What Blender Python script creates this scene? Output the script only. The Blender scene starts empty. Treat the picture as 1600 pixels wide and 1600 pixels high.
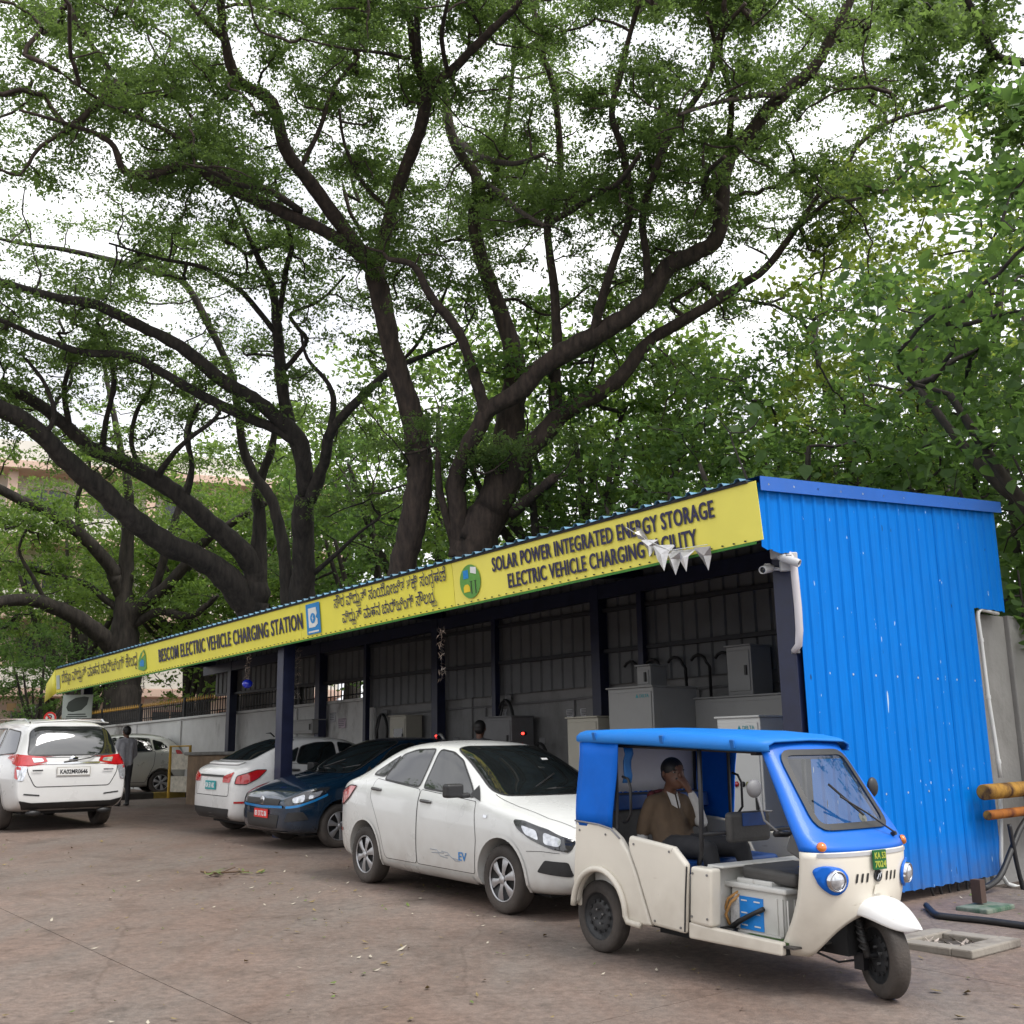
import bpy, bmesh, math, random
import numpy as np
from mathutils import Vector, Matrix, Euler
from mathutils.bvhtree import BVHTree
from mathutils.geometry import delaunay_2d_cdt
random.seed(7); RNG = np.random.default_rng(7)
SC = bpy.context.scene; COL = SC.collection
# ---------------------------------------------------------------- camera
F, CAMH, HY, ROLL = 1680.0, 1.42, 1170.0, math.radians(0.95)      # photo: 1600 x 1600
PITCH = math.atan((HY-800)/F)
FWD = Vector((0, math.cos(PITCH), math.sin(PITCH)))
_up0 = Vector((0, -math.sin(PITCH), math.cos(PITCH)))
RIGHT = Vector((1,0,0))*math.cos(ROLL) - _up0*math.sin(ROLL)
UPV = Vector((1,0,0))*math.sin(ROLL) + _up0*math.cos(ROLL)
CAMP = Vector((0,0,CAMH))
cam = bpy.data.cameras.new('camera'); camo = bpy.data.objects.new('camera', cam); COL.objects.link(camo)
cam.sensor_width = 36; cam.lens = 36*F/1600; cam.clip_end = 2000; cam.clip_start = 0.1
m = Matrix((RIGHT, UPV, -FWD)).transposed().to_4x4(); m.translation = CAMP; camo.matrix_world = m
SC.camera = camo
# ---------------------------------------------------------------- sky, sun, exposure
W = bpy.data.worlds.new('World'); SC.world = W; W.use_nodes = True
nt = W.node_tree; nt.nodes.clear()
def wn(t, **k):
    n = nt.nodes.new(t)
    for a, b in k.items(): setattr(n, a, b)
    return n
SUN_EL, SUN_ROT = math.radians(55), math.radians(125)
sky = wn('ShaderNodeTexSky', sky_type='NISHITA', sun_disc=False, sun_elevation=SUN_EL, sun_rotation=SUN_ROT, air_density=1.0, dust_density=4.0, ozone_density=1.0)
hs = wn('ShaderNodeHueSaturation'); hs.inputs['Saturation'].default_value = 0.16      # even cloud cover: nearly colourless
tc = wn('ShaderNodeTexCoord'); nz = wn('ShaderNodeTexNoise'); nz.inputs['Scale'].default_value = 5.0; nz.inputs['Detail'].default_value = 5; nz.inputs['Roughness'].default_value = .55
rp = wn('ShaderNodeValToRGB'); rp.color_ramp.elements[0].position = .36; rp.color_ramp.elements[0].color = (.76,.77,.82,1); rp.color_ramp.elements[1].position = .62; rp.color_ramp.elements[1].color = (1.12,1.12,1.12,1)
mx = wn('ShaderNodeMix', data_type='RGBA', blend_type='MULTIPLY'); mx.inputs[0].default_value = 1
bg = wn('ShaderNodeBackground'); bg.inputs['Strength'].default_value = 0.15; wo = wn('ShaderNodeOutputWorld')
lk = nt.links.new
lk(sky.outputs[0], hs.inputs['Color']); lk(tc.outputs['Generated'], nz.inputs['Vector']); lk(nz.outputs['Fac'], rp.inputs[0])
oc = wn('ShaderNodeMix', data_type='RGBA'); oc.inputs[0].default_value = .8; oc.inputs[7].default_value = (4.1,4.1,4.15,1)      # a bright even overcast veils the clear sky
lk(hs.outputs[0], oc.inputs[6]); lk(oc.outputs[2], mx.inputs[6]); lk(rp.outputs[0], mx.inputs[7]); lk(mx.outputs[2], bg.inputs['Color']); lk(bg.outputs[0], wo.inputs['Surface'])
sl = bpy.data.lights.new('sun', 'SUN'); sl.energy = 0.9; sl.angle = math.radians(18); sl.color = (1.0,.96,.9)
so = bpy.data.objects.new('sun', sl); COL.objects.link(so)
# thin cloud; the sun stands to the right of the camera and a little behind it
_sd = Vector((math.sin(SUN_ROT)*math.cos(SUN_EL), math.cos(SUN_ROT)*math.cos(SUN_EL), math.sin(SUN_EL)))
so.rotation_euler = _sd.to_track_quat('Z', 'Y').to_euler()
SC.view_settings.view_transform = 'Standard'; SC.view_settings.look = 'None'; SC.view_settings.gamma = 1; SC.view_settings.use_curve_mapping = False
SC.view_settings.exposure = 1.35
SC.cycles.max_bounces = 5; SC.cycles.diffuse_bounces = 3; SC.cycles.glossy_bounces = 3; SC.cycles.transmission_bounces = 4; SC.cycles.transparent_max_bounces = 6; SC.cycles.use_denoising = True
# ---------------------------------------------------------------- pixel helpers: a pixel gives a direction, the distance comes from the ground, a wall or a chosen depth
def ray(px, py): return FWD*F + RIGHT*(px-800) + UPV*(800-py)
OX, OY = 2.52, 9.7                                            # front corner of the shed, on the line of its columns
UX = Vector((-.636,.772,0)).normalized(); VX = Vector((.772,.636,0)).normalized()   # along the shed, into the shed
SO = Vector((OX,OY,0))
def uv_of(x, y): d = Vector((x-OX, y-OY, 0)); return d.dot(UX), d.dot(VX)
def ground_z(x, y):
    u = (x-OX)*UX.x + (y-OY)*UX.y
    if u > 34: u = 34 + (u-34)*.0
    if u < -30: u = -30
    return .023*(u-1.5)
def at(px, py, Y): d = ray(px, py); return CAMP + d*(Y/d.y)
def on_ground(px, py):
    z = 0.; d = ray(px, py)
    for _ in range(25):
        P = CAMP + d*((z-CAMH)/d.z); z = ground_z(P.x, P.y)
    return P
def on_v(px, py, v):
    d = ray(px, py); o = SO + VX*v; return CAMP + d*((o-CAMP).dot(VX)/d.dot(VX))
def on_u(px, py, u):
    d = ray(px, py); o = SO + UX*u; return CAMP + d*((o-CAMP).dot(UX)/d.dot(UX))
def SH(u, v, z): p = SO + UX*u + VX*v; return Vector((p.x, p.y, z))
# ---------------------------------------------------------------- materials
MATS = {}
def mat(name, col, rough=.6, metal=0., var=.12, vscale=3., bump=0., bscale=40., coat=0., spec=.5, col2=None, dirt=None, dirt_h=(0,.5), trans=0., emit=None, stretch=None, ior=1.5, alpha=1.):
    if name in MATS: return MATS[name]
    M = bpy.data.materials.new(name); M.use_nodes = True; t = M.node_tree; b = t.nodes['Principled BSDF']; N = t.nodes.new; L = t.links.new
    b.inputs['Roughness'].default_value = rough; b.inputs['Metallic'].default_value = metal
    b.inputs['Coat Weight'].default_value = coat; b.inputs['Coat Roughness'].default_value = .04; b.inputs['Specular IOR Level'].default_value = spec; b.inputs['IOR'].default_value = ior
    tc = N('ShaderNodeTexCoord'); vec = tc.outputs['Object']
    if stretch:
        mp = N('ShaderNodeMapping'); mp.inputs['Scale'].default_value = stretch; L(vec, mp.inputs['Vector']); vec = mp.outputs[0]
    n1 = N('ShaderNodeTexNoise'); n1.inputs['Scale'].default_value = vscale; n1.inputs['Detail'].default_value = 6; n1.inputs['Roughness'].default_value = .6; L(vec, n1.inputs['Vector'])
    c = Vector(col); c2 = Vector(col2) if col2 else None
    r = N('ShaderNodeValToRGB'); e = r.color_ramp.elements; e[0].position = .3; e[1].position = .7
    lo = (c*(1-var)) if c2 is None else c; hi = (c*(1+var)) if c2 is None else c2
    e[0].color = (*lo,1); e[1].color = (*hi,1); L(n1.outputs['Fac'], r.inputs[0]); out = r.outputs[0]
    if dirt:
        sx = N('ShaderNodeSeparateXYZ'); L(tc.outputs['Object'], sx.inputs[0])
        mr = N('ShaderNodeMapRange'); mr.inputs['From Min'].default_value = dirt_h[1]; mr.inputs['From Max'].default_value = dirt_h[0]; L(sx.outputs['Z'], mr.inputs['Value'])
        n3 = N('ShaderNodeTexNoise'); n3.inputs['Scale'].default_value = 7; n3.inputs['Detail'].default_value = 8; L(tc.outputs['Object'], n3.inputs['Vector'])
        mu = N('ShaderNodeMath'); mu.operation = 'MULTIPLY'; L(mr.outputs[0], mu.inputs[0]); L(n3.outputs['Fac'], mu.inputs[1])
        mm = N('ShaderNodeMix'); mm.data_type = 'RGBA'; L(mu.outputs[0], mm.inputs[0]); L(out, mm.inputs[6]); mm.inputs[7].default_value = (*dirt,1); out = mm.outputs[2]
    L(out, b.inputs['Base Color'])
    if bump:
        n2 = N('ShaderNodeTexNoise'); n2.inputs['Scale'].default_value = bscale; n2.inputs['Detail'].default_value = 5; L(vec, n2.inputs['Vector'])
        bp = N('ShaderNodeBump'); bp.inputs['Strength'].default_value = bump; bp.inputs['Distance'].default_value = .02; L(n2.outputs['Fac'], bp.inputs['Height']); L(bp.outputs[0], b.inputs['Normal'])
    rr = N('ShaderNodeMapRange'); rr.inputs['To Min'].default_value = max(.0,rough-.08*(rough>.15)); rr.inputs['To Max'].default_value = min(1,rough+.1*(rough>.15)); L(n1.outputs['Fac'], rr.inputs['Value']); L(rr.outputs[0], b.inputs['Roughness'])
    if trans: b.inputs['Transmission Weight'].default_value = trans
    if alpha < 1: b.inputs['Alpha'].default_value = alpha
    if emit: b.inputs['Emission Color'].default_value = (*emit[0],1); b.inputs['Emission Strength'].default_value = emit[1]
    MATS[name] = M; return M
# ---------------------------------------------------------------- mesh builder
class MB:
    def __init__(s): s.v = []; s.f = []; s.mi = []
    def add(s, V, Fs, m=0):
        o = len(s.v); s.v += [tuple(p) for p in V]; s.f += [tuple(i+o for i in f) for f in Fs]; s.mi += [m]*len(Fs); return s
    def box(s, c, d, rot=None, m=0):
        c = Vector(c); h = Vector(d)/2; V = [Vector((x*h.x,y*h.y,z*h.z)) for x in (-1,1) for y in (-1,1) for z in (-1,1)]
        if rot is not None: V = [rot @ p for p in V]
        return s.add([p+c for p in V], [(0,1,3,2),(4,6,7,5),(0,4,5,1),(2,3,7,6),(0,2,6,4),(1,5,7,3)], m)
    def tube(s, pts, r, n=8, m=0, caps=True, flat=None):
        pts = [Vector(p) for p in pts]; k = len(pts); rs = r if hasattr(r,'__len__') else [r]*k
        tang = [(pts[min(i+1,k-1)]-pts[max(i-1,0)]).normalized() for i in range(k)]
        ref = Vector((0,0,1)) if abs(tang[0].z) < .9 else Vector((1,0,0))
        nx = tang[0].cross(ref).normalized(); V = []
        for i in range(k):
            nx = (nx - tang[i]*nx.dot(tang[i])).normalized(); ny = tang[i].cross(nx)
            for j in range(n):
                a = 2*math.pi*j/n; V.append(pts[i] + nx*math.cos(a)*rs[i] + ny*math.sin(a)*rs[i]*(flat or 1))
        Fs = [(i*n+j, i*n+(j+1)%n, (i+1)*n+(j+1)%n, (i+1)*n+j) for i in range(k-1) for j in range(n)]
        if caps: Fs += [tuple(range(n))[::-1], tuple((k-1)*n+j for j in range(n))]
        return s.add(V, Fs, m)
    def cyl(s, a, b, r, r2=None, n=16, m=0): return s.tube([a,b], [r, r if r2 is None else r2], n, m)
    def prism(s, poly, axis_o, ax, ay, depth, m=0):
        """poly in (ax, ay) about axis_o, extruded along depth (a vector)"""
        o = Vector(axis_o); ax = Vector(ax); ay = Vector(ay); dp = Vector(depth); n = len(poly)
        A = [o+ax*p[0]+ay*p[1] for p in poly]; B = [p+dp for p in A]
        return s.add(A+B, [tuple(range(n))[::-1], tuple(range(n,2*n))]+[(i,(i+1)%n,n+(i+1)%n,n+i) for i in range(n)], m)
    def lathe(s, prof, c, axis=(0,1,0), n=32, m=0, closed=False):
        """prof: (offset along axis, radius)"""
        c = Vector(c); ax = Vector(axis).normalized(); ref = Vector((0,0,1)) if abs(ax.z) < .9 else Vector((1,0,0)); e1 = ax.cross(ref).normalized(); e2 = ax.cross(e1)
        V = [c+ax*t+(e1*math.cos(2*math.pi*j/n)+e2*math.sin(2*math.pi*j/n))*r for t, r in prof for j in range(n)]; k = len(prof)
        Fs = [(i*n+j, i*n+(j+1)%n, (i+1)*n+(j+1)%n, (i+1)*n+j) for i in range(k-1) for j in range(n)]
        if closed: Fs += [((k-1)*n+j, (k-1)*n+(j+1)%n, (j+1)%n, j) for j in range(n)]
        return s.add(V, Fs, m)
    def ell(s, c, r, n=16, k=10, rot=None, m=0):
        c = Vector(c); V = []
        for i in range(k+1):
            th = math.pi*i/k
            for j in range(n):
                p = Vector((r[0]*math.sin(th)*math.cos(2*math.pi*j/n), r[1]*math.sin(th)*math.sin(2*math.pi*j/n), r[2]*math.cos(th)))
                V.append((rot @ p if rot is not None else p)+c)
        return s.add(V, [(i*n+j, i*n+(j+1)%n, (i+1)*n+(j+1)%n, (i+1)*n+j) for i in range(k) for j in range(n)], m)
    def grid(s, P, m=0):
        r, c = len(P), len(P[0]); return s.add([p for row in P for p in row], [(i*c+j, i*c+j+1, (i+1)*c+j+1, (i+1)*c+j) for i in range(r-1) for j in range(c-1)], m)
    def mesh(s, name, mats, smooth=False):
        me = bpy.data.meshes.new(name); me.from_pydata(s.v, [], s.f); me.validate()
        for mm in (mats if isinstance(mats,(list,tuple)) else [mats]): me.materials.append(mm)
        if any(s.mi) and len(me.polygons) == len(s.mi): me.polygons.foreach_set('material_index', s.mi)
        if smooth: me.polygons.foreach_set('use_smooth', [True]*len(me.polygons))
        bm = bmesh.new(); bm.from_mesh(me); bmesh.ops.remove_doubles(bm, verts=bm.verts, dist=1e-5); bmesh.ops.recalc_face_normals(bm, faces=bm.faces); bm.to_mesh(me); bm.free()
        me.update(); return me
    def build(s, name, mats, parent=None, smooth=False, bevel=0, sub=0, seg=2, angle=None, solid=0):
        o = link(name, s.mesh(name, mats, smooth), parent)
        if sub: md = o.modifiers.new('s','SUBSURF'); md.levels = md.render_levels = sub
        if solid: md = o.modifiers.new('t','SOLIDIFY'); md.thickness = solid; md.offset = -1
        if bevel:
            md = o.modifiers.new('b','BEVEL'); md.width = bevel; md.segments = seg; md.limit_method = 'ANGLE'; md.angle_limit = math.radians(35); md.harden_normals = False
        if angle is not None: autosmooth(o.data, angle)
        return o
def autosmooth(me, ang):
    bm = bmesh.new(); bm.from_mesh(me)
    for f in bm.faces: f.smooth = True
    for e in bm.edges:
        if len(e.link_faces) == 2 and e.calc_face_angle(0) > math.radians(ang): e.smooth = False
    bm.to_mesh(me); bm.free()
def link(name, data, parent=None):
    o = bpy.data.objects.new(name, data); COL.objects.link(o)
    if parent is not None: o.parent = parent
    return o
def tag(o, label=None, cat=None, group=None, kind=None):
    if label: o['label'] = label
    if cat: o['category'] = cat
    if group: o['group'] = group
    if kind: o['kind'] = kind
    return o
def thing(name, label, cat, loc=(0,0,0), rz=0., group=None, M=None):
    o = link(name, None); o.empty_display_size = .2
    if M is not None: o.matrix_world = M
    else: o.location = loc; o.rotation_euler = (0,0,rz)
    return tag(o, label, cat, group)
def inst(name, me, parent, M=None, loc=None):
    o = link(name, me, parent)
    if M is not None: o.matrix_local = M
    elif loc is not None: o.location = loc
    return o
def frame_on_ground(x, y, hx, hy):
    """local X = heading, Z = normal of the sloping ground"""
    e = .5; n = Vector((-(ground_z(x+e,y)-ground_z(x-e,y)), -(ground_z(x,y+e)-ground_z(x,y-e)), 2*e)).normalized()
    h = Vector((hx,hy,0)); h = (h-n*h.dot(n)).normalized(); l = n.cross(h)
    m = Matrix((h,l,n)).transposed().to_4x4(); m.translation = Vector((x,y,ground_z(x,y))); return m
def text_mesh(body, size=1., bold=0., sx=1., extrude=0.002, align='CENTER', space=1.):
    cu = bpy.data.curves.new('txt','FONT'); cu.body = body; cu.size = size; cu.offset = bold; cu.extrude = extrude; cu.align_x = align; cu.align_y = 'CENTER'; cu.space_character = space; cu.resolution_u = 3
    o = bpy.data.objects.new('txt', cu); COL.objects.link(o); dg = bpy.context.evaluated_depsgraph_get(); me = bpy.data.meshes.new_from_object(o.evaluated_get(dg))
    bpy.data.objects.remove(o); bpy.data.curves.remove(cu)
    if sx != 1.:
        for v in me.vertices: v.co.x *= sx
    return me
def letter(name, body, M, mtl, parent, height=None, width=None, bold=0., extrude=.002, size=1., space=1., fat=0.):
    """flat raised lettering fitted to width x height (metres); M maps text XY plane to the parent"""
    me = text_mesh(body, 1., bold, 1., extrude/ (height or 1), 'CENTER', space); me.name = name
    xs = [v.co.x for v in me.vertices]; ys = [v.co.y for v in me.vertices]
    w, h = max(xs)-min(xs), max(ys)-min(ys); cx, cy = (max(xs)+min(xs))/2, (max(ys)+min(ys))/2
    kx = width/w if width else height/h; ky = height/h if height else kx
    for v in me.vertices: v.co = Vector(((v.co.x-cx)*kx, (v.co.y-cy)*ky, v.co.z*(height or 1)))
    if fat:          # heavier strokes: the outline repeated a little to either side, each a hair in front of the last
        b = MB()
        for k, dx in enumerate((-fat, -fat/2, 0, fat/2, fat)): b.add([(v.co.x+dx, v.co.y, v.co.z+k*.0006) for v in me.vertices], [tuple(p.vertices) for p in me.polygons])
        me = b.mesh(name, mtl)
    me.materials.clear(); me.materials.append(mtl)
    o = link(name, me, parent); o.matrix_local = M; return o
def basis(o, ax, ay):
    ax = Vector(ax).normalized(); ay = Vector(ay); az = ax.cross(ay).normalized(); ay = az.cross(ax); m = Matrix((ax,ay,az)).transposed().to_4x4(); m.translation = Vector(o); return m
# ================================================================ ground
def ground_mat(name, c1, c2, c3):
    M = bpy.data.materials.new(name); M.use_nodes = True; t = M.node_tree; b = t.nodes['Principled BSDF']; N = t.nodes.new; L = t.links.new
    tc = N('ShaderNodeTexCoord')
    def noise(s, d=6, r=.6, st=None):
        n = N('ShaderNodeTexNoise'); n.inputs['Scale'].default_value = s; n.inputs['Detail'].default_value = d; n.inputs['Roughness'].default_value = r
        if st:
            mp = N('ShaderNodeMapping'); mp.inputs['Rotation'].default_value = (0,0,math.radians(-50)); mp.inputs['Scale'].default_value = st; L(tc.outputs['Object'], mp.inputs[0]); L(mp.outputs[0], n.inputs['Vector'])
        else: L(tc.outputs['Object'], n.inputs['Vector'])
        return n
    def ramp(src, p0, a, p1, bb):
        r = N('ShaderNodeValToRGB'); e = r.color_ramp.elements; e[0].position = p0; e[0].color = (*a,1); e[1].position = p1; e[1].color = (*bb,1); L(src.outputs['Fac'], r.inputs[0]); return r
    def mixc(fac, a, bb, mode='MIX', f=None):
        x = N('ShaderNodeMix'); x.data_type = 'RGBA'; x.blend_type = mode
        if f is not None: x.inputs[0].default_value = f
        else: L(fac, x.inputs[0])
        L(a, x.inputs[6]); L(bb, x.inputs[7]); return x.outputs[2]
    big = ramp(noise(.35,8,.65), .38, c1, .62, c2)
    strk = ramp(noise(.9,7,.7,(1,.35,1)), .4, (0,0,0), .66, (1,1,1))
    grey = N('ShaderNodeRGB'); grey.outputs[0].default_value = (*c3,1)
    o = mixc(strk.outputs[0], big.outputs[0], grey.outputs[0])
    fine = ramp(noise(16,8,.75), .3, (.56,.56,.56), .7, (1.22,1.2,1.18)); o = mixc(None, o, fine.outputs[0], 'MULTIPLY', 1.)
    grit = ramp(noise(130,3,.6), .36, (.6,.6,.6), .55, (1.05,1.05,1.05)); o = mixc(None, o, grit.outputs[0], 'MULTIPLY', .7)
    spot = ramp(noise(2.3,4,.5), .55, (1,1,1), .72, (.55,.53,.51)); o = mixc(None, o, spot.outputs[0], 'MULTIPLY', .55)
    oil = ramp(noise(.8,3,.45), .63, (1,1,1), .75, (.5,.48,.46)); o = mixc(None, o, oil.outputs[0], 'MULTIPLY', .4)
    vo = N('ShaderNodeTexVoronoi'); vo.feature = 'DISTANCE_TO_EDGE'; vo.inputs['Scale'].default_value = .33; wv = N('ShaderNodeMix'); wv.data_type = 'RGBA'; wv.inputs[0].default_value = .28; L(tc.outputs['Object'], wv.inputs[6]); nw = noise(.8,6,.6); L(nw.outputs['Color'], wv.inputs[7]); L(wv.outputs[2], vo.inputs['Vector'])
    ck = N('ShaderNodeValToRGB'); ck.color_ramp.elements[0].position = .0; ck.color_ramp.elements[0].color = (.62,.6,.58,1); ck.color_ramp.elements[1].position = .0035; ck.color_ramp.elements[1].color = (1,1,1,1); L(vo.outputs['Distance'], ck.inputs[0]); o = mixc(None, o, ck.outputs[0], 'MULTIPLY', .55)
    L(o, b.inputs['Base Color']); b.inputs['Specular IOR Level'].default_value = .35
    rr = ramp(noise(1.1,5), .35, (.62,)*3, .65, (.86,)*3); L(rr.outputs[0], b.inputs['Roughness'])
    bp = N('ShaderNodeBump'); bp.inputs['Strength'].default_value = .35; bp.inputs['Distance'].default_value = .012; nb = noise(45,8,.7); L(nb.outputs['Fac'], bp.inputs['Height']); L(bp.outputs[0], b.inputs['Normal'])
    return M
M_SLAB = ground_mat('concrete_yard', (.165,.117,.094), (.232,.170,.140), (.198,.168,.148))
M_DIRT = ground_mat('dirt_ground', (.095,.072,.058), (.13,.10,.083), (.11,.095,.085))
mb = MB(); xs = list(np.concatenate([np.linspace(-700,-60,9), np.linspace(-50,50,41), np.linspace(60,700,9)])); ys = list(np.concatenate([np.linspace(-700,-40,9), np.linspace(-30,80,45), np.linspace(90,800,9)]))
mb.grid([[Vector((x,y,ground_z(x,y)-.03)) for x in xs] for y in ys])
ground = tag(mb.build('ground', M_DIRT, None, True), 'dark dusty earth under and around the concrete yard', None, None, 'structure')
def slab(u0, u1, v0, v1, name='concrete_slab', dz=0.):
    gp = .0035; nu = 4; nv = 4
    us = np.linspace(u0+gp, u1-gp, nu+1); vs = np.linspace(v0+gp, v1-gp, nv+1); P = [[None]*(nv+1) for _ in range(nu+1)]
    for i, u in enumerate(us):
        for j, v in enumerate(vs):
            p = SH(u, v, 0); p.z = ground_z(p.x, p.y)+dz; P[i][j] = p
    b = MB(); b.grid(P); ring = P[0] + [r[-1] for r in P[1:]] + P[-1][-2::-1] + [r[0] for r in P[-2:0:-1]]; n = len(ring)
    b.add(ring+[p-Vector((0,0,.05)) for p in ring], [(i,(i+1)%n,n+(i+1)%n,n+i) for i in range(n)])
    return b.build(name, M_SLAB, ground)
UJ = [-17.6,-13.5,-9.5,-5.35,-1.2,3.0,7.15,11.3,15.5,19.6,23.8,28.0,33.0]; VJ = [-17.5,-13.4,-9.3,-5.2,-1.1,3.0]
for i in range(len(UJ)-1):
    for j in range(len(VJ)-1):
        if UJ[i] < -4 and VJ[j] > -6 and VJ[j] < -2: pass
        slab(UJ[i], UJ[i+1], VJ[j], VJ[j+1])
for i in range(4): slab(UJ[i], UJ[i+1], 3.0, 7.1)                      # yard beyond the blue wall
# ================================================================ shed
NAVY = mat('navy_steel', (.012,.016,.045), .42, 0, .25, 6, spec=.5); DARKST = mat('dark_steel', (.022,.024,.03), .55, 0, .3, 5)
def blue_sheet_mat(name, base, scuff=True):
    M = mat(name, base, .5, 0, .05, 1.2, bump=.12, bscale=2.2, spec=.08, dirt=(.10,.10,.11), dirt_h=(-.1,.55))
    t = M.node_tree; b = t.nodes['Principled BSDF']; N = t.nodes.new; L = t.links.new
    src = b.inputs['Base Color'].links[0].from_socket; tc = N('ShaderNodeTexCoord')
    mp = N('ShaderNodeMapping'); mp.inputs['Scale'].default_value = (14,14,1.1); L(tc.outputs['Object'], mp.inputs[0])
    n = N('ShaderNodeTexNoise'); n.inputs['Scale'].default_value = 1.6; n.inputs['Detail'].default_value = 9; n.inputs['Roughness'].default_value = .65; L(mp.outputs[0], n.inputs['Vector'])
    r = N('ShaderNodeValToRGB'); e = r.color_ramp.elements; e[0].position = .35; e[0].color = (.86,.88,.9,1); e[1].position = .66; e[1].color = (1.08,1.05,1.03,1); L(n.outputs['Fac'], r.inputs[0])
    x = N('ShaderNodeMix'); x.data_type = 'RGBA'; x.blend_type = 'MULTIPLY'; x.inputs[0].default_value = 1; L(src, x.inputs[6]); L(r.outputs[0], x.inputs[7]); out = x.outputs[2]
    if scuff:      # scraped and chipped paint
        mp2 = N('ShaderNodeMapping'); mp2.inputs['Scale'].default_value = (9,9,2.2); L(tc.outputs['Object'], mp2.inputs[0])
        for s, lo, colr in ((1.0,.735,(.42,.55,.66)), (1.9,.75,(.02,.04,.08)), (3.3,.74,(.5,.62,.7))):
            n2 = N('ShaderNodeTexNoise'); n2.inputs['Scale'].default_value = s; n2.inputs['Detail'].default_value = 2; n2.inputs['W' if 'W' in n2.inputs and n2.noise_dimensions == '4D' else 'Detail'].default_value = 2; L(mp2.outputs[0], n2.inputs['Vector'])
            r2 = N('ShaderNodeValToRGB'); r2.color_ramp.elements[0].position = lo; r2.color_ramp.elements[1].position = lo+.02; L(n2.outputs['Fac'], r2.inputs[0])
            x2 = N('ShaderNodeMix'); x2.data_type = 'RGBA'; L(r2.outputs[0], x2.inputs[0]); L(out, x2.inputs[6]); x2.inputs[7].default_value = (*colr,1); out = x2.outputs[2]
    L(out, b.inputs['Base Color']); return M
BLUE = blue_sheet_mat('blue_sheet', (.0003,.165,.60)); TRIM = mat('blue_trim', (.002,.10,.45), .35, 0, .08, 3)
ROOFM = mat('roof_sheet', (.10,.26,.40), .5, 0, .35, 2.5, dirt=(.08,.07,.05), dirt_h=(2,5)); INNER = mat('inner_sheet', (.115,.12,.125), .6, 0, .18, 2)
SLOPE = -.019                                                  # the eave falls slightly towards the far end
def roof_z(u, v): return 3.735 + .079*(v+.5) + SLOPE*u
shed = thing('charging_shed', 'long open fronted vehicle charging shed with bright blue corrugated end wall', 'shed', (OX,OY,0))
def L3(u, v, z): return SH(u, v, z) - Vector((OX,OY,0))
def slab_box(name, u, v, z, mtl, parent=shed, bevel=.006):     # box given by ranges in shed axes
    b = MB(); P = [L3(a, c, e) for a in u for c in v for e in z]
    b.add(P, [(0,1,3,2),(4,6,7,5),(0,4,5,1),(2,3,7,6),(0,2,6,4),(1,5,7,3)]); return b.build(name, mtl, parent, bevel=bevel)
def rib(t, per=.18, w=.07, h=.016):
    f = (t % per)/per*per; q = .018
    if f < q: return h*f/q
    if f < w-q: return h
    if f < w: return h*(w-f)/q
    return 0.
def rib_stops(a, b, per=.18, w=.07):
    out = {a, b}; k = math.floor(a/per)
    while k*per < b:
        for d in (0,.018,w-.018,w):
            x = k*per+d
            if a < x < b: out.add(x)
        k += 1
    return sorted(out)
def wall_sheet(v0, v1, zlo, ztop, du=0., jag=.0):
    b = MB(); row = [[],[]]
    for k, v in enumerate(rib_stops(v0, v1)):
        u = -.045 - rib(v) - du; zl = zlo(v) + (jag*math.sin(v*37)+jag*.6*math.sin(v*91) if jag else 0)
        row[0].append(L3(u, v, zl)); row[1].append(L3(u, v, ztop(v)))
    mid = [[a.lerp(c, t) for a, c in zip(*row)] for t in (0,.3,.6,1)]
    return b.grid(mid)
top = lambda v: roof_z(0, v)-.02
ends = [(.03,.93,0,top),(.92,1.83,.004,top),(1.81,2.55,0,top),(2.52,3.2,.004,top),(3.19,3.9,.0,top)]
for k, (a, c, du, tp) in enumerate(ends):
    lo = (lambda v: .07) if k < 4 else (lambda v: 2.84)
    wall_sheet(a, c, lo, tp, du, .008 if k < 4 else .004).build('wall_sheet', BLUE, shed, solid=.004)
wall_sheet(-.44, .035, lambda v: 3.12+.02*math.sin(v*9), top, .004, .008).build('wall_sheet', BLUE, shed, solid=.004)
b = MB(); b.add([L3(u,v,roof_z(0,v)+dz) for v in (-.47,3.98) for u, dz in ((-.10,-.1),(-.10,.03),(.06,.03),(.06,.022),(-.092,.022),(-.092,-.1))], [(i,(i+1)%6,6+(i+1)%6,6+i) for i in range(6)])
b.build('edge_flashing', TRIM, shed)
scr = MB().cyl((0,0,0),(0,0,.012),.011,n=8).mesh('screw', mat('zinc', (.55,.58,.6), .35, .8))
Q = basis((0,0,0), VX, Vector((0,0,1)))
for k in range(12):
    v = -.35+k*.375; inst('screw', scr, shed, Matrix.Translation(L3(-.1, v, roof_z(0,v)-.04)) @ basis((0,0,0), Vector((0,0,1)).cross(UX), Vector((0,0,1))))
    for zz in (.95,2.05):
        if .2 < v < 3.1: inst('screw', scr, shed, Matrix.Translation(L3(-.05, v+.03, zz)) @ basis((0,0,0), Vector((0,0,1)).cross(UX), Vector((0,0,1))))
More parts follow.
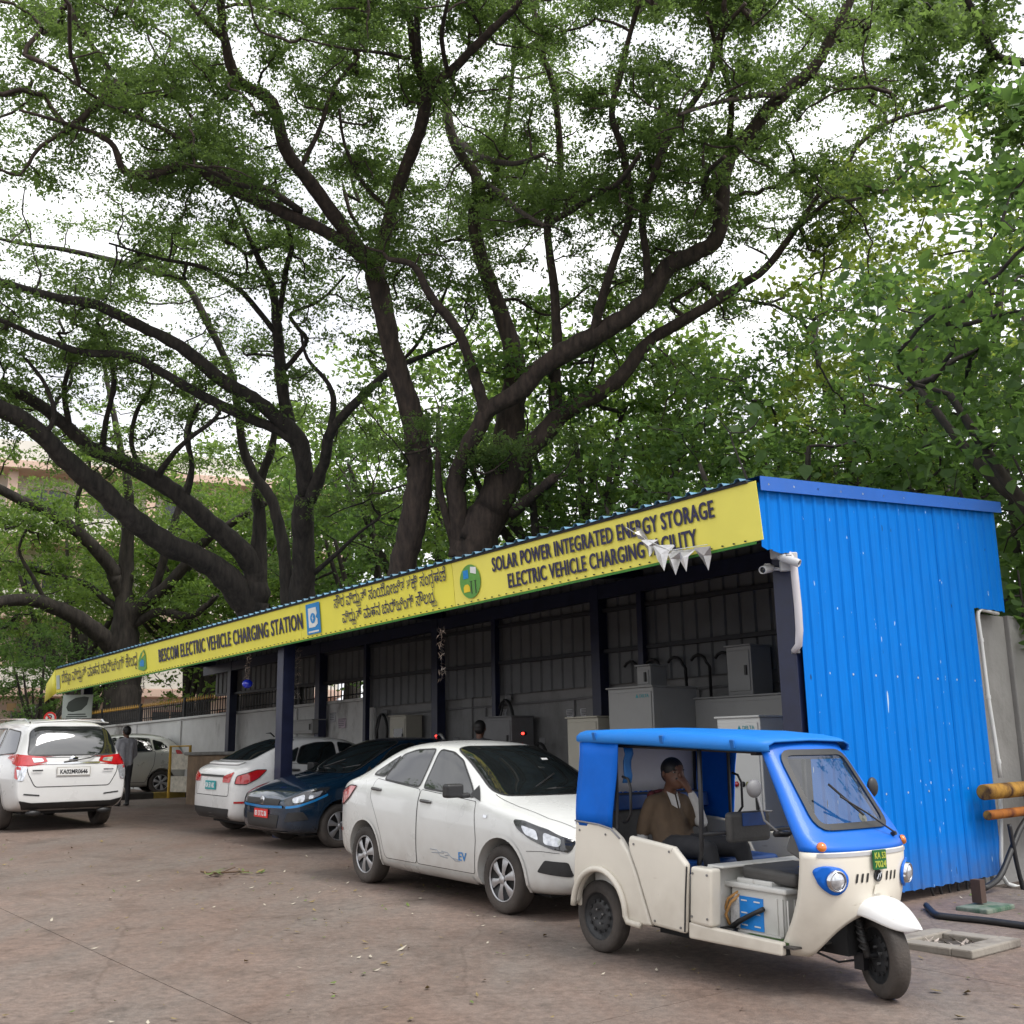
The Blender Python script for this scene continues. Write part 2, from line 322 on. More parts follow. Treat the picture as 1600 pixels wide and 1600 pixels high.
# frame
def column(u, v, w=.18, zb=None, zt=None, name='column'):
    p = SH(u, v, 0); zb = ground_z(p.x, p.y)-.02 if zb is None else zb
    slab_box(name, (u-w/2,u+w/2), (v-w/2,v+w/2), (zb, zt or roof_z(u,v)-.12), NAVY)
for u, v in ((.09,.1),(9.31,-.18),(19.4,.1)): column(u, v, .2)
for u in (5.65,9.75,13.9,18.1): column(u, 3.02, .18)
for u in (4.75,8.1,12.1): column(u, 3.0, .1, 1.2, name='post')
def beam(u0, u1, v0, v1, dz0, dz1, name='beam'):
    b = MB(); P = [L3(u, v, roof_z(u,v)+dz) for u in (u0,u1) for v in (v0,v1) for dz in (dz0,dz1)]
    b.add(P, [(0,1,3,2),(4,6,7,5),(0,4,5,1),(2,3,7,6),(0,2,6,4),(1,5,7,3)]); b.build(name, NAVY, shed)
beam(0,19.6,.02,.18,-.34,-.13); beam(.2,19.6,-.27,-.09,-.33,-.135); beam(0,19.6,2.94,3.1,-.34,-.13)
for u in (0.0,4.8,9.63,14.5,19.3): beam(u,u+.16,-.4,3.9,-.13,-.02,'rafter')
for v in (-.42,.75,1.45,2.2): beam(0,19.6,v,v+.06,-.1,-.005,'purlin')
for z in (2.80,3.40): slab_box('girt', (.05,19.0), (3.02,3.09), (z-.03,z+.03), DARKST).rotation_euler = (0,0,0)
sh = None
for k in range(20):
    u0 = .0+k*.98; b = MB(); P = []
    for d in [0,.05,.07,.11,.13,.245,.265,.305,.325,.44,.46,.5,.52,.635,.655,.695,.715,.83,.85,.89,.91,.985]:
        hh = 0.; q = d % .195
        for c in (.09,.285,.48,.675,.87):
            x = abs(d-c); hh = max(hh, .03 if x <= .0205 else 0)
        P.append([L3(u0+d, v, roof_z(u0+d, v)+.006+hh+.002*(k%2)) for v in (-.56,4.0)])
    b.grid(P); b.build('roof_sheet', ROOFM, shed, solid=.003)
k = 0; u = .05                                                  # back cladding, in sheets
while u < 19.2:
    u1 = min(u+1.0, 19.2); b = MB(); row = [[],[]]
    for x in rib_stops(u, u1, .25, .09):
        zb = 2.38+SLOPE*.6*x if x < 12.3 else 2.8
        row[0].append(L3(x, 3.10+rib(x,.25,.09,.03)+.003*(k%2), zb)); row[1].append(L3(x, 3.10+rib(x,.25,.09,.03)+.003*(k%2), roof_z(x,3.1)))
    b.grid(row); b.build('back_sheet', INNER, shed, solid=.003); u += .99; k += 1
# ================================================================ fascia banner
YEL = mat('banner_yellow', (.80,.73,.08), .55, 0, .06, 1.3, dirt=(.34,.33,.16), dirt_h=(-.1,.12)); YEL2 = mat('banner_pale_yellow', (.82,.74,.12), .55, 0, .06, 1.3, dirt=(.40,.36,.2), dirt_h=(-.1,.1))
GRN = mat('banner_green_edge', (.05,.22,.03), .6); INK = mat('banner_ink', (.02,.018,.07), .5); INK2 = mat('banner_faded_ink', (.10,.085,.05), .6, 0, .3, 8)
ban = thing('sign_banner', 'long yellow fascia banner with dark lettering along the shed eave', 'sign', SH(0,-.5,0))
BU = (UX + Vector((0,0,SLOPE))).normalized(); BZ = (Vector((0,0,1)) + VX*-.105).normalized()      # the face leans back a little at its foot
def BP(u, h, out=0.): return SH(u, -.45, 3.19+SLOPE*u) - SH(0,-.5,0) + BZ*h - VX*out      # h: 0 foot .. .53 top
def bpanel(u0, u1, mtl, h0=0., h1=.53):
    b = MB(); n = max(2, int((u1-u0)/.35)); P = []
    for i in range(n+1):
        u = u0+.004+(u1-u0-.008)*i/n; w = .004*math.sin(u*2.3)+.002*math.sin(u*5.1)
        P.append([BP(u, h0+(h1-h0)*t, .012+w*math.sin(math.pi*t)) for t in (0,.25,.5,.75,1)])
    b.grid(P); o = b.build('panel', mtl, ban, False, solid=.006); o.modifiers['t'].offset = 0; return o
panels = [bpanel(-.09,4.5,YEL2), bpanel(4.5,8.3,YEL), bpanel(8.3,14.2,YEL), bpanel(14.2,19.75,YEL)]
b = MB(); b.grid([[BP(19.76,.0,.012),BP(19.76,.53,.012)],[BP(20.05,-.06,.03),BP(20.0,.40,.03)],[BP(20.5,-.16,.05),BP(20.3,.25,.05)]]); b.build('end_flap', YEL, ban, True, solid=.01)
b = MB(); b.add([BP(u,h,o) for u in (0,19.75) for h, o in ((-.025,.0),(-.025,.012),(.0,.0135),(.0,.0))], [(0,1,2,3),(4,7,6,5)]+[(i,(i+1)%4,4+(i+1)%4,4+i) for i in range(4)]); b.build('green_hem', GRN, ban)
b = MB()
for k in range(150):
    u = .1+k*.131; b.box(BP(u,.012+.004*random.random(),.03), (.018,.012,.012))
tag(b.build('lacing', mat('black_tie', (.02,.03,.015), .7), ban), kind='stuff')
b = MB(); b.tube([BP(0,.54,.02),BP(19.7,.54,.02)], .018, 6); b.build('top_rail', DARKST, ban)
TXT = lambda u, h, off=.026: basis(BP(u,h,off), -BU, BZ)
P1 = panels
letter('lettering', 'SOLAR POWER INTEGRATED ENERGY STORAGE', TXT(2.06,.375,.03), INK, ban, .165, 3.3, .010, space=1.06, fat=.0045)
letter('lettering', 'ELECTRIC VEHICLE CHARGING FACILITY', TXT(2.05,.15,.03), INK, ban, .165, 2.8, .010, space=1.06, fat=.0045)
letter('lettering', 'BESCOM ELECTRIC VEHICLE CHARGING STATION', TXT(10.95,.27,.028), INK, ban, .24, 5.45, .008, space=1.08, fat=.006)
# Kannada: base letters in a row, joined consonants set smaller below
def kannada(words, u_left, u_right, h, size, mtl=INK):
    items = []; x = 0.
    for wd in words:
        for cl in wd:
            base, sub = (cl if isinstance(cl, tuple) else (cl, None))
            me = text_mesh(base, 1., .004, 1., .0, 'LEFT'); xs_ = [v.co.x for v in me.vertices]
            lo, hi = min(xs_), max(xs_); items.append((me, x-lo, 0., 1.)); w = hi-lo
            if sub:
                ms = text_mesh(sub, 1., .006, 1., .0, 'LEFT'); ls = min(v.co.x for v in ms.vertices); items.append((ms, x+w*.45-ls*.58, -.36, .58))
                hs_ = (max(v.co.x for v in ms.vertices)-ls)*.58; w = max(w, w*.45+hs_)
            x += w+.05
        x += .28
    tot = x-.33; k = (u_right and abs(u_left-u_right))/tot; b = MB()
    for me, ox, oy, sc in items:
        b.add([((v.co.x*sc+ox-tot/2)*k, (v.co.y*sc+oy)*size, 0) for v in me.vertices], [tuple(p.vertices) for p in me.polygons])
    o = tag(link('lettering', b.mesh('lettering', mtl), ban), kind='stuff'); o.matrix_local = TXT((u_left+u_right)/2, h, .03); return o
K_vidyut = ['ವಿ',('ದು','ಯ'),'ತ್']; K_vahana = ['ವಾ','ಹ','ನ']; K_charging = ['ಚಾ','ರ್','ಜಿಂ','ಗ್']
kannada([['ಸೌ','ರ'], K_vidyut, ['ಸಂ','ಯೋ','ಜಿ','ತ'], ['ಶ',('ಕಿ','ತ')], ['ಸಂ',('ಗ','ರ'),'ಹ','ಣೆ']], 7.3, 4.62, .40, .22)
kannada([K_vidyut, K_vahana, K_charging, ['ಸೌ','ಲ',('ಭ','ಯ')]], 7.1, 4.85, .17, .22)
kannada([['ಬೆ',('ಕಾಂ','ಸ')], K_vidyut, K_vahana, K_charging, ['ಕೇಂ',('ದ','ರ')]], 19.3, 14.75, .30, .32, INK2)
def disc(u, h, r, mtl, off=.03, sy=1., name='emblem', n=32):
    b = MB(); b.add([BP(u+r*math.cos(2*math.pi*i/n), h+r*sy*math.sin(2*math.pi*i/n), off) for i in range(n)], [tuple(range(n))]); return b.build(name, mtl, ban)
def bpoly(pts, mtl, off, name='emblem', u0=0, h0=0): b = MB(); b.add([BP(u0-x, h0+y, off) for x, y in pts], [tuple(range(len(pts)))]); return b.build(name, mtl, ban)
LG = mat('logo_green', (.10,.30,.05), .5); LB = mat('logo_blue', (.005,.22,.55), .5); LW = mat('logo_white', (.7,.72,.7), .5); LY = mat('logo_yellow', (.75,.55,.02), .5); LK = mat('logo_black', (.02,.03,.02), .5)
disc(4.15,.25,.20,LG)
bpoly([(-.05,-.04),(.05,-.04),(.05,.06),(-.05,.06)], LB, .034, u0=4.22, h0=.33); bpoly([(-.06,0),(.05,-.03),(.06,.05),(-.05,.07)], LW, .034, u0=4.07, h0=.35)
bpoly([(-.06,-.04),(.06,-.04),(.06,.02),(.03,.05),(-.03,.05),(-.06,.02)], LY, .034, u0=4.22, h0=.17)
for du in (-.03,.05): bpoly([(-.008,-.09),(.008,-.09),(.008,.05),(.03,.06),(-.03,.06),(-.008,.05)], LK, .034, u0=4.08+du, h0=.19)
bpoly([(-.2,-.22),(.2,-.22),(.2,.22),(-.2,.22)], LB, .03, u0=7.9, h0=.265); bpoly([(-.13,-.14),(.05,-.14),(.13,-.1),(.13,-.03),(.08,.0),(.12,.05),(.1,.14),(-.13,.14)], LW, .034, u0=7.9, h0=.28)
disc(7.9,.27,.075,LB,.037); bpoly([(-.02,-.05),(.03,0),(.0,.005),(.03,.055),(-.03,0),(0,-.005)], LW, .04, u0=7.9, h0=.27); bpoly([(-.15,-.2),(.15,-.2),(.15,-.175),(-.15,-.175)], LW, .034, u0=7.9, h0=.265)
bpoly([(-.2,-.15),(.05,-.2),(.22,-.17),(.2,.1),(.12,.2),(-.05,.14),(-.18,.02)], LG, .03, u0=14.5, h0=.26); bpoly([(-.1,-.1),(.1,-.12),(.12,-.02),(.02,.03),(-.1,-.02)], LB, .034, u0=14.5, h0=.26); bpoly([(-.02,.04),(.16,.1),(.1,.17)], LY, .034, u0=14.5, h0=.26)
bpoly([(-.12,-.17),(.12,-.17),(.12,.14),(-.12,.14)], mat('logo_faded', (.45,.52,.45), .6), .03, u0=19.55, h0=.25)
# torn silver bunting hanging on the banner
foil = mat('silver_foil', (.62,.61,.6), .3, .75, .2, 12)
bt = thing('torn_bunting', 'torn silver foil bunting hanging over the right end of the banner', 'bunting', BP(1.05,.05,.05)+SH(0,-.5,0))
def tri(c, pts, dpt):
    b = MB(); n = len(pts); base = Vector(c)
    V_ = [base + -BU*p[0] + BZ*p[1] - VX*(.02+dpt*random.uniform(-.05,.06)) for p in pts]; V_.append(base - VX*(.05+.04*random.random()) + (sum(((-BU*p[0]+BZ*p[1]) for p in pts), Vector())/n)); b.add(V_, [(i,(i+1)%n,n) for i in range(n)]); b.build('foil_flag', foil, bt, solid=.002)
for c, s in (((-.16,.12),.8),((.0,.02),1.2),((.12,-.05),1.1),((.28,-.06),1.),((.5,-.08),1.)):
    tri(-BU*c[0]+BZ*c[1], [(-.09*s,.07*s),(.11*s,.05*s),(.06*s,-.02*s),(.03*s,-.16*s),(-.04*s,-.05*s)], 1.)
tri(-BU*-.3+BZ*.28, [(-.05,.06),(.04,.02),(.12,-.12),(.02,-.08)], 1.)
b = MB(); b.tube([BU*.45+BZ*.35-VX*.02, BU*.2+BZ*.18-VX*.03, -BU*.1+BZ*.02-VX*.03, -BU*.55-BZ*.0-VX*.02], .004, 5); b.build('string', LW, bt)
# ================================================================ cars
GLASS = mat('tinted_glass', (.010,.012,.012), .03, 0, .3, 2, spec=.9, ior=1.6); BLK = mat('black_plastic', (.018,.018,.019), .45, 0, .3, 9); GAP = mat('panel_gap', (.012,.012,.013), .8)
TYRE = mat('tyre_rubber', (.022,.021,.02), .82, 0, .3, 6, bump=.25, bscale=60, dirt=(.14,.11,.09), dirt_h=(-.6,.6)); RIM = mat('wheel_cover_silver', (.42,.42,.43), .32, .75, .15, 5)
CHROME = mat('chrome', (.6,.61,.63), .1, 1., .05); LENS = mat('lamp_clear', (.55,.57,.6), .06, .55, .35, 22, coat=1.); LDARK = mat('lamp_dark', (.03,.032,.035), .1, .2, .3, 10, coat=1.); LRED = mat('lamp_red', (.42,.012,.015), .08, 0, .25, 14, coat=1.); LAMB = mat('lamp_amber', (.6,.16,.01), .15, 0, .2, 14, coat=1.)
DUST = (.30,.25,.21)
WPAINT = mat('paint_white', (.64,.65,.63), .28, 0, .03, 2, coat=.7, dirt=DUST, dirt_h=(.1,.75)); WPAINT2 = mat('paint_pearl_white', (.64,.64,.63), .28, 0, .03, 2, coat=.7, dirt=DUST, dirt_h=(.1,.6))
TEAL = mat('paint_teal', (.004,.022,.05), .2, .25, .1, 2, coat=1., dirt=(.10,.09,.08), dirt_h=(.0,.5)); SILV = mat('paint_silver', (.50,.50,.46), .28, .35, .05, 2, coat=.6, dirt=DUST, dirt_h=(.0,.6))
def lerp_tab(tab, x):
    xs = [t[0] for t in tab]; ys = [t[1] for t in tab]; return float(np.interp(x, xs, ys))
def car_shell(S, arches, sub=3):
    """S: stations front to back, each dict x, w (half width), zb, zs (shoulder), wt, zt (top centre), zr (rail height). Returns (mesh, bvh)"""
    rows = []
    for s in S:
        x, w, zb, zs, wt, zt, zr = s; h = zs-zb
        rows.append([(x,0,zb+.02),(x,w*.80,zb),(x,w*.965,zb+.05),(x,w*.995,zb+h*.30),(x,w*1.0,zb+h*.58),(x,w*.99,zb+h*.84),(x,w*.955,zs),(x,(w*.93*.35+wt*.65) if zr-zs > .12 else (w*.93+wt)/2,zs+(zr-zs)*.62),(x,wt,zr),(x,wt*.72,zt-.022*(1 if zr-zs > .12 else .7)),(x,wt*.36,zt-.005),(x,0,zt)])
    n = len(rows[0]); V = []
    for r in rows: V += [Vector((x,-y,z)) for x,y,z in r] + [Vector((x,y,z)) for x,y,z in r[1:-1]][::-1]
    c = 2*n-2; k = len(rows); Fs = [(i*c+j, i*c+(j+1)%c, (i+1)*c+(j+1)%c, (i+1)*c+j) for i in range(k-1) for j in range(c)]
    for base, flip in ((0,0),((k-1)*c,1)):              # caps as quad strips between the mirrored halves
        for j in range(0,n-1):
            a, b_ = base+j, base+j+1; c2, d = base+(c-j)%c, base+(c-j-1)%c
            q = [a,b_,d,c2]; q = [v for i, v in enumerate(q) if v not in q[:i]]
            if len(q) >= 3: Fs.append(tuple(q))
    me = bpy.data.meshes.new('body'); me.from_pydata([tuple(v) for v in V], [], Fs)
    bm = bmesh.new(); bm.from_mesh(me); bmesh.ops.recalc_face_normals(bm, faces=bm.faces); bm.to_mesh(me); bm.free()
    o = link('tmp', me); md = o.modifiers.new('s','SUBSURF'); md.levels = sub
    dg = bpy.context.evaluated_depsgraph_get(); me2 = bpy.data.meshes.new_from_object(o.evaluated_get(dg))
    bm = bmesh.new(); bm.from_mesh(me2); bvh = BVHTree.FromBMesh(bm); bm.free()
    cut = []
    for (ax, az, r, w) in arches:
        for sgn in (-1,1):
            cb = MB(); cb.cyl((ax, sgn*(w-.34), az), (ax, sgn*(w+.3), az), r, n=48); cut.append(cb)
    bpy.data.objects.remove(o); o = link('tmp', me2)
    cm = MB()
    for cb in cut: cm.add(cb.v, cb.f)
    co = cm.build('cut', GAP); md = o.modifiers.new('b','BOOLEAN'); md.operation = 'DIFFERENCE'; md.object = co; md.solver = 'EXACT'
    dg = bpy.context.evaluated_depsgraph_get(); me3 = bpy.data.meshes.new_from_object(o.evaluated_get(dg)); bpy.data.objects.remove(o); bpy.data.objects.remove(co)
    autosmooth(me3, 40); return me3, bvh
class Car:
    """a car thing whose panels are laid on its shell by casting their outline onto it"""
    def __init__(s, root, shell, paint):
        s.root = root; s.me = shell[0].copy(); s.bvh = shell[1]; s.paint = paint; s.me.materials.clear(); s.me.materials.append(paint); s.me.materials.append(GAP); s.body = link('body', s.me, root)
        for p in s.me.polygons: p.material_index = 0
    def panel(s, name, poly, d, mtl, off=.004, parent=None, res=.05, round_=.0, mir=False, thick=0., smooth=True):
        """poly: outline (a,b). d 'R'/'L' side: (x,z); 'F'/'B' front/back: (y,z); 'T' top: (x,y)"""
        if round_: poly = rounded(poly, round_)
        pts = [Vector(p) for p in poly]; n = len(pts); dense = []
        for i in range(n):
            a, b = pts[i], pts[(i+1)%n]; k = max(1, int((b-a).length/res))
            dense += [a.lerp(b, t/k) for t in range(k)]
        m = len(dense); edges = [(i,(i+1)%m) for i in range(m)]
        x0, x1 = min(p.x for p in pts), max(p.x for p in pts); y0, y1 = min(p.y for p in pts), max(p.y for p in pts)
        from mathutils.geometry import intersect_point_tri_2d
        def inside(q):
            c = False
            for i in range(n):
                a, b = pts[i], pts[(i+1)%n]
                if (a.y > q.y) != (b.y > q.y) and q.x < (b.x-a.x)*(q.y-a.y)/(b.y-a.y)+a.x: c = not c
            return c
        inner = []
        nx, ny = max(1,int((x1-x0)/res)), max(1,int((y1-y0)/res))
        for i in range(nx+1):
            for j in range(ny+1):
                q = Vector((x0+(x1-x0)*(i+.5)/(nx+1), y0+(y1-y0)*(j+.5)/(ny+1)))
                if inside(q) and min((q-p).length for p in dense) > res*.45: inner.append(q)
        vs, es, fs, *_ = delaunay_2d_cdt(dense+inner, edges, [], 1, 1e-5)
        D = {'R': Vector((0,1,0)), 'L': Vector((0,-1,0)), 'F': Vector((-1,0,0)), 'B': Vector((1,0,0)), 'T': Vector((0,0,-1))}[d]
        P = []
        for q in vs:
            o = {'R': (q.x,-3,q.y), 'L': (q.x,3,q.y), 'F': (4,q.x,q.y), 'B': (-4,q.x,q.y), 'T': (q.x,q.y,3)}[d]; h = s.bvh.ray_cast(Vector(o), D)
            if h[0] is None: h = s.bvh.find_nearest(Vector(o)+D*2.2)
            nn = h[1] if h[1].dot(D) < 0 else -h[1]; P.append(h[0]+nn*off)
        b = MB(); b.add(P, [tuple(f) for f in fs]); o = b.build(name, mtl, parent or s.root, smooth)
        if thick: md = o.modifiers.new('t','SOLIDIFY'); md.thickness = thick; md.offset = 0
        if mir:
            me = o.data.copy()
            for v in me.vertices: v.co.y *= -1
            me.flip_normals(); o2 = link(name, me, parent or s.root)
            for md in o.modifiers: m2 = o2.modifiers.new('t','SOLIDIFY'); m2.thickness = md.thickness; m2.offset = 0
            return o, o2
        return o
    def seam(s, name, path, d, w=.008, off=.0025, mtl=None, parent=None, mir=False, close=False, r=None):
        """a thin dark groove line along path, same plane code as panel"""
        pts = [Vector(p) for p in path]; dense = []
        for i in range(len(pts)-1+(1 if close else 0)):
            a, b = pts[i], pts[(i+1)%len(pts)]; k = max(1,int((b-a).length/.04)); dense += [a.lerp(b,t/k) for t in range(k)]
        dense.append(pts[0] if close else pts[-1]); D = {'R': Vector((0,1,0)), 'L': Vector((0,-1,0)), 'F': Vector((-1,0,0)), 'B': Vector((1,0,0)), 'T': Vector((0,0,-1))}[d]; P = []
        for q in dense:
            o = {'R': (q.x,-3,q.y), 'L': (q.x,3,q.y), 'F': (4,q.x,q.y), 'B': (-4,q.x,q.y), 'T': (q.x,q.y,3)}[d]; h = s.bvh.ray_cast(Vector(o), D)
            if h[0] is None: continue
            nn = h[1] if h[1].dot(D) < 0 else -h[1]; P.append((h[0], nn))
        for sg in ((1,-1) if mir else (1,)):
            b = MB(); A = []
            for i, (p, nn) in enumerate(P):
                t = (P[min(i+1,len(P)-1)][0]-P[max(i-1,0)][0]).normalized(); sd = t.cross(nn).normalized()
                A.append([p+nn*off+sd*w/2, p+nn*off-sd*w/2])
            if sg < 0: A = [[Vector((q.x,-q.y,q.z)) for q in r_] for r_ in A]
            b.grid(A); o = b.build(name, mtl or GAP, parent or s.root)
        return o
def rounded(poly, r, seg=4):
    out = []; n = len(poly)
    for i in range(n):
        p = Vector(poly[i]); a = Vector(poly[i-1]); c = Vector(poly[(i+1)%n]); da = (a-p); dc = (c-p); ra = min(r, da.length*.45); rc = min(r, dc.length*.45)
        s, e = p+da.normalized()*ra, p+dc.normalized()*rc
        for k in range(seg+1): t = k/seg; out.append(tuple(s*(1-t)**2+p*2*t*(1-t)+e*t*t))
    return out
def wheel(parent, x, y, r, w, side, style='cover', rim_mtl=None, name='wheel', rz=0.):
    """side -1: outer face towards -Y"""
    W_ = link(name, None, parent); W_.location = (x,y,r); W_.rotation_euler = (0,0,rz); W_.empty_display_size = .1; ax = (0,side,0); rr = r*.655
    b = MB(); b.lathe([(-w/2,rr),(-w/2,r*.86),(-w*.44,r*.95),(-w*.3,r*.992),(0,r),(w*.3,r*.992),(w*.44,r*.95),(w/2,r*.86),(w*.5,rr*1.06),(w*.44,rr)], (0,0,0), ax, 48, closed=True); b.build('tyre', TYRE, W_, True)
    RM = rim_mtl or RIM; b = MB(); b.lathe([(w*.3,.0),(w*.28,rr*.98),(w*.40,rr*.985),(w*.44,rr*1.0),(w*.40,rr*1.01)], (0,0,0), ax, 40); b.build('wheel_well', BLK if style != 'steel' else mat('steel_rim', (.035,.036,.038), .5, .3, .25, 8), W_, True)
    if style == 'cover':
        for k in range(6):
            a = 2*math.pi*k/6+.3; b = MB(); S_ = []
            for (t, hw, o) in ((.12,.26,.47),(.35,.20,.50),(.6,.30,.49),(.82,.50,.46),(.97,.52,.42)):
                ca, sa = math.cos(a), math.sin(a); c = Vector((ca*rr*t, side*w*o, sa*rr*t)); tt = Vector((-sa,0,ca))
                S_.append([c-tt*rr*hw*.55*(1 if t < .7 else .8)+Vector((0,-side*.012,0)), c, c+tt*rr*hw*.55*(1 if t < .7 else .8)+Vector((0,-side*.012,0))])
            b.grid(S_); b.build('spoke', RM, W_, True)
        b = MB(); b.lathe([(w*.42,rr*.93),(w*.47,rr*.95),(w*.46,rr*1.01),(w*.40,rr*1.02)], (0,0,0), ax, 40); b.build('rim_ring', RM, W_, True)
        b = MB(); b.lathe([(w*.54,.0),(w*.53,rr*.12),(w*.48,rr*.2)], (0,0,0), ax, 20); b.build('hub_cap', RM, W_, True)
    else:
        sr = mat('steel_rim', (.035,.036,.038), .5); b = MB(); b.lathe([(w*.22,.0),(w*.22,rr*.22),(w*.30,rr*.3),(w*.36,rr*.55),(w*.28,rr*.72),(w*.18,rr*.86),(w*.22,rr*.95)], (0,0,0), ax, 32); b.build('steel_disc', sr, W_, True)
        hb = MB(); hb.lathe([(w*.36,.0),(w*.36,rr*.13),(w*.2,rr*.17)], (0,0,0), ax, 16); hb.build('hub_cap', sr, W_)
        hole = MB().cyl((0,0,0),(0,side*.006,0),rr*.075,n=8).mesh('vent_hole', GAP); nut = MB().cyl((0,0,0),(0,side*.02,0),rr*.05,n=6).mesh('wheel_nut', mat('nut_steel', (.25,.25,.25), .4, .8))
        for k in range(12): a = 2*math.pi*k/12; inst('vent_hole', hole, W_, loc=(math.cos(a)*rr*.66, side*w*.345, math.sin(a)*rr*.66))
        for k in range(4): a = 2*math.pi*k/4+.4; inst('wheel_nut', nut, W_, loc=(math.cos(a)*rr*.30, side*w*.30, math.sin(a)*rr*.30))
    return W_
def plate(root, M, w, h, base, ink, rows, name='number_plate', frame=None):
    p = link(name, None, root); p.matrix_local = M; p.empty_display_size = .05
    MB().box((0,0,0),(w,h,.012)).build('plate_base', base, p, bevel=.003)
    if frame: MB().box((0,0,-.006),(w+.03,h+.03,.01)).build('plate_frame', frame, p)
    n = len(rows)
    for i, t in enumerate(rows): letter('lettering', t, Matrix.Translation((0,(n-1)/2*h*.44-i*h*.44,.008)), ink, p, h*(.62 if n == 1 else .34), w*.86, .03, .001)
    return p
PW = mat('plate_white', (.72,.72,.7), .4); PG = mat('plate_green', (.01,.22,.17), .4); PR = mat('plate_red', (.65,.02,.015), .4); INKB = mat('plate_ink', (.015,.015,.02), .5); INKW = mat('plate_ink_white', (.75,.75,.75), .5)
# ---------------------------------------------------------------- compact sedan, 3.99 x 1.68 x 1.53 m. origin: midway between the axles on the ground, X forward
FX, RX, WR = 1.225, -1.225, .292
SED = [ # x, w, zb, zs, wt, zt, zr
 (2.00,.52,.30,.60,.42,.63,.61),(1.96,.66,.22,.66,.54,.71,.68),(1.84,.765,.19,.74,.60,.80,.765),(1.55,.825,.18,.83,.66,.905,.855),(1.22,.838,.17,.885,.69,.975,.92),(.98,.840,.17,.91,.70,1.02,.955),
 (.80,.840,.17,.925,.66,1.12,1.07),(.45,.840,.17,.945,.60,1.325,1.27),(.16,.840,.17,.96,.575,1.455,1.40),(-.10,.840,.17,.975,.57,1.50,1.45),(-.50,.840,.17,.99,.57,1.51,1.455),(-.88,.838,.17,1.005,.565,1.48,1.42),(-1.20,.832,.17,1.02,.57,1.375,1.315),(-1.45,.822,.18,1.035,.60,1.225,1.18),(-1.66,.80,.20,1.04,.63,1.115,1.075),(-1.84,.765,.22,1.01,.62,1.055,1.03),(-1.95,.70,.27,.93,.56,.985,.95),(-1.985,.60,.33,.80,.50,.85,.82)]
SED = [(x,w,zb,zs,wt,zt if zt < 1.1 else 1.1+(zt-1.1)*.925,zr if zr < 1.1 else 1.1+(zr-1.1)*.925) for (x,w,zb,zs,wt,zt,zr) in SED]
SEDAN = car_shell(SED, [(FX,.31,.345,.84),(RX,.31,.345,.84)])
WIN_F = [(.74,.965),(.30,1.285),(.10,1.36),(-.13,1.385),(-.13,1.015)]; WIN_R = [(-.205,1.02),(-.205,1.388),(-.55,1.375),(-.80,1.32),(-.93,1.09),(-.90,1.065)]; WIN_Q = [(-.955,1.10),(-.835,1.31),(-1.0,1.24),(-1.20,1.14),(-1.21,1.11)]
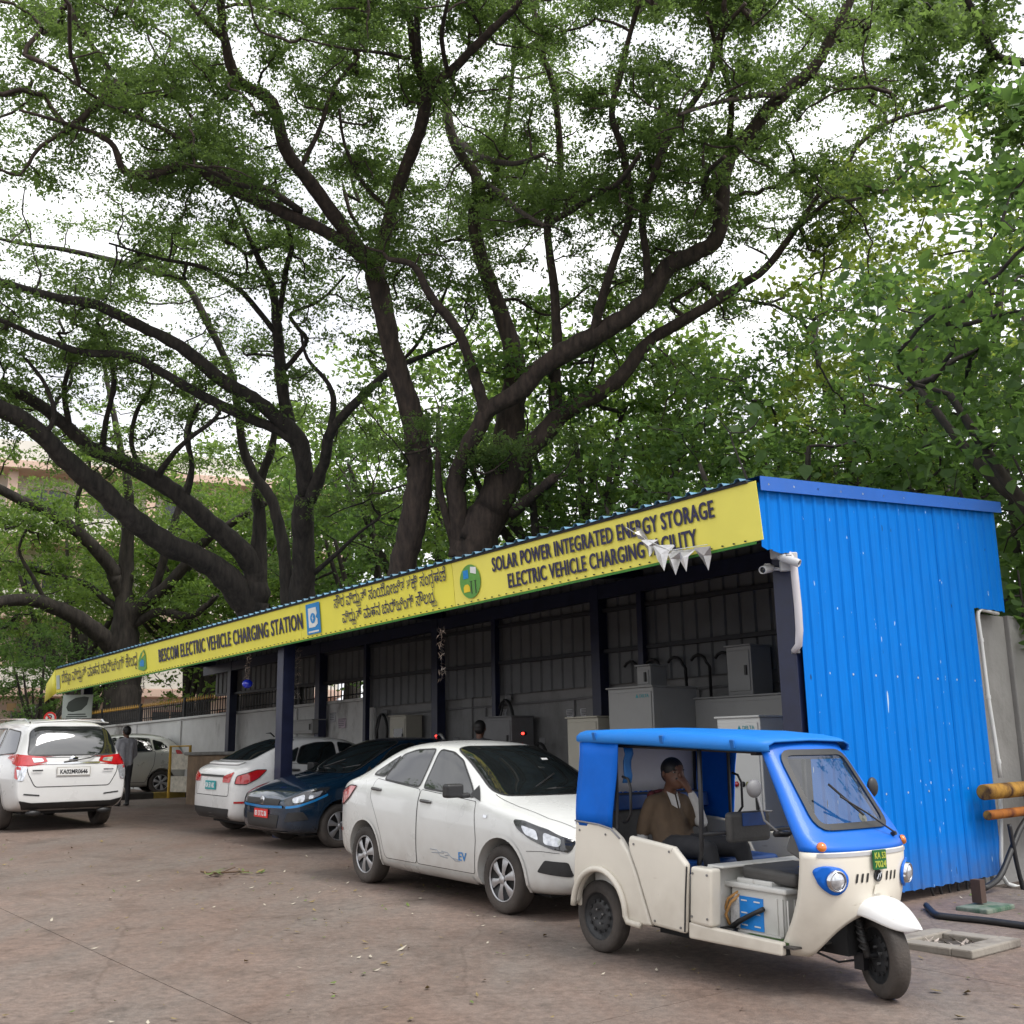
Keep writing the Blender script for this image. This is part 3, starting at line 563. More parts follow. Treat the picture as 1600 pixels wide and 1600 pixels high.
def sedan(root, paint, kind):
    c = Car(root, SEDAN, paint)
    for sd in ('R','L'):
        s = -1 if sd == 'R' else 1
        # doors: each lies a hair proud of the body, with its own shut line
        df = [(.83,.30),(.86,.60),(.80,.93),(-.155,1.0),(-.155,.30)]; dr = [(-.165,.30),(-.165,1.0),(-1.10,1.075),(-1.12,.90),(-.98,.72),(-.86,.52),(-.78,.30)]
        d1 = c.panel('door', df, sd, paint, .003, round_=.03); d2 = c.panel('door', dr, sd, paint, .003, round_=.05)
        c.seam('shut_line', rounded(df,.03), sd, .0055, .0035, parent=d1, close=True); c.seam('shut_line', rounded(dr,.05), sd, .0055, .0035, parent=d2, close=True)
        c.panel('window_surround', [(.86,.93),(.34,1.325),(.10,1.405),(-.16,1.425),(-.16,1.0)], sd, BLK if kind != 'teal' else BLK, .0045, d1, round_=.03) if False else None
        c.panel('window', WIN_F, sd, GLASS, .006, d1, round_=.045); c.panel('window', WIN_R, sd, GLASS, .006, d2, round_=.05); c.panel('quarter_window', WIN_Q, sd, GLASS, .006, round_=.03)
        c.seam('window_seal', rounded(WIN_F,.045), sd, .018, .0065, BLK, d1, close=True); c.seam('window_seal', rounded(WIN_R,.05), sd, .018, .0065, BLK, d2, close=True); c.seam('window_seal', rounded(WIN_Q,.03), sd, .018, .0065, BLK, close=True)
        c.panel('mirror_base', [(.86,.93),(.70,1.07),(.66,.985)], sd, BLK, .008)
        for (hx, hz, dd) in ((.0,.895,d1),(-.99,.97,d2)):
            w = c.bvh.ray_cast(Vector((hx,-3,hz)), Vector((0,1,0)))[0]; yy = abs(w.y)
            b = MB(); b.tube([(hx+.085,s*(yy+.006),hz-.003),(hx+.06,s*(yy+.034),hz),(hx-.06,s*(yy+.034),hz+.006),(hx-.10,s*(yy+.008),hz+.008)], [.012,.017,.017,.011], 8); b.build('handle', mat('handle_grey', (.09,.09,.09), .35, .4), dd, True)
        b = MB(); b.box((.69,s*.975,1.03),(.10,.19,.125)); b.box((.71,s*.86,.985),(.06,.12,.05)); b.build('mirror', BLK, root, bevel=.035, seg=4)
        c.panel('sill', [(.80,.185),(.80,.275),(-.78,.275),(-.78,.185)], sd, paint, .012, round_=.02)
        for ax in (FX, RX):       # arch lip
            arc = [(ax+.352*math.cos(t), .31+.352*math.sin(t)) for t in np.linspace(-.25, math.pi+.25, 22)]; c.seam('arch_lip', arc, sd, .03, .010, paint)
        c.panel('side_marker', [(1.02,.80),(.965,.80),(.965,.825),(1.02,.825)], sd, LENS, .01)
    # windscreen, bonnet line, rear glass
    ws = [(-.60,.985),(-.655,1.03),(-.52,1.39),(-.40,1.415),(.40,1.415),(.52,1.39),(.655,1.03),(.60,.985)]
    wsc = c.panel('windscreen', ws, 'F', GLASS, .006, round_=.05); c.seam('windscreen_seal', rounded(ws,.05), 'F', .022, .0065, BLK, wsc, close=True)
    rw = [(-.52,1.12),(-.49,1.39),(-.42,1.425),(.42,1.425),(.49,1.39),(.52,1.12)]
    rg = c.panel('rear_window', rw, 'B', GLASS, .006, round_=.06); c.seam('rear_window_seal', rounded(rw,.06), 'B', .02, .0065, BLK, rg, close=True)
    c.seam('bonnet_line', [(.93,-.66),(1.3,-.67),(1.65,-.62),(1.86,-.50),(1.90,0),(1.86,.50),(1.65,.62),(1.3,.67),(.93,.66)], 'T', .005, .003)
    b = MB(); b.tube([(.98,-.5,.99),(.99,0,1.035),(.98,.5,.99)], .012, 6); b.tube([(1.0,-.35,1.0),(.78,.15,1.16)], .008, 5); b.tube([(1.0,.2,1.02),(.8,.6,1.09)], .008, 5); b.build('wiper', BLK, root)
    for s in (-1,1):
        sd = 'R' if s < 0 else 'L'
        hp = [(1.40,.805),(1.52,.80),(1.78,.74),(1.965,.655),(1.955,.575),(1.84,.60),(1.62,.67),(1.46,.745)]
        lamp = c.panel('headlight', hp, sd, LDARK, .008, round_=.025, res=.03)
        c.seam('lamp_bezel', rounded(hp,.025), sd, .016, .009, LDARK, lamp, close=True)
        c.panel('reflector', [(1.50,.77),(1.68,.735),(1.72,.655),(1.56,.70)], sd, LENS, .012, lamp, round_=.03, res=.03); c.panel('reflector', [(1.75,.725),(1.90,.675),(1.90,.61),(1.77,.63)], sd, LENS, .012, lamp, round_=.03, res=.03)
        tp = [(-1.45,.985),(-1.62,.985),(-1.90,.90),(-1.93,.78),(-1.78,.775),(-1.60,.86)]
        tl = c.panel('tail_light', tp, sd, LRED, .010, round_=.03, res=.03); c.seam('lamp_bezel', rounded(tp,.03), sd, .012, .011, GAP, tl, close=True)
        fg = [(1.70,.40),(1.78,.50),(1.95,.49),(1.97,.37)]; c.panel('fog_recess', fg, sd, BLK, .006, round_=.02, res=.03)
        c.seam('bumper_line', [(1.58,.56),(1.75,.57),(1.9,.56)], sd, .004, .004)
        c.panel('rear_reflector', [(-1.78,.50),(-1.93,.50),(-1.93,.53),(-1.78,.53)], sd, LRED, .008, res=.03)
        tb = [(-.66,.955),(-.62,.80),(-.40,.80),(-.40,.89)]; c.panel('tail_light', [(s*a, z) for a, z in tb], 'B', LRED, .009, round_=.02, res=.03)
    # front face
    gp = [(-.50,.655),(.50,.655),(.46,.575),(-.46,.575)]; g_ = c.panel('grille', gp, 'F', BLK, .007, round_=.03, res=.03)
    c.panel('air_intake', [(-.48,.45),(.48,.45),(.42,.27),(-.42,.27)], 'F', BLK, .006, round_=.04, res=.04)
    MB().lathe([(0,.0),(.012,.045),(.006,.058),(0,.06)], (1.995,0,.625), (1,0,0), 24).build('badge', CHROME, root, True)
    # rear face
    bl = [(-.60,.92),(-.58,.60),(.58,.60),(.60,.92)]; c.seam('boot_line', rounded(bl,.05), 'B', .009, .003)
    c.panel('rear_valance', [(-.62,.42),(-.55,.26),(.55,.26),(.62,.42)], 'B', BLK, .007, round_=.03, res=.05)
    c.panel('boot_trim', [(-.42,.905),(.42,.905),(.42,.875),(-.42,.875)], 'B', BLK if kind != 'w' else CHROME, .01, res=.04)
    for s in (-1,1):
        wheel(root, FX, s*.725, WR, .18, s); wheel(root, RX, s*.725, WR, .18, s)
    b = MB(); b.box((0,0,.30),(3.3,1.2,.26)); b.build('underbody', GAP, root)
    b = MB(); b.tube([(-.95,0,1.47),(-1.02,0,1.53),(-1.10,0,1.525)], [.02,.022,.008], 8, flat=.5); b.build('aerial', BLK, root, True)
    return c
# white sedan beside the rickshaw
A1, A2 = on_ground(566,1379), on_ground(791,1430); hd = (A2-A1); hd.z = 0; hd.normalize(); lf = Vector((-hd.y,hd.x,0)); ctr = (A1+A2)/2 + lf*.80
sedA = thing('parked_car', 'white electric sedan with silver wheel covers parked behind the three-wheeler', 'car', group='cars at the charging shed', M=frame_on_ground(ctr.x, ctr.y, hd.x, hd.y))
cA = sedan(sedA, WPAINT, 'w')
PB = mat('decal_blue', (.03,.2,.5), .5); PGY = mat('decal_grey', (.28,.3,.33), .5)
def side_M(c, x, z, off=.008):
    h = c.bvh.ray_cast(Vector((x,-3,z)), Vector((0,1,0))); n = h[1] if h[1].y < 0 else -h[1]; n = Vector((n.x*.3,n.y,n.z)).normalized()
    ax = Vector((1,0,0)); ax = (ax-n*ax.dot(n)).normalized(); return basis(h[0]+n*off, ax, n.cross(ax))
dec = link('side_decal', None, sedA); dec.empty_display_size = .05
letter('lettering', 'EV', side_M(cA,.655,.435), PB, dec, .075, .13, .01, .001)
b = MB()
for pts in ([(.10,.46),(.22,.46),(.25,.44),(.34,.44)], [(.13,.43),(.24,.435),(.28,.41),(.40,.40)], [(.30,.455),(.40,.45),(.47,.41),(.58,.40)], [(.36,.42),(.43,.43),(.52,.39),(.60,.385)]):
    b.tube([Vector((x,-abs(cA.bvh.ray_cast(Vector((x,-3,z)),Vector((0,1,0)))[0].y)-.005,z)) for x, z in pts], .004, 4)
b.build('circuit_lines', PGY, dec)
MB().box((.55,.2,1.275),(.004,.07,.03),Euler((0,math.radians(-58),0)).to_matrix()).build('sticker', PW, sedA).location = (.02,0,.02)
# teal sedan reversed into the shed, nose out
FLW = on_ground(530,1325); hB = -VX; rgt = Vector((hB.y,-hB.x,0)); o = FLW + rgt*.80 - hB*FX
sedB = thing('parked_car', 'dark teal sedan with red front plate standing nose out of the shed', 'car', group='cars at the charging shed', M=frame_on_ground(o.x, o.y, hB.x, hB.y))
cB = sedan(sedB, TEAL, 'teal')
CY = mat('cyan_trim', (.01,.22,.55), .25, .3, .1, 4, coat=.6)
for s in (-1,1):
    sd = 'R' if s < 0 else 'L'; cB.seam('blue_accent', [(1.44,.715),(1.62,.645),(1.84,.575),(1.96,.555)], sd, .03, .012, CY)
    MB().ell((1.86,s*.66,.42),(.03,.035,.035),12,8).build('fog_lamp', LENS, sedB, True)
cB.seam('blue_accent', [(-.56,.56),(0,.545),(.56,.56)], 'F', .032, .012, CY); cB.seam('lip', [(-.6,.235),(0,.22),(.6,.235)], 'F', .03, .01, CHROME)
plate(sedB, basis((2.012,0,.455), (0,1,0), (0,0,1)), .40, .115, PR, INKW, ['03 13 TC 06'])
# white sedan, nose into the shed: its tail shows
RLW = on_ground(366,1286); hC = VX; u_, v_ = uv_of(RLW.x, RLW.y); v_ = min(v_, -.12); pc = SH(u_-1.08, v_, 0); o = pc - UX*.725 - hC*RX
sedC = thing('parked_car', 'white sedan with teal rear plate parked nose first between shed columns', 'car', group='cars at the charging shed', M=frame_on_ground(o.x, o.y, hC.x, hC.y))
cC = sedan(sedC, WPAINT2, 'rear')
plate(sedC, basis((-2.0,0,.75), (0,-1,0), (0,0,1)), .36, .13, mat('plate_teal', (.005,.28,.30), .4), INKW, ['KA 51 AK'])
cC.panel('spoiler_lip', [(-.55,1.08),(.55,1.08),(.5,1.045),(-.5,1.045)], 'B', WPAINT2, .02, res=.05, thick=.02)
# ---------------------------------------------------------------- people carrier at the left edge, seen from behind: 4.7 x 1.83 x 1.79 m
MPVS = [(2.32,.55,.38,.72,.45,.80,.76),(2.25,.72,.30,.86,.55,.95,.90),(1.95,.86,.27,.98,.66,1.08,1.03),(1.45,.905,.26,1.02,.70,1.16,1.09),(1.15,.91,.26,1.04,.70,1.26,1.18),(.7,.912,.26,1.06,.66,1.56,1.49),(.35,.912,.26,1.07,.65,1.72,1.65),(-.3,.912,.26,1.08,.66,1.775,1.70),(-1.2,.912,.26,1.09,.66,1.77,1.69),(-1.8,.905,.28,1.10,.64,1.73,1.65),(-2.05,.895,.30,1.10,.62,1.69,1.60),(-2.20,.88,.33,1.09,.66,1.45,1.38),(-2.31,.86,.37,1.06,.74,1.14,1.10),(-2.36,.83,.42,.90,.76,.96,.93),(-2.37,.80,.46,.74,.74,.80,.77)]
MFX, MRX = 1.375, -1.375
MPV = car_shell(MPVS, [(MFX,.36,.42,.92),(MRX,.36,.42,.92)])
def mpv(root, paint):
    c = Car(root, MPV, paint)
    for sd in ('R','L'):
        s = -1 if sd == 'R' else 1
        for poly in ([(.95,1.12),(.35,1.56),(.0,1.60),(.0,1.15)], [(-.08,1.15),(-.08,1.60),(-.95,1.60),(-.95,1.17)], [(-1.03,1.17),(-1.03,1.60),(-1.72,1.55),(-1.98,1.22)]):
            w = c.panel('window', poly, sd, GLASS, .006, round_=.05, res=.07); c.seam('window_seal', rounded(poly,.05), sd, .022, .0065, BLK, w, close=True)
        for poly in ([(1.0,.42),(1.05,1.06),(-.03,1.10),(-.03,.42)], [(-.04,.42),(-.04,1.10),(-1.0,1.12),(-1.05,.85),(-.92,.42)]):
            d = c.panel('door', poly, sd, paint, .003, round_=.05, res=.07); c.seam('shut_line', rounded(poly,.05), sd, .01, .0035, parent=d, close=True)
            x = poly[2][0]+.16; MB().tube([(x+.1,s*.915,1.03),(x+.07,s*.945,1.035),(x-.07,s*.945,1.04),(x-.1,s*.915,1.04)], .014, 6).build('handle', CHROME, d)
        MB().ell((.95,s*1.0,1.15),(.09,.12,.09),14,8).build('mirror', paint, root, True)
        tp = [(-1.98,1.20),(-2.10,1.205),(-2.30,1.17),(-2.33,1.07),(-2.34,.82),(-2.27,.84),(-2.22,1.04),(-2.08,1.07)]
        c.panel('tail_light', tp, sd, LRED, .01, round_=.02, res=.04)
        # lamp on the tail face: red wing over the tailgate, clear lower corner
        t1 = [(.40,1.085),(.44,1.16),(.83,1.20),(.86,1.04),(.62,1.03)]; l1 = c.panel('tail_light', [(s*a,z) for a, z in t1], 'B', LRED, .012, round_=.02, res=.04)
        c.panel('reverse_lamp', [(s*a,z) for a, z in [(.46,1.09),(.48,1.135),(.64,1.145),(.61,1.07)]], 'B', LENS, .017, l1, round_=.01, res=.03)
        c.panel('lower_lamp', [(s*a,z) for a, z in [(.70,1.015),(.85,1.025),(.83,.80),(.76,.80)]], 'B', LENS, .012, round_=.02, res=.04)
        MB().tube([(-1.9,s*.60,1.70),(-1.7,s*.62,1.755),(.2,s*.63,1.76),(.4,s*.62,1.72)], .016, 6).build('roof_rail', CHROME, root)
        c.seam('wheel_lip', [(MRX+.43*math.cos(t), .36+.43*math.sin(t)) for t in np.linspace(-.2,math.pi+.2,22)], sd, .035, .01, paint)
        wheel(root, MFX, s*.79, .345, .215, s); wheel(root, MRX, s*.79, .345, .215, s)
        c.panel('bumper_reflector', [(s*a,z) for a, z in [(.50,.56),(.74,.585),(.74,.605),(.50,.58)]], 'B', BLK, .008, res=.04)
        b = MB(); b.ell((-2.28,s*.55,.30),(.05,.12,.05),10,6); b.build('exhaust_trim', BLK, root, True)
    rw = [(-.70,1.185),(-.62,1.56),(-.5,1.63),(.5,1.63),(.62,1.56),(.70,1.185)]; g_ = c.panel('rear_window', rw, 'B', GLASS, .008, round_=.06, res=.06); c.seam('rear_window_seal', rounded(rw,.06), 'B', .02, .0085, BLK, g_, close=True)
    tg = [(-.72,1.15),(-.70,.92),(-.58,.70),(.58,.70),(.70,.92),(.72,1.15)]; t_ = c.panel('tailgate', tg, 'B', paint, .003, round_=.05, res=.06); c.seam('shut_line', rounded(tg,.05), 'B', .012, .0035, parent=t_, close=True)
    c.panel('chrome_strip', [(-.42,1.075),(.42,1.075),(.42,1.045),(-.42,1.045)], 'B', CHROME, .014, res=.05)
    c.panel('bumper_guard', [(-.80,.50),(-.72,.36),(.72,.36),(.80,.50),(.62,.46),(-.62,.46)], 'B', BLK, .012, round_=.02, res=.05)
    b = MB(); b.ell((-2.335,0,1.12),(.015,.075,.05),20,10); b.build('badge', CHROME, root, True)
    b = MB(); b.tube([(-2.06,-.60,1.70),(-2.16,0,1.74),(-2.06,.60,1.70)], [.03,.04,.03], 8, flat=.4); b.build('spoiler', paint, root, True)
    plate(root, basis((-2.385,0,.93), (0,-1,0), (0,0,1)), .50, .115, PW, INKB, ['KA02MR0646'], frame=WPAINT)
    for y, w in ((-.55,.16),(.56,.16)): MB().box((-2.392,y,.955),(.004,w,.025)).build('badge_lettering', CHROME, root)
    b = MB(); b.tube([(-2.35,.15,1.08),(-2.37,-.25,1.14),(-2.34,-.35,1.2)], .012, 6); b.build('rear_wiper', BLK, root)
    MB().box((0,0,.40),(3.9,1.3,.28)).build('underbody', GAP, root); return c
hD = UX; mid = on_ground(78,1292); o = mid - hD*MRX
mpvo = thing('parked_car', 'white people carrier with red tail lights seen from behind at the left', 'car', group='cars at the charging shed', M=frame_on_ground(o.x, o.y, hD.x, hD.y))
mpv(mpvo, WPAINT2)
# ---------------------------------------------------------------- silver hatchback further back, tail to the right
HS = [(x*.93, w*.98, zb, zs, wt, zt, zr) for (x,w,zb,zs,wt,zt,zr) in SED[:10]] + [(-.6,.823,.17,.985,.565,1.505,1.445),(-1.1,.82,.17,1.0,.555,1.47,1.40),(-1.45,.81,.18,1.01,.54,1.37,1.30),(-1.66,.79,.20,1.0,.58,1.14,1.08),(-1.74,.76,.24,.92,.62,.98,.95),(-1.77,.70,.30,.76,.58,.80,.78)]
HATCH = car_shell(HS, [(1.15,.30,.34,.82),(-1.15,.30,.34,.82)])
def hatch(root, paint):
    c = Car(root, HATCH, paint)
    for sd in ('R','L'):
        s = -1 if sd == 'R' else 1
        for poly in ([(.68,.975),(.26,1.31),(-.05,1.395),(-.05,1.03)], [(-.12,1.03),(-.12,1.40),(-.85,1.36),(-.92,1.06)], [(-.97,1.07),(-.92,1.34),(-1.15,1.27),(-1.30,1.14)]):
            w = c.panel('window', poly, sd, GLASS, .006, round_=.05, res=.07); c.seam('window_seal', rounded(poly,.05), sd, .02, .0065, BLK, w, close=True)
        for poly in ([(.78,.30),(.78,.93),(-.08,1.0),(-.08,.30)], [(-.09,.30),(-.09,1.0),(-.98,1.05),(-.95,.72),(-.76,.30)]):
            d = c.panel('door', poly, sd, paint, .003, round_=.04, res=.07); c.seam('shut_line', rounded(poly,.04), sd, .01, .0035, parent=d, close=True)
        c.panel('tail_light', [(-1.48,1.08),(-1.62,1.06),(-1.72,.86),(-1.66,.76),(-1.54,.84)], sd, LRED, .01, round_=.03, res=.04)
        wheel(root, 1.15, s*.71, .29, .17, s); wheel(root, -1.15, s*.71, .29, .17, s)
    c.panel('rear_window', [(-.50,1.09),(-.45,1.36),(.45,1.36),(.50,1.09)], 'B', GLASS, .008, round_=.05, res=.07); c.panel('windscreen', [(-.62,1.0),(-.45,1.40),(.45,1.40),(.62,1.0)], 'F', GLASS, .006, round_=.05, res=.08)
    MB().box((0,0,.30),(3.0,1.2,.24)).build('underbody', GAP, root); return c
HW = on_ground(249,1241); hE = Vector((-.87,-.5,0)).normalized(); o = HW - Vector((-hE.y,hE.x,0))*.71 - hE*(-1.15)
hat = thing('parked_car', 'silver hatchback parked beyond the standing man', 'car', group='cars at the charging shed', M=frame_on_ground(o.x, o.y, hE.x, hE.y)); hatch(hat, SILV)
# ================================================================ three-wheeler. origin: middle of the rear axle on the ground, X forward, the photo shows its right side (-Y)
CREAM = mat('cream_plastic', (.72,.68,.59), .38, 0, .04, 2, coat=.25, bump=.02, bscale=9, dirt=(.30,.25,.19), dirt_h=(.15,.75)); TBLUE = mat('blue_plastic', (.002,.12,.56), .42, 0, .06, 2, coat=.1, spec=.3); TSKY = mat('sky_blue_roof', (.003,.17,.58), .5, 0, .08, 2, spec=.25, dirt=(.1,.2,.35), dirt_h=(1.2,1.6)); VINYL = mat('blue_vinyl', (.001,.13,.62), .55, 0, .1, 3, spec=.2, bump=.25, bscale=5)
SEATG = mat('grey_vinyl', (.06,.058,.055), .55, 0, .2, 8, bump=.15, bscale=30); SEATB = mat('seat_blue', (.008,.05,.2), .5, 0, .2, 8); MATG = mat('green_mat', (.05,.11,.02), .95, 0, .4, 60, bump=.8, bscale=160); FWHITE = mat('white_fender', (.74,.74,.73), .3, 0, .02, 2, coat=.4); STEEL = mat('black_tube', (.02,.02,.022), .4, .3, .3, 9); BOXW = mat('box_white', (.60,.60,.57), .45, 0, .06, 4, dirt=(.25,.22,.18), dirt_h=(.2,.55))
GREY = mat('mid_grey_plastic', (.16,.16,.165), .5, 0, .1, 5); SCREENW = mat('curtain_white', (.62,.62,.66), .8, 0, .05, 4, bump=.15, bscale=12)
TX, TY = 1.032, 8.611; TH = (.5718,-.8204); MTUK = frame_on_ground(TX, TY, *TH)
tuk = thing('three_wheeler', 'blue and cream electric three-wheeler with open sides parked in front of the shed', 'auto rickshaw', M=MTUK)
def arc(cx, cz, r, a0, a1, n): return [(cx+r*math.cos(math.radians(a0+(a1-a0)*i/n)), cz+r*math.sin(math.radians(a0+(a1-a0)*i/n))) for i in range(n+1)]
def sidep(name, poly, y, th, mtl, parent=tuk, bevel=.018, seg=3, mirror=True):
    for s in ((-1,1) if mirror else (-1,)):
        b = MB(); b.prism(poly, (0,s*y,0), (1,0,0), (0,0,1), (0,-s*th,0)); o = b.build(name, mtl, parent, bevel=bevel, seg=seg); o.data.polygons.foreach_set('use_smooth', [False]*len(o.data.polygons))
    return o
# rear body, right side and its mirror
archR = arc(.10,.30,.275,172,-4,16)
fend = [(-.225,.30),(-.20,.60),(-.174,.915),(.10,.905),(.23,.89),(.33,.83),(.42,.74),(.50,.60),(.575,.43),(.645,.275),(.44,.262)] + [(x,z) for x, z in archR[::-1]]
sidep('rear_wing', fend, .62, .05, CREAM)
door = [(.432,.80),(.445,.855),(.60,.842),(.896,.815),(1.018,.715),(.985,.275),(.665,.285),(.595,.44),(.52,.61),(.45,.735)]
sidep('half_door', door, .632, .05, CREAM, bevel=.022)
for s in (-1,1):     # rolled lip round the wheel arch and a swage on the wing
    b = MB(); pts = [Vector((x, s*.632, z)) for x, z in arc(.10,.30,.295,178,2,20)] + [Vector((.42,s*.632,.275)),Vector((.55,s*.630,.268))]; b.tube(pts, .022, 8); b.build('arch_lip', CREAM, tuk, True)
    for sx in ((-.02,.055),(.40,.0)): pass
sidep('post_panel', [(1.024,.702),(1.215,.70),(1.195,.34),(1.0,.345)], .605, .10, CREAM, bevel=.02)
sill = [(.995,.25),(1.0,.352),(1.20,.340),(1.69,.318),(1.665,.24)]
for s in (-1,1):
    b = MB(); P = []
    for (x, z0, z1) in ((.995,.25,.352),(1.20,.246,.338),(1.45,.243,.328),(1.70,.24,.318)):
        y = .61-(x-.995)*.13; P.append([(x,s*(y-.05),z0),(x,s*y,z0),(x,s*y,z1),(x,s*(y-.05),z1),(x,s*(y-.05),z0)])
    b.grid([[Vector(q) for q in r] for r in P]); b.add([P[0][i] for i in range(4)], [(0,1,2,3)]); b.add([P[-1][i] for i in range(4)], [(0,1,2,3)]); b.build('sill', CREAM, tuk, bevel=.012)
b = MB(); b.box((-.20,0,.60),(.04,1.16,.60)); b.build('back_panel', CREAM, tuk, bevel=.015)
b = MB(); b.box((-.165,0,1.01),(.02,1.20,.20)); b.build('back_cloth', VINYL, tuk)
# soft rear quarters
for s in (-1,1):
    b = MB(); P = []
    for i in range(7):
        z = .885+.61*i/6; r = []
        for j in range(8):
            t = j/7; x = -.175+.055*i/6+ (.42+.005*i)*t; r.append(Vector((x, s*(.615+.008*math.sin(t*7+i)), z)))
        P.append(r)
    b.grid(P); b.build('quarter_cloth', VINYL, tuk, True, solid=.008)
b = MB(); b.grid([[Vector((-.15+.03*(z-1.1), y, z+(.006*math.sin(y*120) if z < 1.15 else 0))) for y in np.linspace(-.60,.60,60)] for z in (1.11,1.2,1.3,1.4,1.49)]); b.build('rear_curtain', SCREENW, tuk, True, solid=.004)
# roof
b = MB(); P = []
for (x, h, zl, zt) in ((-.19,.50,1.49,1.52),(-.175,.60,1.488,1.555),(-.12,.635,1.487,1.582),(.3,.64,1.48,1.592),(.9,.615,1.462,1.578),(1.3,.53,1.446,1.553),(1.50,.45,1.440,1.530),(1.57,.40,1.44,1.515)):
    P.append([Vector((x,-h*.97,zl)),Vector((x,-h,zl+.012)),Vector((x,-h,zl+.045)),Vector((x,-h*.955,zt-.022)),Vector((x,-h*.86,zt-.006)),Vector((x,-h*.4,zt)),Vector((x,0,zt+.004)),Vector((x,h*.4,zt)),Vector((x,h*.86,zt-.006)),Vector((x,h*.955,zt-.022)),Vector((x,h,zl+.045)),Vector((x,h,zl+.012)),Vector((x,h*.97,zl))])
b.grid(P); b.add([p for p in P[0]], [tuple(range(13))]); b.build('roof', TSKY, tuk, True, solid=.012)
for x, h, z in ((.09,.642,1.50),(.80,.622,1.482),(1.36,.515,1.455)):
    for s in (-1,1): MB().box((x,s*(h-.004),z+.035),(.035,.02,.06),Euler((s*-.25,0,0)).to_matrix()).build('roof_recess', mat('recess_blue', (.005,.12,.42), .5), tuk, bevel=.006)
# ---- front shell: cream apron below, blue cab front above
ZS = [(.24,.455,1.61,1.92),(.32,.465,1.665,1.955),(.45,.475,1.745,1.995),(.58,.482,1.80,2.02),(.70,.487,1.825,2.033),(.80,.49,1.838,2.037),(.845,.492,1.842,2.037),(.87,.490,1.838,2.02),(.905,.486,1.825,1.985),(.95,.478,1.80,1.925),(1.05,.460,1.735,1.85),(1.20,.432,1.642,1.748),(1.35,.405,1.55,1.645),(1.45,.387,1.487,1.575),(1.50,.378,1.455,1.54)]
def shell_pt(z, t):
    zz = [a[0] for a in ZS]; h, xe, xc = (float(np.interp(z, zz, [a[k] for a in ZS])) for k in (1,2,3)); q = abs(t); kk = min(1,max(0,(.95-z)/.1)); h *= 1-.07*kk
    y = -.02*kk + h*math.copysign(math.sin(min(1,q)*math.pi/2)**.92, t); return Vector((xe+(xc-xe)*math.cos(q*math.pi/2)**.72, y, z))
def zlow(t): q = abs(t); return .24 + .24*max(0, 1-(q/.62)**2.2)
TS = np.linspace(-1,1,41)
def front_shell(z0, z1, n, low=False): return [[shell_pt((zlow(t) if low else z0)*(1-i/n)+z1*i/n, t) for t in TS] for i in range(n+1)]
b = MB(); b.grid(front_shell(.24,.855,16,True)); apron = b.build('front_apron', CREAM, tuk, True, solid=.02); shA = apron.data
b = MB(); b.grid(front_shell(.858,1.50,20)); cab = b.build('cab_front', TBLUE, tuk, True, solid=.022)
bm = bmesh.new(); bm.from_mesh(apron.data); bm.from_mesh(cab.data); FB = BVHTree.FromBMesh(bm); bm.free()
class _T(Car):
    def __init__(s): s.root = tuk; s.bvh = FB
tc_ = _T()
TGLASS = bpy.data.materials.new('windscreen_glass'); TGLASS.use_nodes = True; _t = TGLASS.node_tree; _b = _t.nodes['Principled BSDF']; _b.inputs['Base Color'].default_value = (.02,.024,.026,1); _b.inputs['Roughness'].default_value = .02; _b.inputs['Transmission Weight'].default_value = 0; _b.inputs['Alpha'].default_value = .62; _b.inputs['Specular IOR Level'].default_value = 1.; _b.inputs['IOR'].default_value = 1.6
wsp = [(-.33,.985),(-.30,1.43),(.30,1.43),(.33,.985)]
# the blue surround is cut open where the glass sits
bm = bmesh.new(); bm.from_mesh(cab.data)
bmesh.ops.delete(bm, geom=[f for f in bm.faces if 1.0 < f.calc_center_median().z < 1.41 and abs(f.calc_center_median().y) < .30], context='FACES'); bm.to_mesh(cab.data); bm.free()
ws = tc_.panel('windscreen', wsp, 'F', TGLASS, .006, round_=.08, res=.04); tc_.seam('windscreen_seal', rounded(wsp,.08), 'F', .045, .012, BLK, ws, close=True)
tc_.seam('grey_trim', [(-.44,.838),(-.2,.838),(.2,.838),(.44,.838)], 'F', .022, .006, mat('trim_grey', (.35,.35,.36), .4))
for k in (-3,-2,-1,1,2,3):
    y = k*.045+(.055 if k > 0 else -.055)*.9; tc_.panel('vent_slot', [(y-.012,.672),(y+.004,.672),(y+.014,.725),(y-.004,.725)], 'F', BLK, .004, round_=.006, res=.02)
bd = FB.ray_cast(Vector((4,0,.705)), Vector((-1,0,0)))[0]
MB().lathe([(0,.036),(.010,.036),(.012,.030),(.006,.028),(.006,0)], bd, (1,0,0), 24).build('badge', BLK, tuk, True)
b = MB(); b.tube([bd+Vector((.014,-.02,-.02)),bd+Vector((.014,.0,.012)),bd+Vector((.014,.004,-.012)),bd+Vector((.014,.02,.02))], .004, 6); b.build('badge_mark', CHROME, tuk)
tc_.panel('chin', [(-.045,.60),(.045,.60),(.03,.655),(-.03,.655)], 'F', CREAM, .010, round_=.012, res=.02)
plate(tuk, basis(Vector((2.056,0,.80)), (0,1,0), (0,0,1)), .125, .115, mat('plate_dark_green', (.004,.11,.03), .4), mat('plate_ink_yellow', (.35,.4,.05), .5), ['KA 53','7024'])
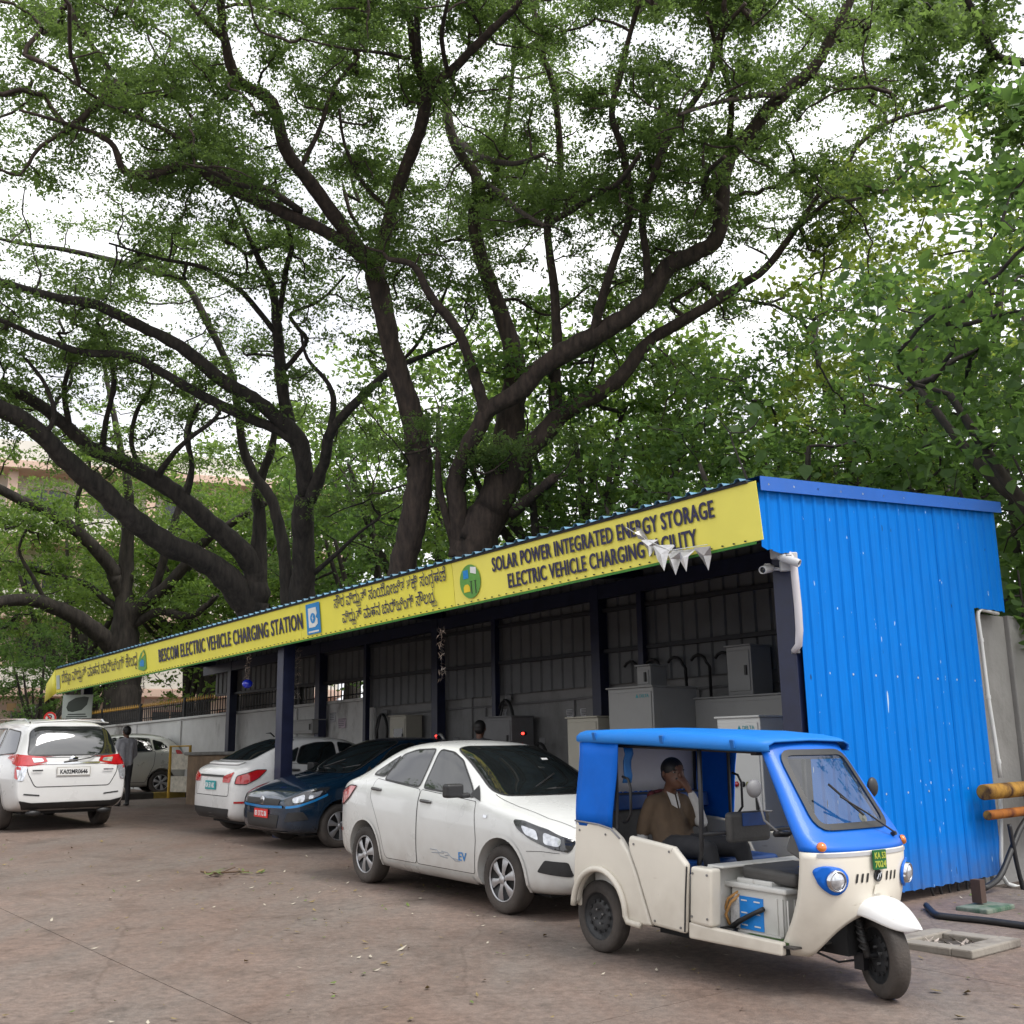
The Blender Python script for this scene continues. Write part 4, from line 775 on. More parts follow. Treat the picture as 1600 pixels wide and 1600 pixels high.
for s in (-1,1):
    hp = [(-.462,.765),(-.40,.785),(-.30,.765),(-.255,.71),(-.27,.645),(-.32,.61),(-.37,.615),(-.43,.665)]
    hd_ = tc_.panel('headlight_housing', [(-s*a if s > 0 else a, z) for a, z in hp], 'F', TBLUE, .010, round_=.035, res=.025, thick=.012)
    h = FB.ray_cast(Vector((4,s*.345,.695)), Vector((-1,0,0))); n = (h[1] if h[1].x > 0 else -h[1]); n = (n+Vector((.5,0,0))).normalized(); c = h[0]+n*.012
    MB().lathe([(.0,.066),(.022,.062),(.03,.056),(.024,.052)], c, n, 32).build('bezel', BLK if False else CHROME, hd_, True)
    MB().lathe([(.040,.0),(.036,.025),(.026,.045),(.012,.056)], c, n, 28).build('lens', LENS, hd_, True)
    h = FB.ray_cast(Vector((4,s*.40,.885)), Vector((-1,0,0))); n = h[1] if h[1].x > 0 else -h[1]
    MB().lathe([(0,.030),(.012,.030),(.024,.022),(.028,0)], h[0], n, 20).build('indicator', LAMB, tuk, True)
wb = FB.ray_cast(Vector((4,.30,.925)), Vector((-1,0,0)))[0]
b = MB(); b.cyl(wb, wb+Vector((.03,0,.01)), .014, n=10); b.tube([wb+Vector((.03,0,.01)), wb+Vector((-.01,-.22,.14)), wb+Vector((-.05,-.42,.245))], .006, 6); b.tube([wb+Vector((-.005,-.26,.13)), wb+Vector((-.095,-.47,.32))], .008, 5); b.build('wiper', BLK, tuk)
MB().lathe([(0,.035),(.002,.033),(.002,0)], Vector((1.86,.12,1.03)), (1,0,.5), 20).build('windscreen_sticker', mat('sticker_cream', (.5,.5,.38), .6, 0, .4, 30), tuk)
# front wheel, fork, mudguard
fw = wheel(tuk, 2.04, 0, .245, .11, -1, 'steel', name='front_wheel', rz=math.radians(-25))
bk = MB()
steer = Matrix.Rotation(math.radians(-25), 3, 'Z')
def FP(x, y, z): return Vector((2.04,0,0)) + steer @ Vector((x,y,z))
for s in (-1,1):
    b = MB(); b.tube([FP(-.14,s*.105,.62),FP(-.06,s*.105,.36),FP(0,s*.10,.235)], [.022,.026,.022], 8); b.build('fork_leg', mat('fork_dark', (.035,.034,.034), .5, .3, .3, 9), tuk, True)
    b = MB(); sp = [FP(-.14+.13*t,s*.118,.60-.32*t) + steer @ (Vector((math.cos(t*50)*.032, math.sin(t*50)*.02, 0))) for t in np.linspace(0,1,70)]; b.tube(sp, .007, 5); b.build('spring', mat('fork_dark', (.035,.034,.034), .5), tuk, True)
b = MB(); b.tube([FP(0,-.11,.245),FP(0,.11,.245)], .016, 8); b.box(FP(-.09,-.10,.20), (.07,.05,.10)); b.tube([FP(-.12,-.1,.2),Vector((1.80,-.12,.18)),Vector((1.70,-.2,.23)),Vector((1.78,-.22,.27))], .007, 6); b.build('axle_and_hose', STEEL, tuk)
b = MB(); P = []
for (x, z, w, dr) in ((1.76,.385,.13,.05),(1.82,.475,.155,.07),(1.90,.555,.165,.085),(2.0,.59,.17,.10),(2.10,.585,.165,.11),(2.18,.545,.145,.10),(2.25,.49,.10,.075),(2.30,.45,.055,.04),(2.325,.43,.02,.015)):
    P.append([Vector((x-.03*abs(t)**2, w*math.sin(t*math.pi/2), z-dr*abs(t)**2.2)) for t in np.linspace(-1,1,17)])
b.grid(P); b.build('mudguard', FWHITE, tuk, True, solid=.008, sub=1)
# rear wheels, chassis
for s in (-1,1): wheel(tuk, .0, s*.50, .25, .12, s, 'steel')
b = MB(); b.cyl((0,-.45,.25),(0,.45,.25),.04,n=12); b.box((0,0,.27),(.16,.2,.18)); b.build('rear_axle', GAP, tuk)
b = MB(); b.box((.75,0,.265),(1.9,.95,.05)); b.box((.35,0,.33),(.9,.86,.12)); b.box((.62,-.3,.22),(.3,.16,.06)); b.box((1.75,0,.33),(.3,.3,.2)); b.build('chassis', GAP, tuk)
b = MB(); b.box((1.36,0,.292),(.84,1.0,.012)); b.build('floor', mat('floor_dark', (.05,.045,.04), .8, 0, .3, 12), tuk); b = MB(); b.box((1.52,-.28,.304),(.36,.38,.012)); b.build('floor_mat', MATG, tuk)
# rear bench
b = MB(); b.box((.36,0,.46),(.90,1.02,.30)); b.build('bench_base', BOXW, tuk, bevel=.01)
b = MB(); b.box((.44,0,.645),(.70,1.04,.09)); b.build('bench_cushion', SEATB, tuk, bevel=.03, seg=4)
b = MB(); b.box((-.02,0,.90),(.12,1.08,.42),Euler((0,-.16,0)).to_matrix()); b.build('bench_backrest', SEATG, tuk, bevel=.035, seg=4)
b = MB(); b.box((.045,0,1.045),(.03,1.085,.11),Euler((0,-.16,0)).to_matrix()); b.build('bench_backrest_band', SEATB, tuk, bevel=.01)
b = MB(); b.box((1.10,.0,.50),(.06,1.02,.40)); b.build('bulkhead', BOXW, tuk, bevel=.01)
b = MB(); b.box((1.15,0,.705),(.14,1.0,.014)); b.build('ledge', BOXW, tuk, bevel=.004)
# driver's battery box with seat
bx = link('battery_box', None, tuk); bx.location = (1.38,-.09,0)
MB().box((0,0,.44),(.46,.56,.28)).build('case', BOXW, bx, bevel=.025, seg=3); MB().box((0,0,.59),(.54,.62,.035)).build('lid', BOXW, bx, bevel=.012, seg=3); MB().box((-.02,-.20,.62),(.3,.16,.03)).build('terminal_tray', BOXW, bx, bevel=.008)
for k in range(5): MB().box((.10+.045*k-.02,-.283,.43),(.012,.012,.22)).build('case_rib', BOXW, bx, bevel=.003) if k > 1 else None
MB().box((.236,0,.43),(.012,.4,.22)).build('case_panel', BOXW, bx, bevel=.004)
MB().box((-.045,-.283,.425),(.20,.006,.20)).build('blue_label', mat('label_blue', (.01,.22,.66), .45, 0, .12, 20), bx)
MB().box((-.19,-.283,.415),(.075,.006,.21)).build('white_label', mat('label_white', (.6,.6,.6), .5, 0, .25, 40), bx); MB().lathe([(0,.032),(.004,.030),(.004,0)], (-.18,-.286,.50), (0,-1,0), 20).build('round_gauge', mat('gauge_face', (.65,.65,.64), .4, 0, .3, 60), bx)
for i in range(2):
    for j in range(3): MB().box((-.105+.11*i,-.2875,.50-.075*j),(.05,.003,.008)).build('label_line', PW, bx)
b = MB(); b.box((0,-.27,.305),(.42,.07,.03)); b.build('foot', BOXW, bx, bevel=.006)
b = MB(); b.tube([(1.22,-.36,.55),(1.16,-.40,.50),(1.12,-.40,.42),(1.14,-.38,.34)], .010, 6); b.tube([(1.23,-.36,.53),(1.19,-.41,.48),(1.15,-.42,.40),(1.17,-.40,.33)], .010, 6); b.build('orange_cables', mat('cable_tan', (.50,.26,.08), .5), tuk, True)
b = MB(); b.tube([(1.10,-.34,.585),(1.2,-.36,.595),(1.30,-.34,.60)], .012, 6); b.build('wiring', mat('cable_brown', (.22,.12,.06), .6), tuk, True)
b = MB(); b.tube([(1.16,-.42,.30),(1.26,-.42,.37),(1.38,-.40,.435),(1.46,-.40,.47)], [.022,.018,.014,.016], 8); b.box((1.17,-.42,.30),(.12,.07,.05)); b.build('hand_brake', BLK, tuk, True)
b = MB(); b.box((1.46,-.10,.665),(.46,.50,.085),Euler((0,.03,0)).to_matrix()); b.build('driver_seat', SEATG, tuk, bevel=.03, seg=4); b = MB(); b.box((1.60,-.02,.712),(.16,.22,.01),Euler((0,.03,0)).to_matrix()); b.build('seat_patch', SEATB, tuk, bevel=.004)
b = MB(); b.box((1.09,-.115,.935),(.065,.40,.20)); b.build('driver_backrest', SEATG, tuk, bevel=.03, seg=4); b = MB(); b.box((1.126,-.09,.985),(.008,.22,.085)); b.build('backrest_patch', SEATB, tuk); b = MB(); b.box((1.055,-.09,.985),(.008,.2,.085)); b.build('backrest_patch', SEATB, tuk)
b = MB()
b.tube([(1.06,-.52,.90),(1.06,.50,.90)], .014, 8); b.tube([(1.02,-.52,.705),(1.05,-.52,.78),(1.06,-.52,1.0),(1.06,-.52,1.455)], .016, 8); b.tube([(1.02,.52,.705),(1.06,.52,.85),(1.06,.52,1.455)], .016, 8); b.build('roll_bar', STEEL, tuk, True)
for s in (-1,1):
    b = MB(); b.tube([(.30,s*.55,.93),(.36,s*.56,.95),(.40,s*.565,1.0),(.40,s*.565,1.18),(.37,s*.56,1.235),(.31,s*.56,1.25)], .010, 7); b.build('grab_rail', STEEL, tuk, True)
    b = MB(); b.tube([(-.12,s*.575,.9),(-.12,s*.575,1.49)], .014, 6); b.tube([(.26,s*.575,.88),(.26,s*.575,1.48)], .014, 6); b.tube([(-.12,s*.575,1.475),(1.48,s*.42,1.44)], .014, 6); b.build('roof_tube', STEEL, tuk)
# steering column, bars, dash, mirrors, hanging strap
b = MB(); b.tube([(1.80,0,.55),(1.60,0,.90)], .022, 8); b.tube([(1.52,-.30,.93),(1.60,-.15,.92),(1.60,.15,.92),(1.52,.30,.93)], .014, 8); b.tube([(1.53,-.34,.93),(1.55,-.24,.925)], .02, 8); b.tube([(1.53,.34,.93),(1.55,.24,.925)], .02, 8); b.build('handlebar', STEEL, tuk, True)
MB().box((1.72,0,.86),(.16,.72,.12),Euler((0,.4,0)).to_matrix()).build('dashboard', mat('dash_grey', (.10,.10,.10), .6), tuk, bevel=.02)
MB().box((1.62,.28,.80),(.22,.2,.09)).build('glove_box', BOXW, tuk, bevel=.012)
b = MB(); b.ell((1.52,-.50,1.215),(.03,.062,.058),18,12); b.tube([(1.54,-.49,1.16),(1.56,-.46,1.02),(1.66,-.455,.96)], .008, 6); b.tube([(1.55,-.47,1.08),(1.62,-.45,1.08)], .006, 6); b.build('mirror', GREY, tuk, True)
b = MB(); b.ell((1.66,.50,1.20),(.025,.05,.065),14,10); b.tube([(1.67,.47,1.15),(1.72,.45,1.08)], .008, 6); b.build('mirror', BLK, tuk, True)
b = MB(); b.box((1.30,-.08,1.435),(.05,.36,.045)); b.build('roof_box', BLK, tuk, bevel=.006); b = MB(); b.tube([(1.32,.0,1.42),(1.315,-.005,1.32),(1.31,.0,1.27),(1.32,.02,1.25),(1.325,.035,1.28),(1.32,.02,1.36),(1.32,.005,1.41)], .009, 6); b.build('hanging_strap', BLK, tuk, True)
b = MB(); P = [[Vector((.26+.012*math.sin(j*2.), -.50+.035*t+.008*math.sin(t*9+j), 1.46-.26*j/5)) for t in np.linspace(0,2.2,6)] for j in range(6)]; b.grid(P); b.build('tied_curtain', TSKY, tuk, True, solid=.01)
bolt = MB().cyl((0,0,0),(0,-.006,0),.008,n=8).mesh('bolt', mat('nut_steel', (.25,.25,.25), .4, .8))
for x, z in ((1.05,.66),(1.18,.66),(1.03,.39),(1.17,.39)): inst('bolt', bolt, tuk, loc=(x,-.606,z))
for x, z in ((.50,.80),(.86,.78),(.70,.32),(.95,.31),(-.12,.85),(.18,.84),(-.19,.42)): inst('bolt', bolt, tuk, loc=(x,-.633 if x > .4 else -.621,z))
b = MB(); b.tube([(1.02,-.63,.70),(1.0,-.632,.5),(.985,-.632,.29)], .006, 5); b.build('door_seal', BLK, tuk)
b = MB(); b.tube([(-.17,-.625,.915),(.10,-.625,.905),(.24,-.625,.885),(.34,-.625,.825)], .007, 6); b.build('piping', mat('piping_grey', (.25,.25,.26), .5), tuk, True)
MB().box((-.222,-.48,.62),(.02,.07,.16)).build('tail_light', LRED, tuk, bevel=.008); MB().box((-.222,.48,.62),(.02,.07,.16)).build('tail_light', LRED, tuk, bevel=.008)
# ================================================================ people
SKIN = mat('skin_brown', (.13,.062,.038), .5, 0, .15, 12); HAIR = mat('hair_black', (.008,.007,.007), .55, 0, .3, 30); KHAKI = mat('cloth_khaki', (.105,.07,.042), .85, 0, .18, 9, bump=.4, bscale=14); SLEEVE = mat('cloth_white', (.52,.51,.49), .85, 0, .1, 10, bump=.4, bscale=18); TROUS = mat('cloth_charcoal', (.028,.028,.031), .85, 0, .25, 9, bump=.4, bscale=14); GSHIRT = mat('cloth_grey', (.30,.30,.32), .85, 0, .15, 9, bump=.4, bscale=14); MAROON = mat('cloth_maroon', (.10,.015,.02), .85); SHOE = mat('shoe_black', (.015,.014,.013), .4); PALE = mat('cloth_pale', (.45,.45,.46), .85, 0, .1, 9)
def figure(root, segs, mats, vox=.014, smooth=6):
    """segs: (material index, [(point, radius), ...][, flat]) : one continuous skin through all of them"""
    b = MB()
    for sg in segs:
        pts = [Vector(p) for p, r in sg[1]]; rs = [r for p, r in sg[1]]
        if len(pts) > 1: b.tube(pts, rs, 12)
        for p, r in zip(pts, rs): b.ell(p, (r,r,r) if not hasattr(r,'__len__') else r, 12, 8)
    o = link('tmp', b.mesh('tmp', [])); md = o.modifiers.new('r','REMESH'); md.mode = 'VOXEL'; md.voxel_size = vox; m2 = o.modifiers.new('s','SMOOTH'); m2.iterations = smooth; m2.factor = .5
    dg = bpy.context.evaluated_depsgraph_get(); me = bpy.data.meshes.new_from_object(o.evaluated_get(dg)); bpy.data.objects.remove(o)
    A, B, RA, RB, MI = [], [], [], [], []
    for sg in segs:
        P = sg[1] if len(sg[1]) > 1 else [sg[1][0], sg[1][0]]
        for (p, r), (q, r2) in zip(P[:-1], P[1:]): A.append(p); B.append(q); RA.append(r); RB.append(r2); MI.append(sg[0])
    A, B = np.array(A,float), np.array(B,float); RA, RB, MI = np.array(RA), np.array(RB), np.array(MI); n = len(me.polygons)
    C = np.zeros(n*3); me.polygons.foreach_get('center', C); C = C.reshape(n,3); best = np.full(n,9.); idx = np.zeros(n,int)
    for a, bb, ra, rb, mi in zip(A, B, RA, RB, MI):
        d = bb-a; L2 = d@d; t = np.clip(((C-a)@d)/L2,0,1) if L2 > 1e-9 else np.zeros(n); dist = np.linalg.norm(C-(a+t[:,None]*d),axis=1)-(ra+(rb-ra)*t)
        k = dist < best; best[k] = dist[k]; idx[k] = mi
    for m_ in mats: me.materials.append(m_)
    me.polygons.foreach_set('material_index', idx); me.polygons.foreach_set('use_smooth', [True]*n); me.name = 'body'
    return link('body', me, root)
def head_parts(root, c, fwd, up, r, hair=HAIR, mous=True, back=False):
    """hair cap, ears, nose, eyes, brows, mouth about head centre c (radius r)"""
    f = Vector(fwd).normalized(); u = Vector(up); s = u.cross(f).normalized(); u = f.cross(s); R = Matrix((f,s,u)).transposed(); c = Vector(c)
    def P(x,y,z): return c + R @ Vector((x*r,y*r,z*r))
    b = MB(); b.ell(P(-.16,0,.30), (r*1.02,r*.90,r*.95), 20, 12, R); b.ell(P(-.42,0,-.1),(r*.70,r*.80,r*.75),16,10,R); b.build('hair', hair, root, True)
    b = MB()
    for sd in (-1,1): b.ell(P(-.05,sd*.86,-.08),(r*.20,r*.08,r*.28),10,8,R)
    b.ell(P(.98,0,-.12),(r*.20,r*.15,r*.26),10,8,R); b.build('nose_and_ears', SKIN, root, True)
    b = MB()
    for sd in (-1,1): b.ell(P(.83,sd*.34,.10),(r*.08,r*.13,r*.07),10,6,R)
    b.build('eyes', mat('eye_white', (.28,.26,.24), .4), root, True); b = MB()
    for sd in (-1,1): b.ell(P(.89,sd*.34,.10),(r*.05,r*.06,r*.06),8,6,R); b.tube([P(.90,sd*.18,.27),P(.86,sd*.52,.28)], r*.045, 5)
    if mous: b.tube([P(.90,-.28,-.40),P(.98,0,-.34),P(.90,.28,-.40)], r*.07, 6)
    b.build('brows_and_pupils', HAIR, root, True); b = MB(); b.tube([P(.88,-.24,-.52),P(.95,0,-.53),P(.88,.24,-.52)], r*.06, 6); b.build('lips', mat('lips', (.12,.035,.03), .5), root, True)
def hand(segs, w, fdir, ndir, mi, k=1., curl=.9, side=1):
    """palm and five fingers starting at wrist w; fdir along the fingers, ndir out of the palm"""
    w = Vector(w); f = Vector(fdir).normalized(); n = Vector(ndir); n = (n-f*n.dot(f)).normalized(); s = f.cross(n)*side
    kn = w+f*.085*k; segs.append((mi, [(w,.024*k),(w+f*.03*k,.027*k),(kn,.026*k)])); segs.append((mi, [(w+f*.03*k+s*.02*k,.016*k),(kn+s*.028*k,.014*k)])); segs.append((mi, [(w+f*.03*k-s*.02*k,.016*k),(kn-s*.028*k,.014*k)]))
    for i, L in enumerate((.066,.075,.070,.056)):
        b0 = kn + s*(.033-.022*i)*k; d1 = (f+n*curl*.35).normalized(); d2 = (f*.7+n*curl).normalized(); d3 = (f*.2+n*curl*1.3).normalized()
        p1 = b0+d1*L*.45*k; p2 = p1+d2*L*.33*k; p3 = p2+d3*L*.27*k; segs.append((mi, [(b0,.0105*k),(p1,.0095*k),(p2,.0085*k),(p3,.0075*k)]))
    t0 = w+f*.025*k+s*.026*k; t1 = t0+(s*.7+f*.6+n*.3).normalized()*.04*k; t2 = t1+(f*.9+n*.5).normalized()*.032*k; segs.append((mi, [(t0,.014*k),(t1,.0115*k),(t2,.009*k)]))
# ---- man sitting on the rear bench of the three-wheeler, hand at his chin
drv = thing('person', 'man in brown khaki shirt with white sleeves sitting in the three-wheeler, hand at mouth', 'person', M=MTUK @ Matrix.Translation((.31,-.13,.675)) @ Matrix.Scale(.94,4))
G = []
hip, chest, neck, hd0 = Vector((.08,0,.09)), Vector((.0,0,.34)), Vector((.03,0,.50)), Vector((.085,-.0,.605))
G.append((1, [((.08,-.07,.08),.115),((.03,-.08,.24),.105),((-.0,-.09,.36),.10)])); G.append((1, [((.08,.07,.08),.115),((.03,.08,.24),.105),((-.0,.09,.36),.10)])); G.append((1, [((.10,0,.09),.12),((.05,0,.25),.115),((.01,0,.37),.10)])); G.append((1, [((0,-.155,.405),.062),((0,0,.43),.065),((0,.155,.405),.062)]))
G.append((0, [((.015,0,.43),.052),(neck,.05),((.065,0,.55),.055)]))
G.append((0, [((.07,0,.625),.083),((.085,0,.655),.08)])); G.append((0, [((.10,0,.575),.066),((.13,0,.545),.042)])); G.append((0, [((.14,0,.60),.045),((.135,0,.64),.045)]))
# right arm (near side) hangs to the seat; white under-sleeve shows below the short khaki sleeve
G.append((1, [((0,-.165,.40),.062),((-.035,-.20,.28),.060),((-.05,-.215,.20),.058)])); G.append((2, [((-.05,-.215,.205),.047),((-.06,-.225,.12),.044),((.0,-.225,.02),.038)])); G.append((0, [((.0,-.225,.02),.030),((.06,-.215,-.02),.027)]))
hand(G, (.06,-.215,-.02), (1,.1,-.15), (0,.1,-1), 0, .95, .3, 1)
# left arm: elbow forward, hand up to the mouth
G.append((1, [((0,.165,.40),.062),((.10,.19,.30),.058),((.16,.18,.265),.054)])); G.append((2, [((.16,.18,.265),.045),((.24,.14,.26),.043)])); G.append((2, [((.24,.14,.26),.043),((.245,.09,.38),.037),((.225,.05,.47),.032)])); G.append((0, [((.225,.05,.47),.027),((.212,.035,.50),.025)]))
hand(G, (.212,.035,.50), (-.30,-.35,.85), (-.9,-.1,-.3), 0, .95, .9, -1)
# legs: thighs forward along the bench, shins down
for s, kx, ky in ((-1,.62,-.14),(1,.66,.16)):
    G.append((3, [((.10,s*.085,.06),.105),((.36,s*.12,.10),.088),((kx-.04,ky,.10),.068)])); G.append((3, [((kx-.04,ky,.10),.066),((kx+.03,ky,-.10),.056),((kx+.02,ky,-.31),.048)])); G.append((4, [((kx+.02,ky,-.34),.042),((kx+.09,ky,-.36),.038),((kx+.17,ky,-.365),.030)]))
figure(drv, G, [SKIN,KHAKI,SLEEVE,TROUS,SHOE], .0125, 5)
head_parts(drv, (.075,0,.63), (1,-.25,-.02), (0,0,1), .098)
b = MB(); b.tube([(-.06,-.10,.475),(-.075,0,.485),(-.06,.10,.475),(.02,.11,.46)], .03, 8, flat=.6); b.tube([(-.05,-.11,.47),(-.03,-.15,.45)], .03, 8); b.build('shoulder_cloth', MAROON, drv, True)
b = MB(); b.grid([[Vector((.055+.045*t,-.055+.01*t,.49-.10*t)),Vector((.10+.03*t,-.012,.465-.10*t))] for t in (0,.5,1)]); b.grid([[Vector((.055+.045*t,.055-.01*t,.49-.10*t)),Vector((.10+.03*t,.012,.465-.10*t))] for t in (0,.5,1)]); b.build('collar', SLEEVE, drv, solid=.006)
# ---- standing men
def stander(root, shirt, trous, lean=0., arm=(.0,.0), sleeves=True, full=True):
    G = []; L = lambda x, y, z: Vector((x+lean*max(0,z-.9), y, z))
    for s in (-1,1):
        G.append((3, [(L(0,s*.085,.92),.10),(L(.01,s*.09,.62),.078),(L(.01,s*.095,.48),.062)])); G.append((3, [(L(.01,s*.095,.48),.06),(L(-.015,s*.10,.30),.058),(L(-.01,s*.10,.10),.046)])); G.append((4, [((-.03,s*.10,.05),.042),((.08,s*.11,.04),.036),((.14,s*.115,.032),.026)]))
        a0, a1 = L(0,s*.18,1.38), L(-.02+arm[0]*.6,s*.235,1.10); a2 = L(.04+arm[0],s*(.22-arm[1]),.90+arm[1]); G.append((1, [(a0,.06),(a1.lerp(a0,.4),.056),(a1,.050)])); G.append(((1 if sleeves else 0), [(a1,.044),(a1.lerp(a2,.6),.040)])); G.append((0, [(a1.lerp(a2,.6),.034),(a2,.028)])); hand(G, a2, (a2-a1).normalized(), (0.3,-s,0), 0, .95, .5, s)
        G.append((1, [(L(0,s*.075,.92),.105),(L(.01,s*.08,1.10),.10),(L(0,s*.09,1.30),.10)]))
    G.append((1, [(L(.02,0,.93),.115),(L(.03,0,1.12),.115),(L(.01,0,1.34),.10)])); G.append((1, [(L(0,-.16,1.385),.06),(L(0,0,1.41),.062),(L(0,.16,1.385),.06)])); G.append((0, [(L(0,0,1.41),.052),(L(.015,0,1.50),.05)])); G.append((0, [(L(.02,0,1.585),.083),(L(.03,0,1.615),.08)])); G.append((0, [(L(.05,0,1.535),.062),(L(.075,0,1.51),.040)]))
    figure(root, G, [SKIN,shirt,shirt,trous,SHOE], .016, 4); head_parts(root, L(.025,0,1.595), (1,0,-.05), (0,0,1), .098)
P0 = on_ground(191,1260); hm = Vector((-.55,.83,0)).normalized()
st1 = thing('person', 'man in grey shirt and dark trousers standing beside the white people carrier', 'person', M=frame_on_ground(P0.x, P0.y, -.75,.66)); stander(st1, GSHIRT, TROUS, .0, (.06,.05))
for o_ in (st1,): o_.scale = (.97,.97,.97)
pq = SH(6.7,1.55,0); st2 = thing('person', 'dark haired man standing in the shade of the shed by the chargers', 'person', M=frame_on_ground(pq.x, pq.y, .2,.98)); stander(st2, mat('cloth_dark_grey', (.06,.06,.065), .85), TROUS, .0, (.15,.15))
pq = SH(28.2,-9.2,0); pq = on_ground(9,1243); st3 = thing('person', 'man in pale shirt standing behind the people carrier at the far left', 'person', M=frame_on_ground(pq.x, pq.y, .5,-.86)); stander(st3, PALE, TROUS)
# ================================================================ compound wall and railing behind the shed
def stained(name, base, dark, lo=.5, hi=.62, scale=1.2, st=(1,1,.45)):
    M = mat(name, base, .85, 0, .1, 2.5, bump=.25, bscale=22); t = M.node_tree; b = t.nodes['Principled BSDF']; N = t.nodes.new; L = t.links.new; src = b.inputs['Base Color'].links[0].from_socket; tc = N('ShaderNodeTexCoord'); mp = N('ShaderNodeMapping'); mp.inputs['Scale'].default_value = st; L(tc.outputs['Object'], mp.inputs[0])
    n = N('ShaderNodeTexNoise'); n.inputs['Scale'].default_value = scale; n.inputs['Detail'].default_value = 10; n.inputs['Roughness'].default_value = .7; L(mp.outputs[0], n.inputs['Vector']); r = N('ShaderNodeValToRGB'); r.color_ramp.elements[0].position = lo; r.color_ramp.elements[1].position = hi; L(n.outputs['Fac'], r.inputs[0])
    x = N('ShaderNodeMix'); x.data_type = 'RGBA'; L(r.outputs[0], x.inputs[0]); L(src, x.inputs[6]); x.inputs[7].default_value = (*dark,1); L(x.outputs[2], b.inputs['Base Color']); return M
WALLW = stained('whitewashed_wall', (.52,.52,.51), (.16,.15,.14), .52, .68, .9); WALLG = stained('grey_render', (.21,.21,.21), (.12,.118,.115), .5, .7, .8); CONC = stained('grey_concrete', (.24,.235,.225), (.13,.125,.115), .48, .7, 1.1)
def scuff(M, dark, st, lo, hi, scale):
    t = M.node_tree; b = t.nodes['Principled BSDF']; N = t.nodes.new; L = t.links.new; src = b.inputs['Base Color'].links[0].from_socket; tc = N('ShaderNodeTexCoord'); mp = N('ShaderNodeMapping'); mp.inputs['Scale'].default_value = st; L(tc.outputs['Object'], mp.inputs[0]); n = N('ShaderNodeTexNoise'); n.inputs['Scale'].default_value = scale; n.inputs['Detail'].default_value = 6; n.inputs['Roughness'].default_value = .6; L(mp.outputs[0], n.inputs['Vector']); r = N('ShaderNodeValToRGB'); r.color_ramp.elements[0].position = lo; r.color_ramp.elements[1].position = hi; L(n.outputs['Fac'], r.inputs[0]); x = N('ShaderNodeMix'); x.data_type = 'RGBA'; L(r.outputs[0], x.inputs[0]); L(src, x.inputs[6]); x.inputs[7].default_value = (*dark,1); L(x.outputs[2], b.inputs['Base Color'])
scuff(CREAM, (.42,.36,.28), (1,1,4.5), .66, .76, 3.2); scuff(CREAM, (.30,.25,.20), (3,3,1), .70, .74, 6.); scuff(FWHITE, (.5,.47,.42), (1,1,3), .64, .74, 5.); scuff(BOXW, (.35,.31,.26), (1,1,1), .6, .75, 7.);
def wall_z(u): return 2.46 + (-.011)*(u-6)
cw = thing('boundary_wall', 'whitewashed stained boundary wall running behind the shed', 'wall', (OX,OY,0))
wu = [.14,2.9,6.0,9.1,12.2,15.3,18.4,21.5,24.6,27.7,31,35,40]
for i in range(len(wu)-1):
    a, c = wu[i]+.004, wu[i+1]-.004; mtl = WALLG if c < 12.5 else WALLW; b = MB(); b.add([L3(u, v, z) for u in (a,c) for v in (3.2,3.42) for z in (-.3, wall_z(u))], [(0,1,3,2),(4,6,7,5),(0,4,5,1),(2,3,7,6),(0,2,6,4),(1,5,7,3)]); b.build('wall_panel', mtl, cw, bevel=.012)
    if i: slab_box('wall_pier', (wu[i]-.13,wu[i]+.13), (3.16,3.24), (-.3,wall_z(wu[i])-.02), mtl, cw)
b = MB(); b.add([L3(u, v, wall_z(u)+dz) for u in (.14,40) for v in (3.15,3.47) for dz in (.002,.06)], [(0,1,3,2),(4,6,7,5),(0,4,5,1),(2,3,7,6),(0,2,6,4),(1,5,7,3)]); b.build('coping', WALLW, cw, bevel=.01)
rl = thing('railing', 'dark iron railing with gilded spear tips on top of the boundary wall', 'railing', (OX,OY,0)); IRON = mat('iron_black', (.014,.014,.015), .55, .2, .3, 12); GOLD = mat('gilt', (.32,.18,.03), .45, .5, .35, 9)
bar = MB().box((0,0,.20),(.022,.022,.40)).mesh('bar', IRON); fin = MB().lathe([(.0,.012),(.03,.026),(.06,.018),(.13,.0)], (0,0,.40), (0,0,1), 6).mesh('spear_tip', GOLD)
k = 0; u = 12.4
while u < 39:
    bo = inst('bar', bar, rl, loc=L3(u, 3.31, wall_z(u)+.06)); inst('spear_tip', fin, bo); u += .145 if u < 30 else .22; k += 1
for u in (12.3,15.3,18.4,21.5,24.6,27.7,31,35,39): slab_box('post', (u-.04,u+.04), (3.27,3.35), (wall_z(u)+.05,wall_z(u)+.58), IRON, rl)
for dz in (.10,.36):
    b = MB(); b.tube([L3(12.3,3.33,wall_z(12.3)+.06+dz), L3(39,3.33,wall_z(39)+.06+dz)], .014, 6); b.build('rail', IRON, rl)
BCAB2 = mat('lead_black', (.015,.015,.016), .5)
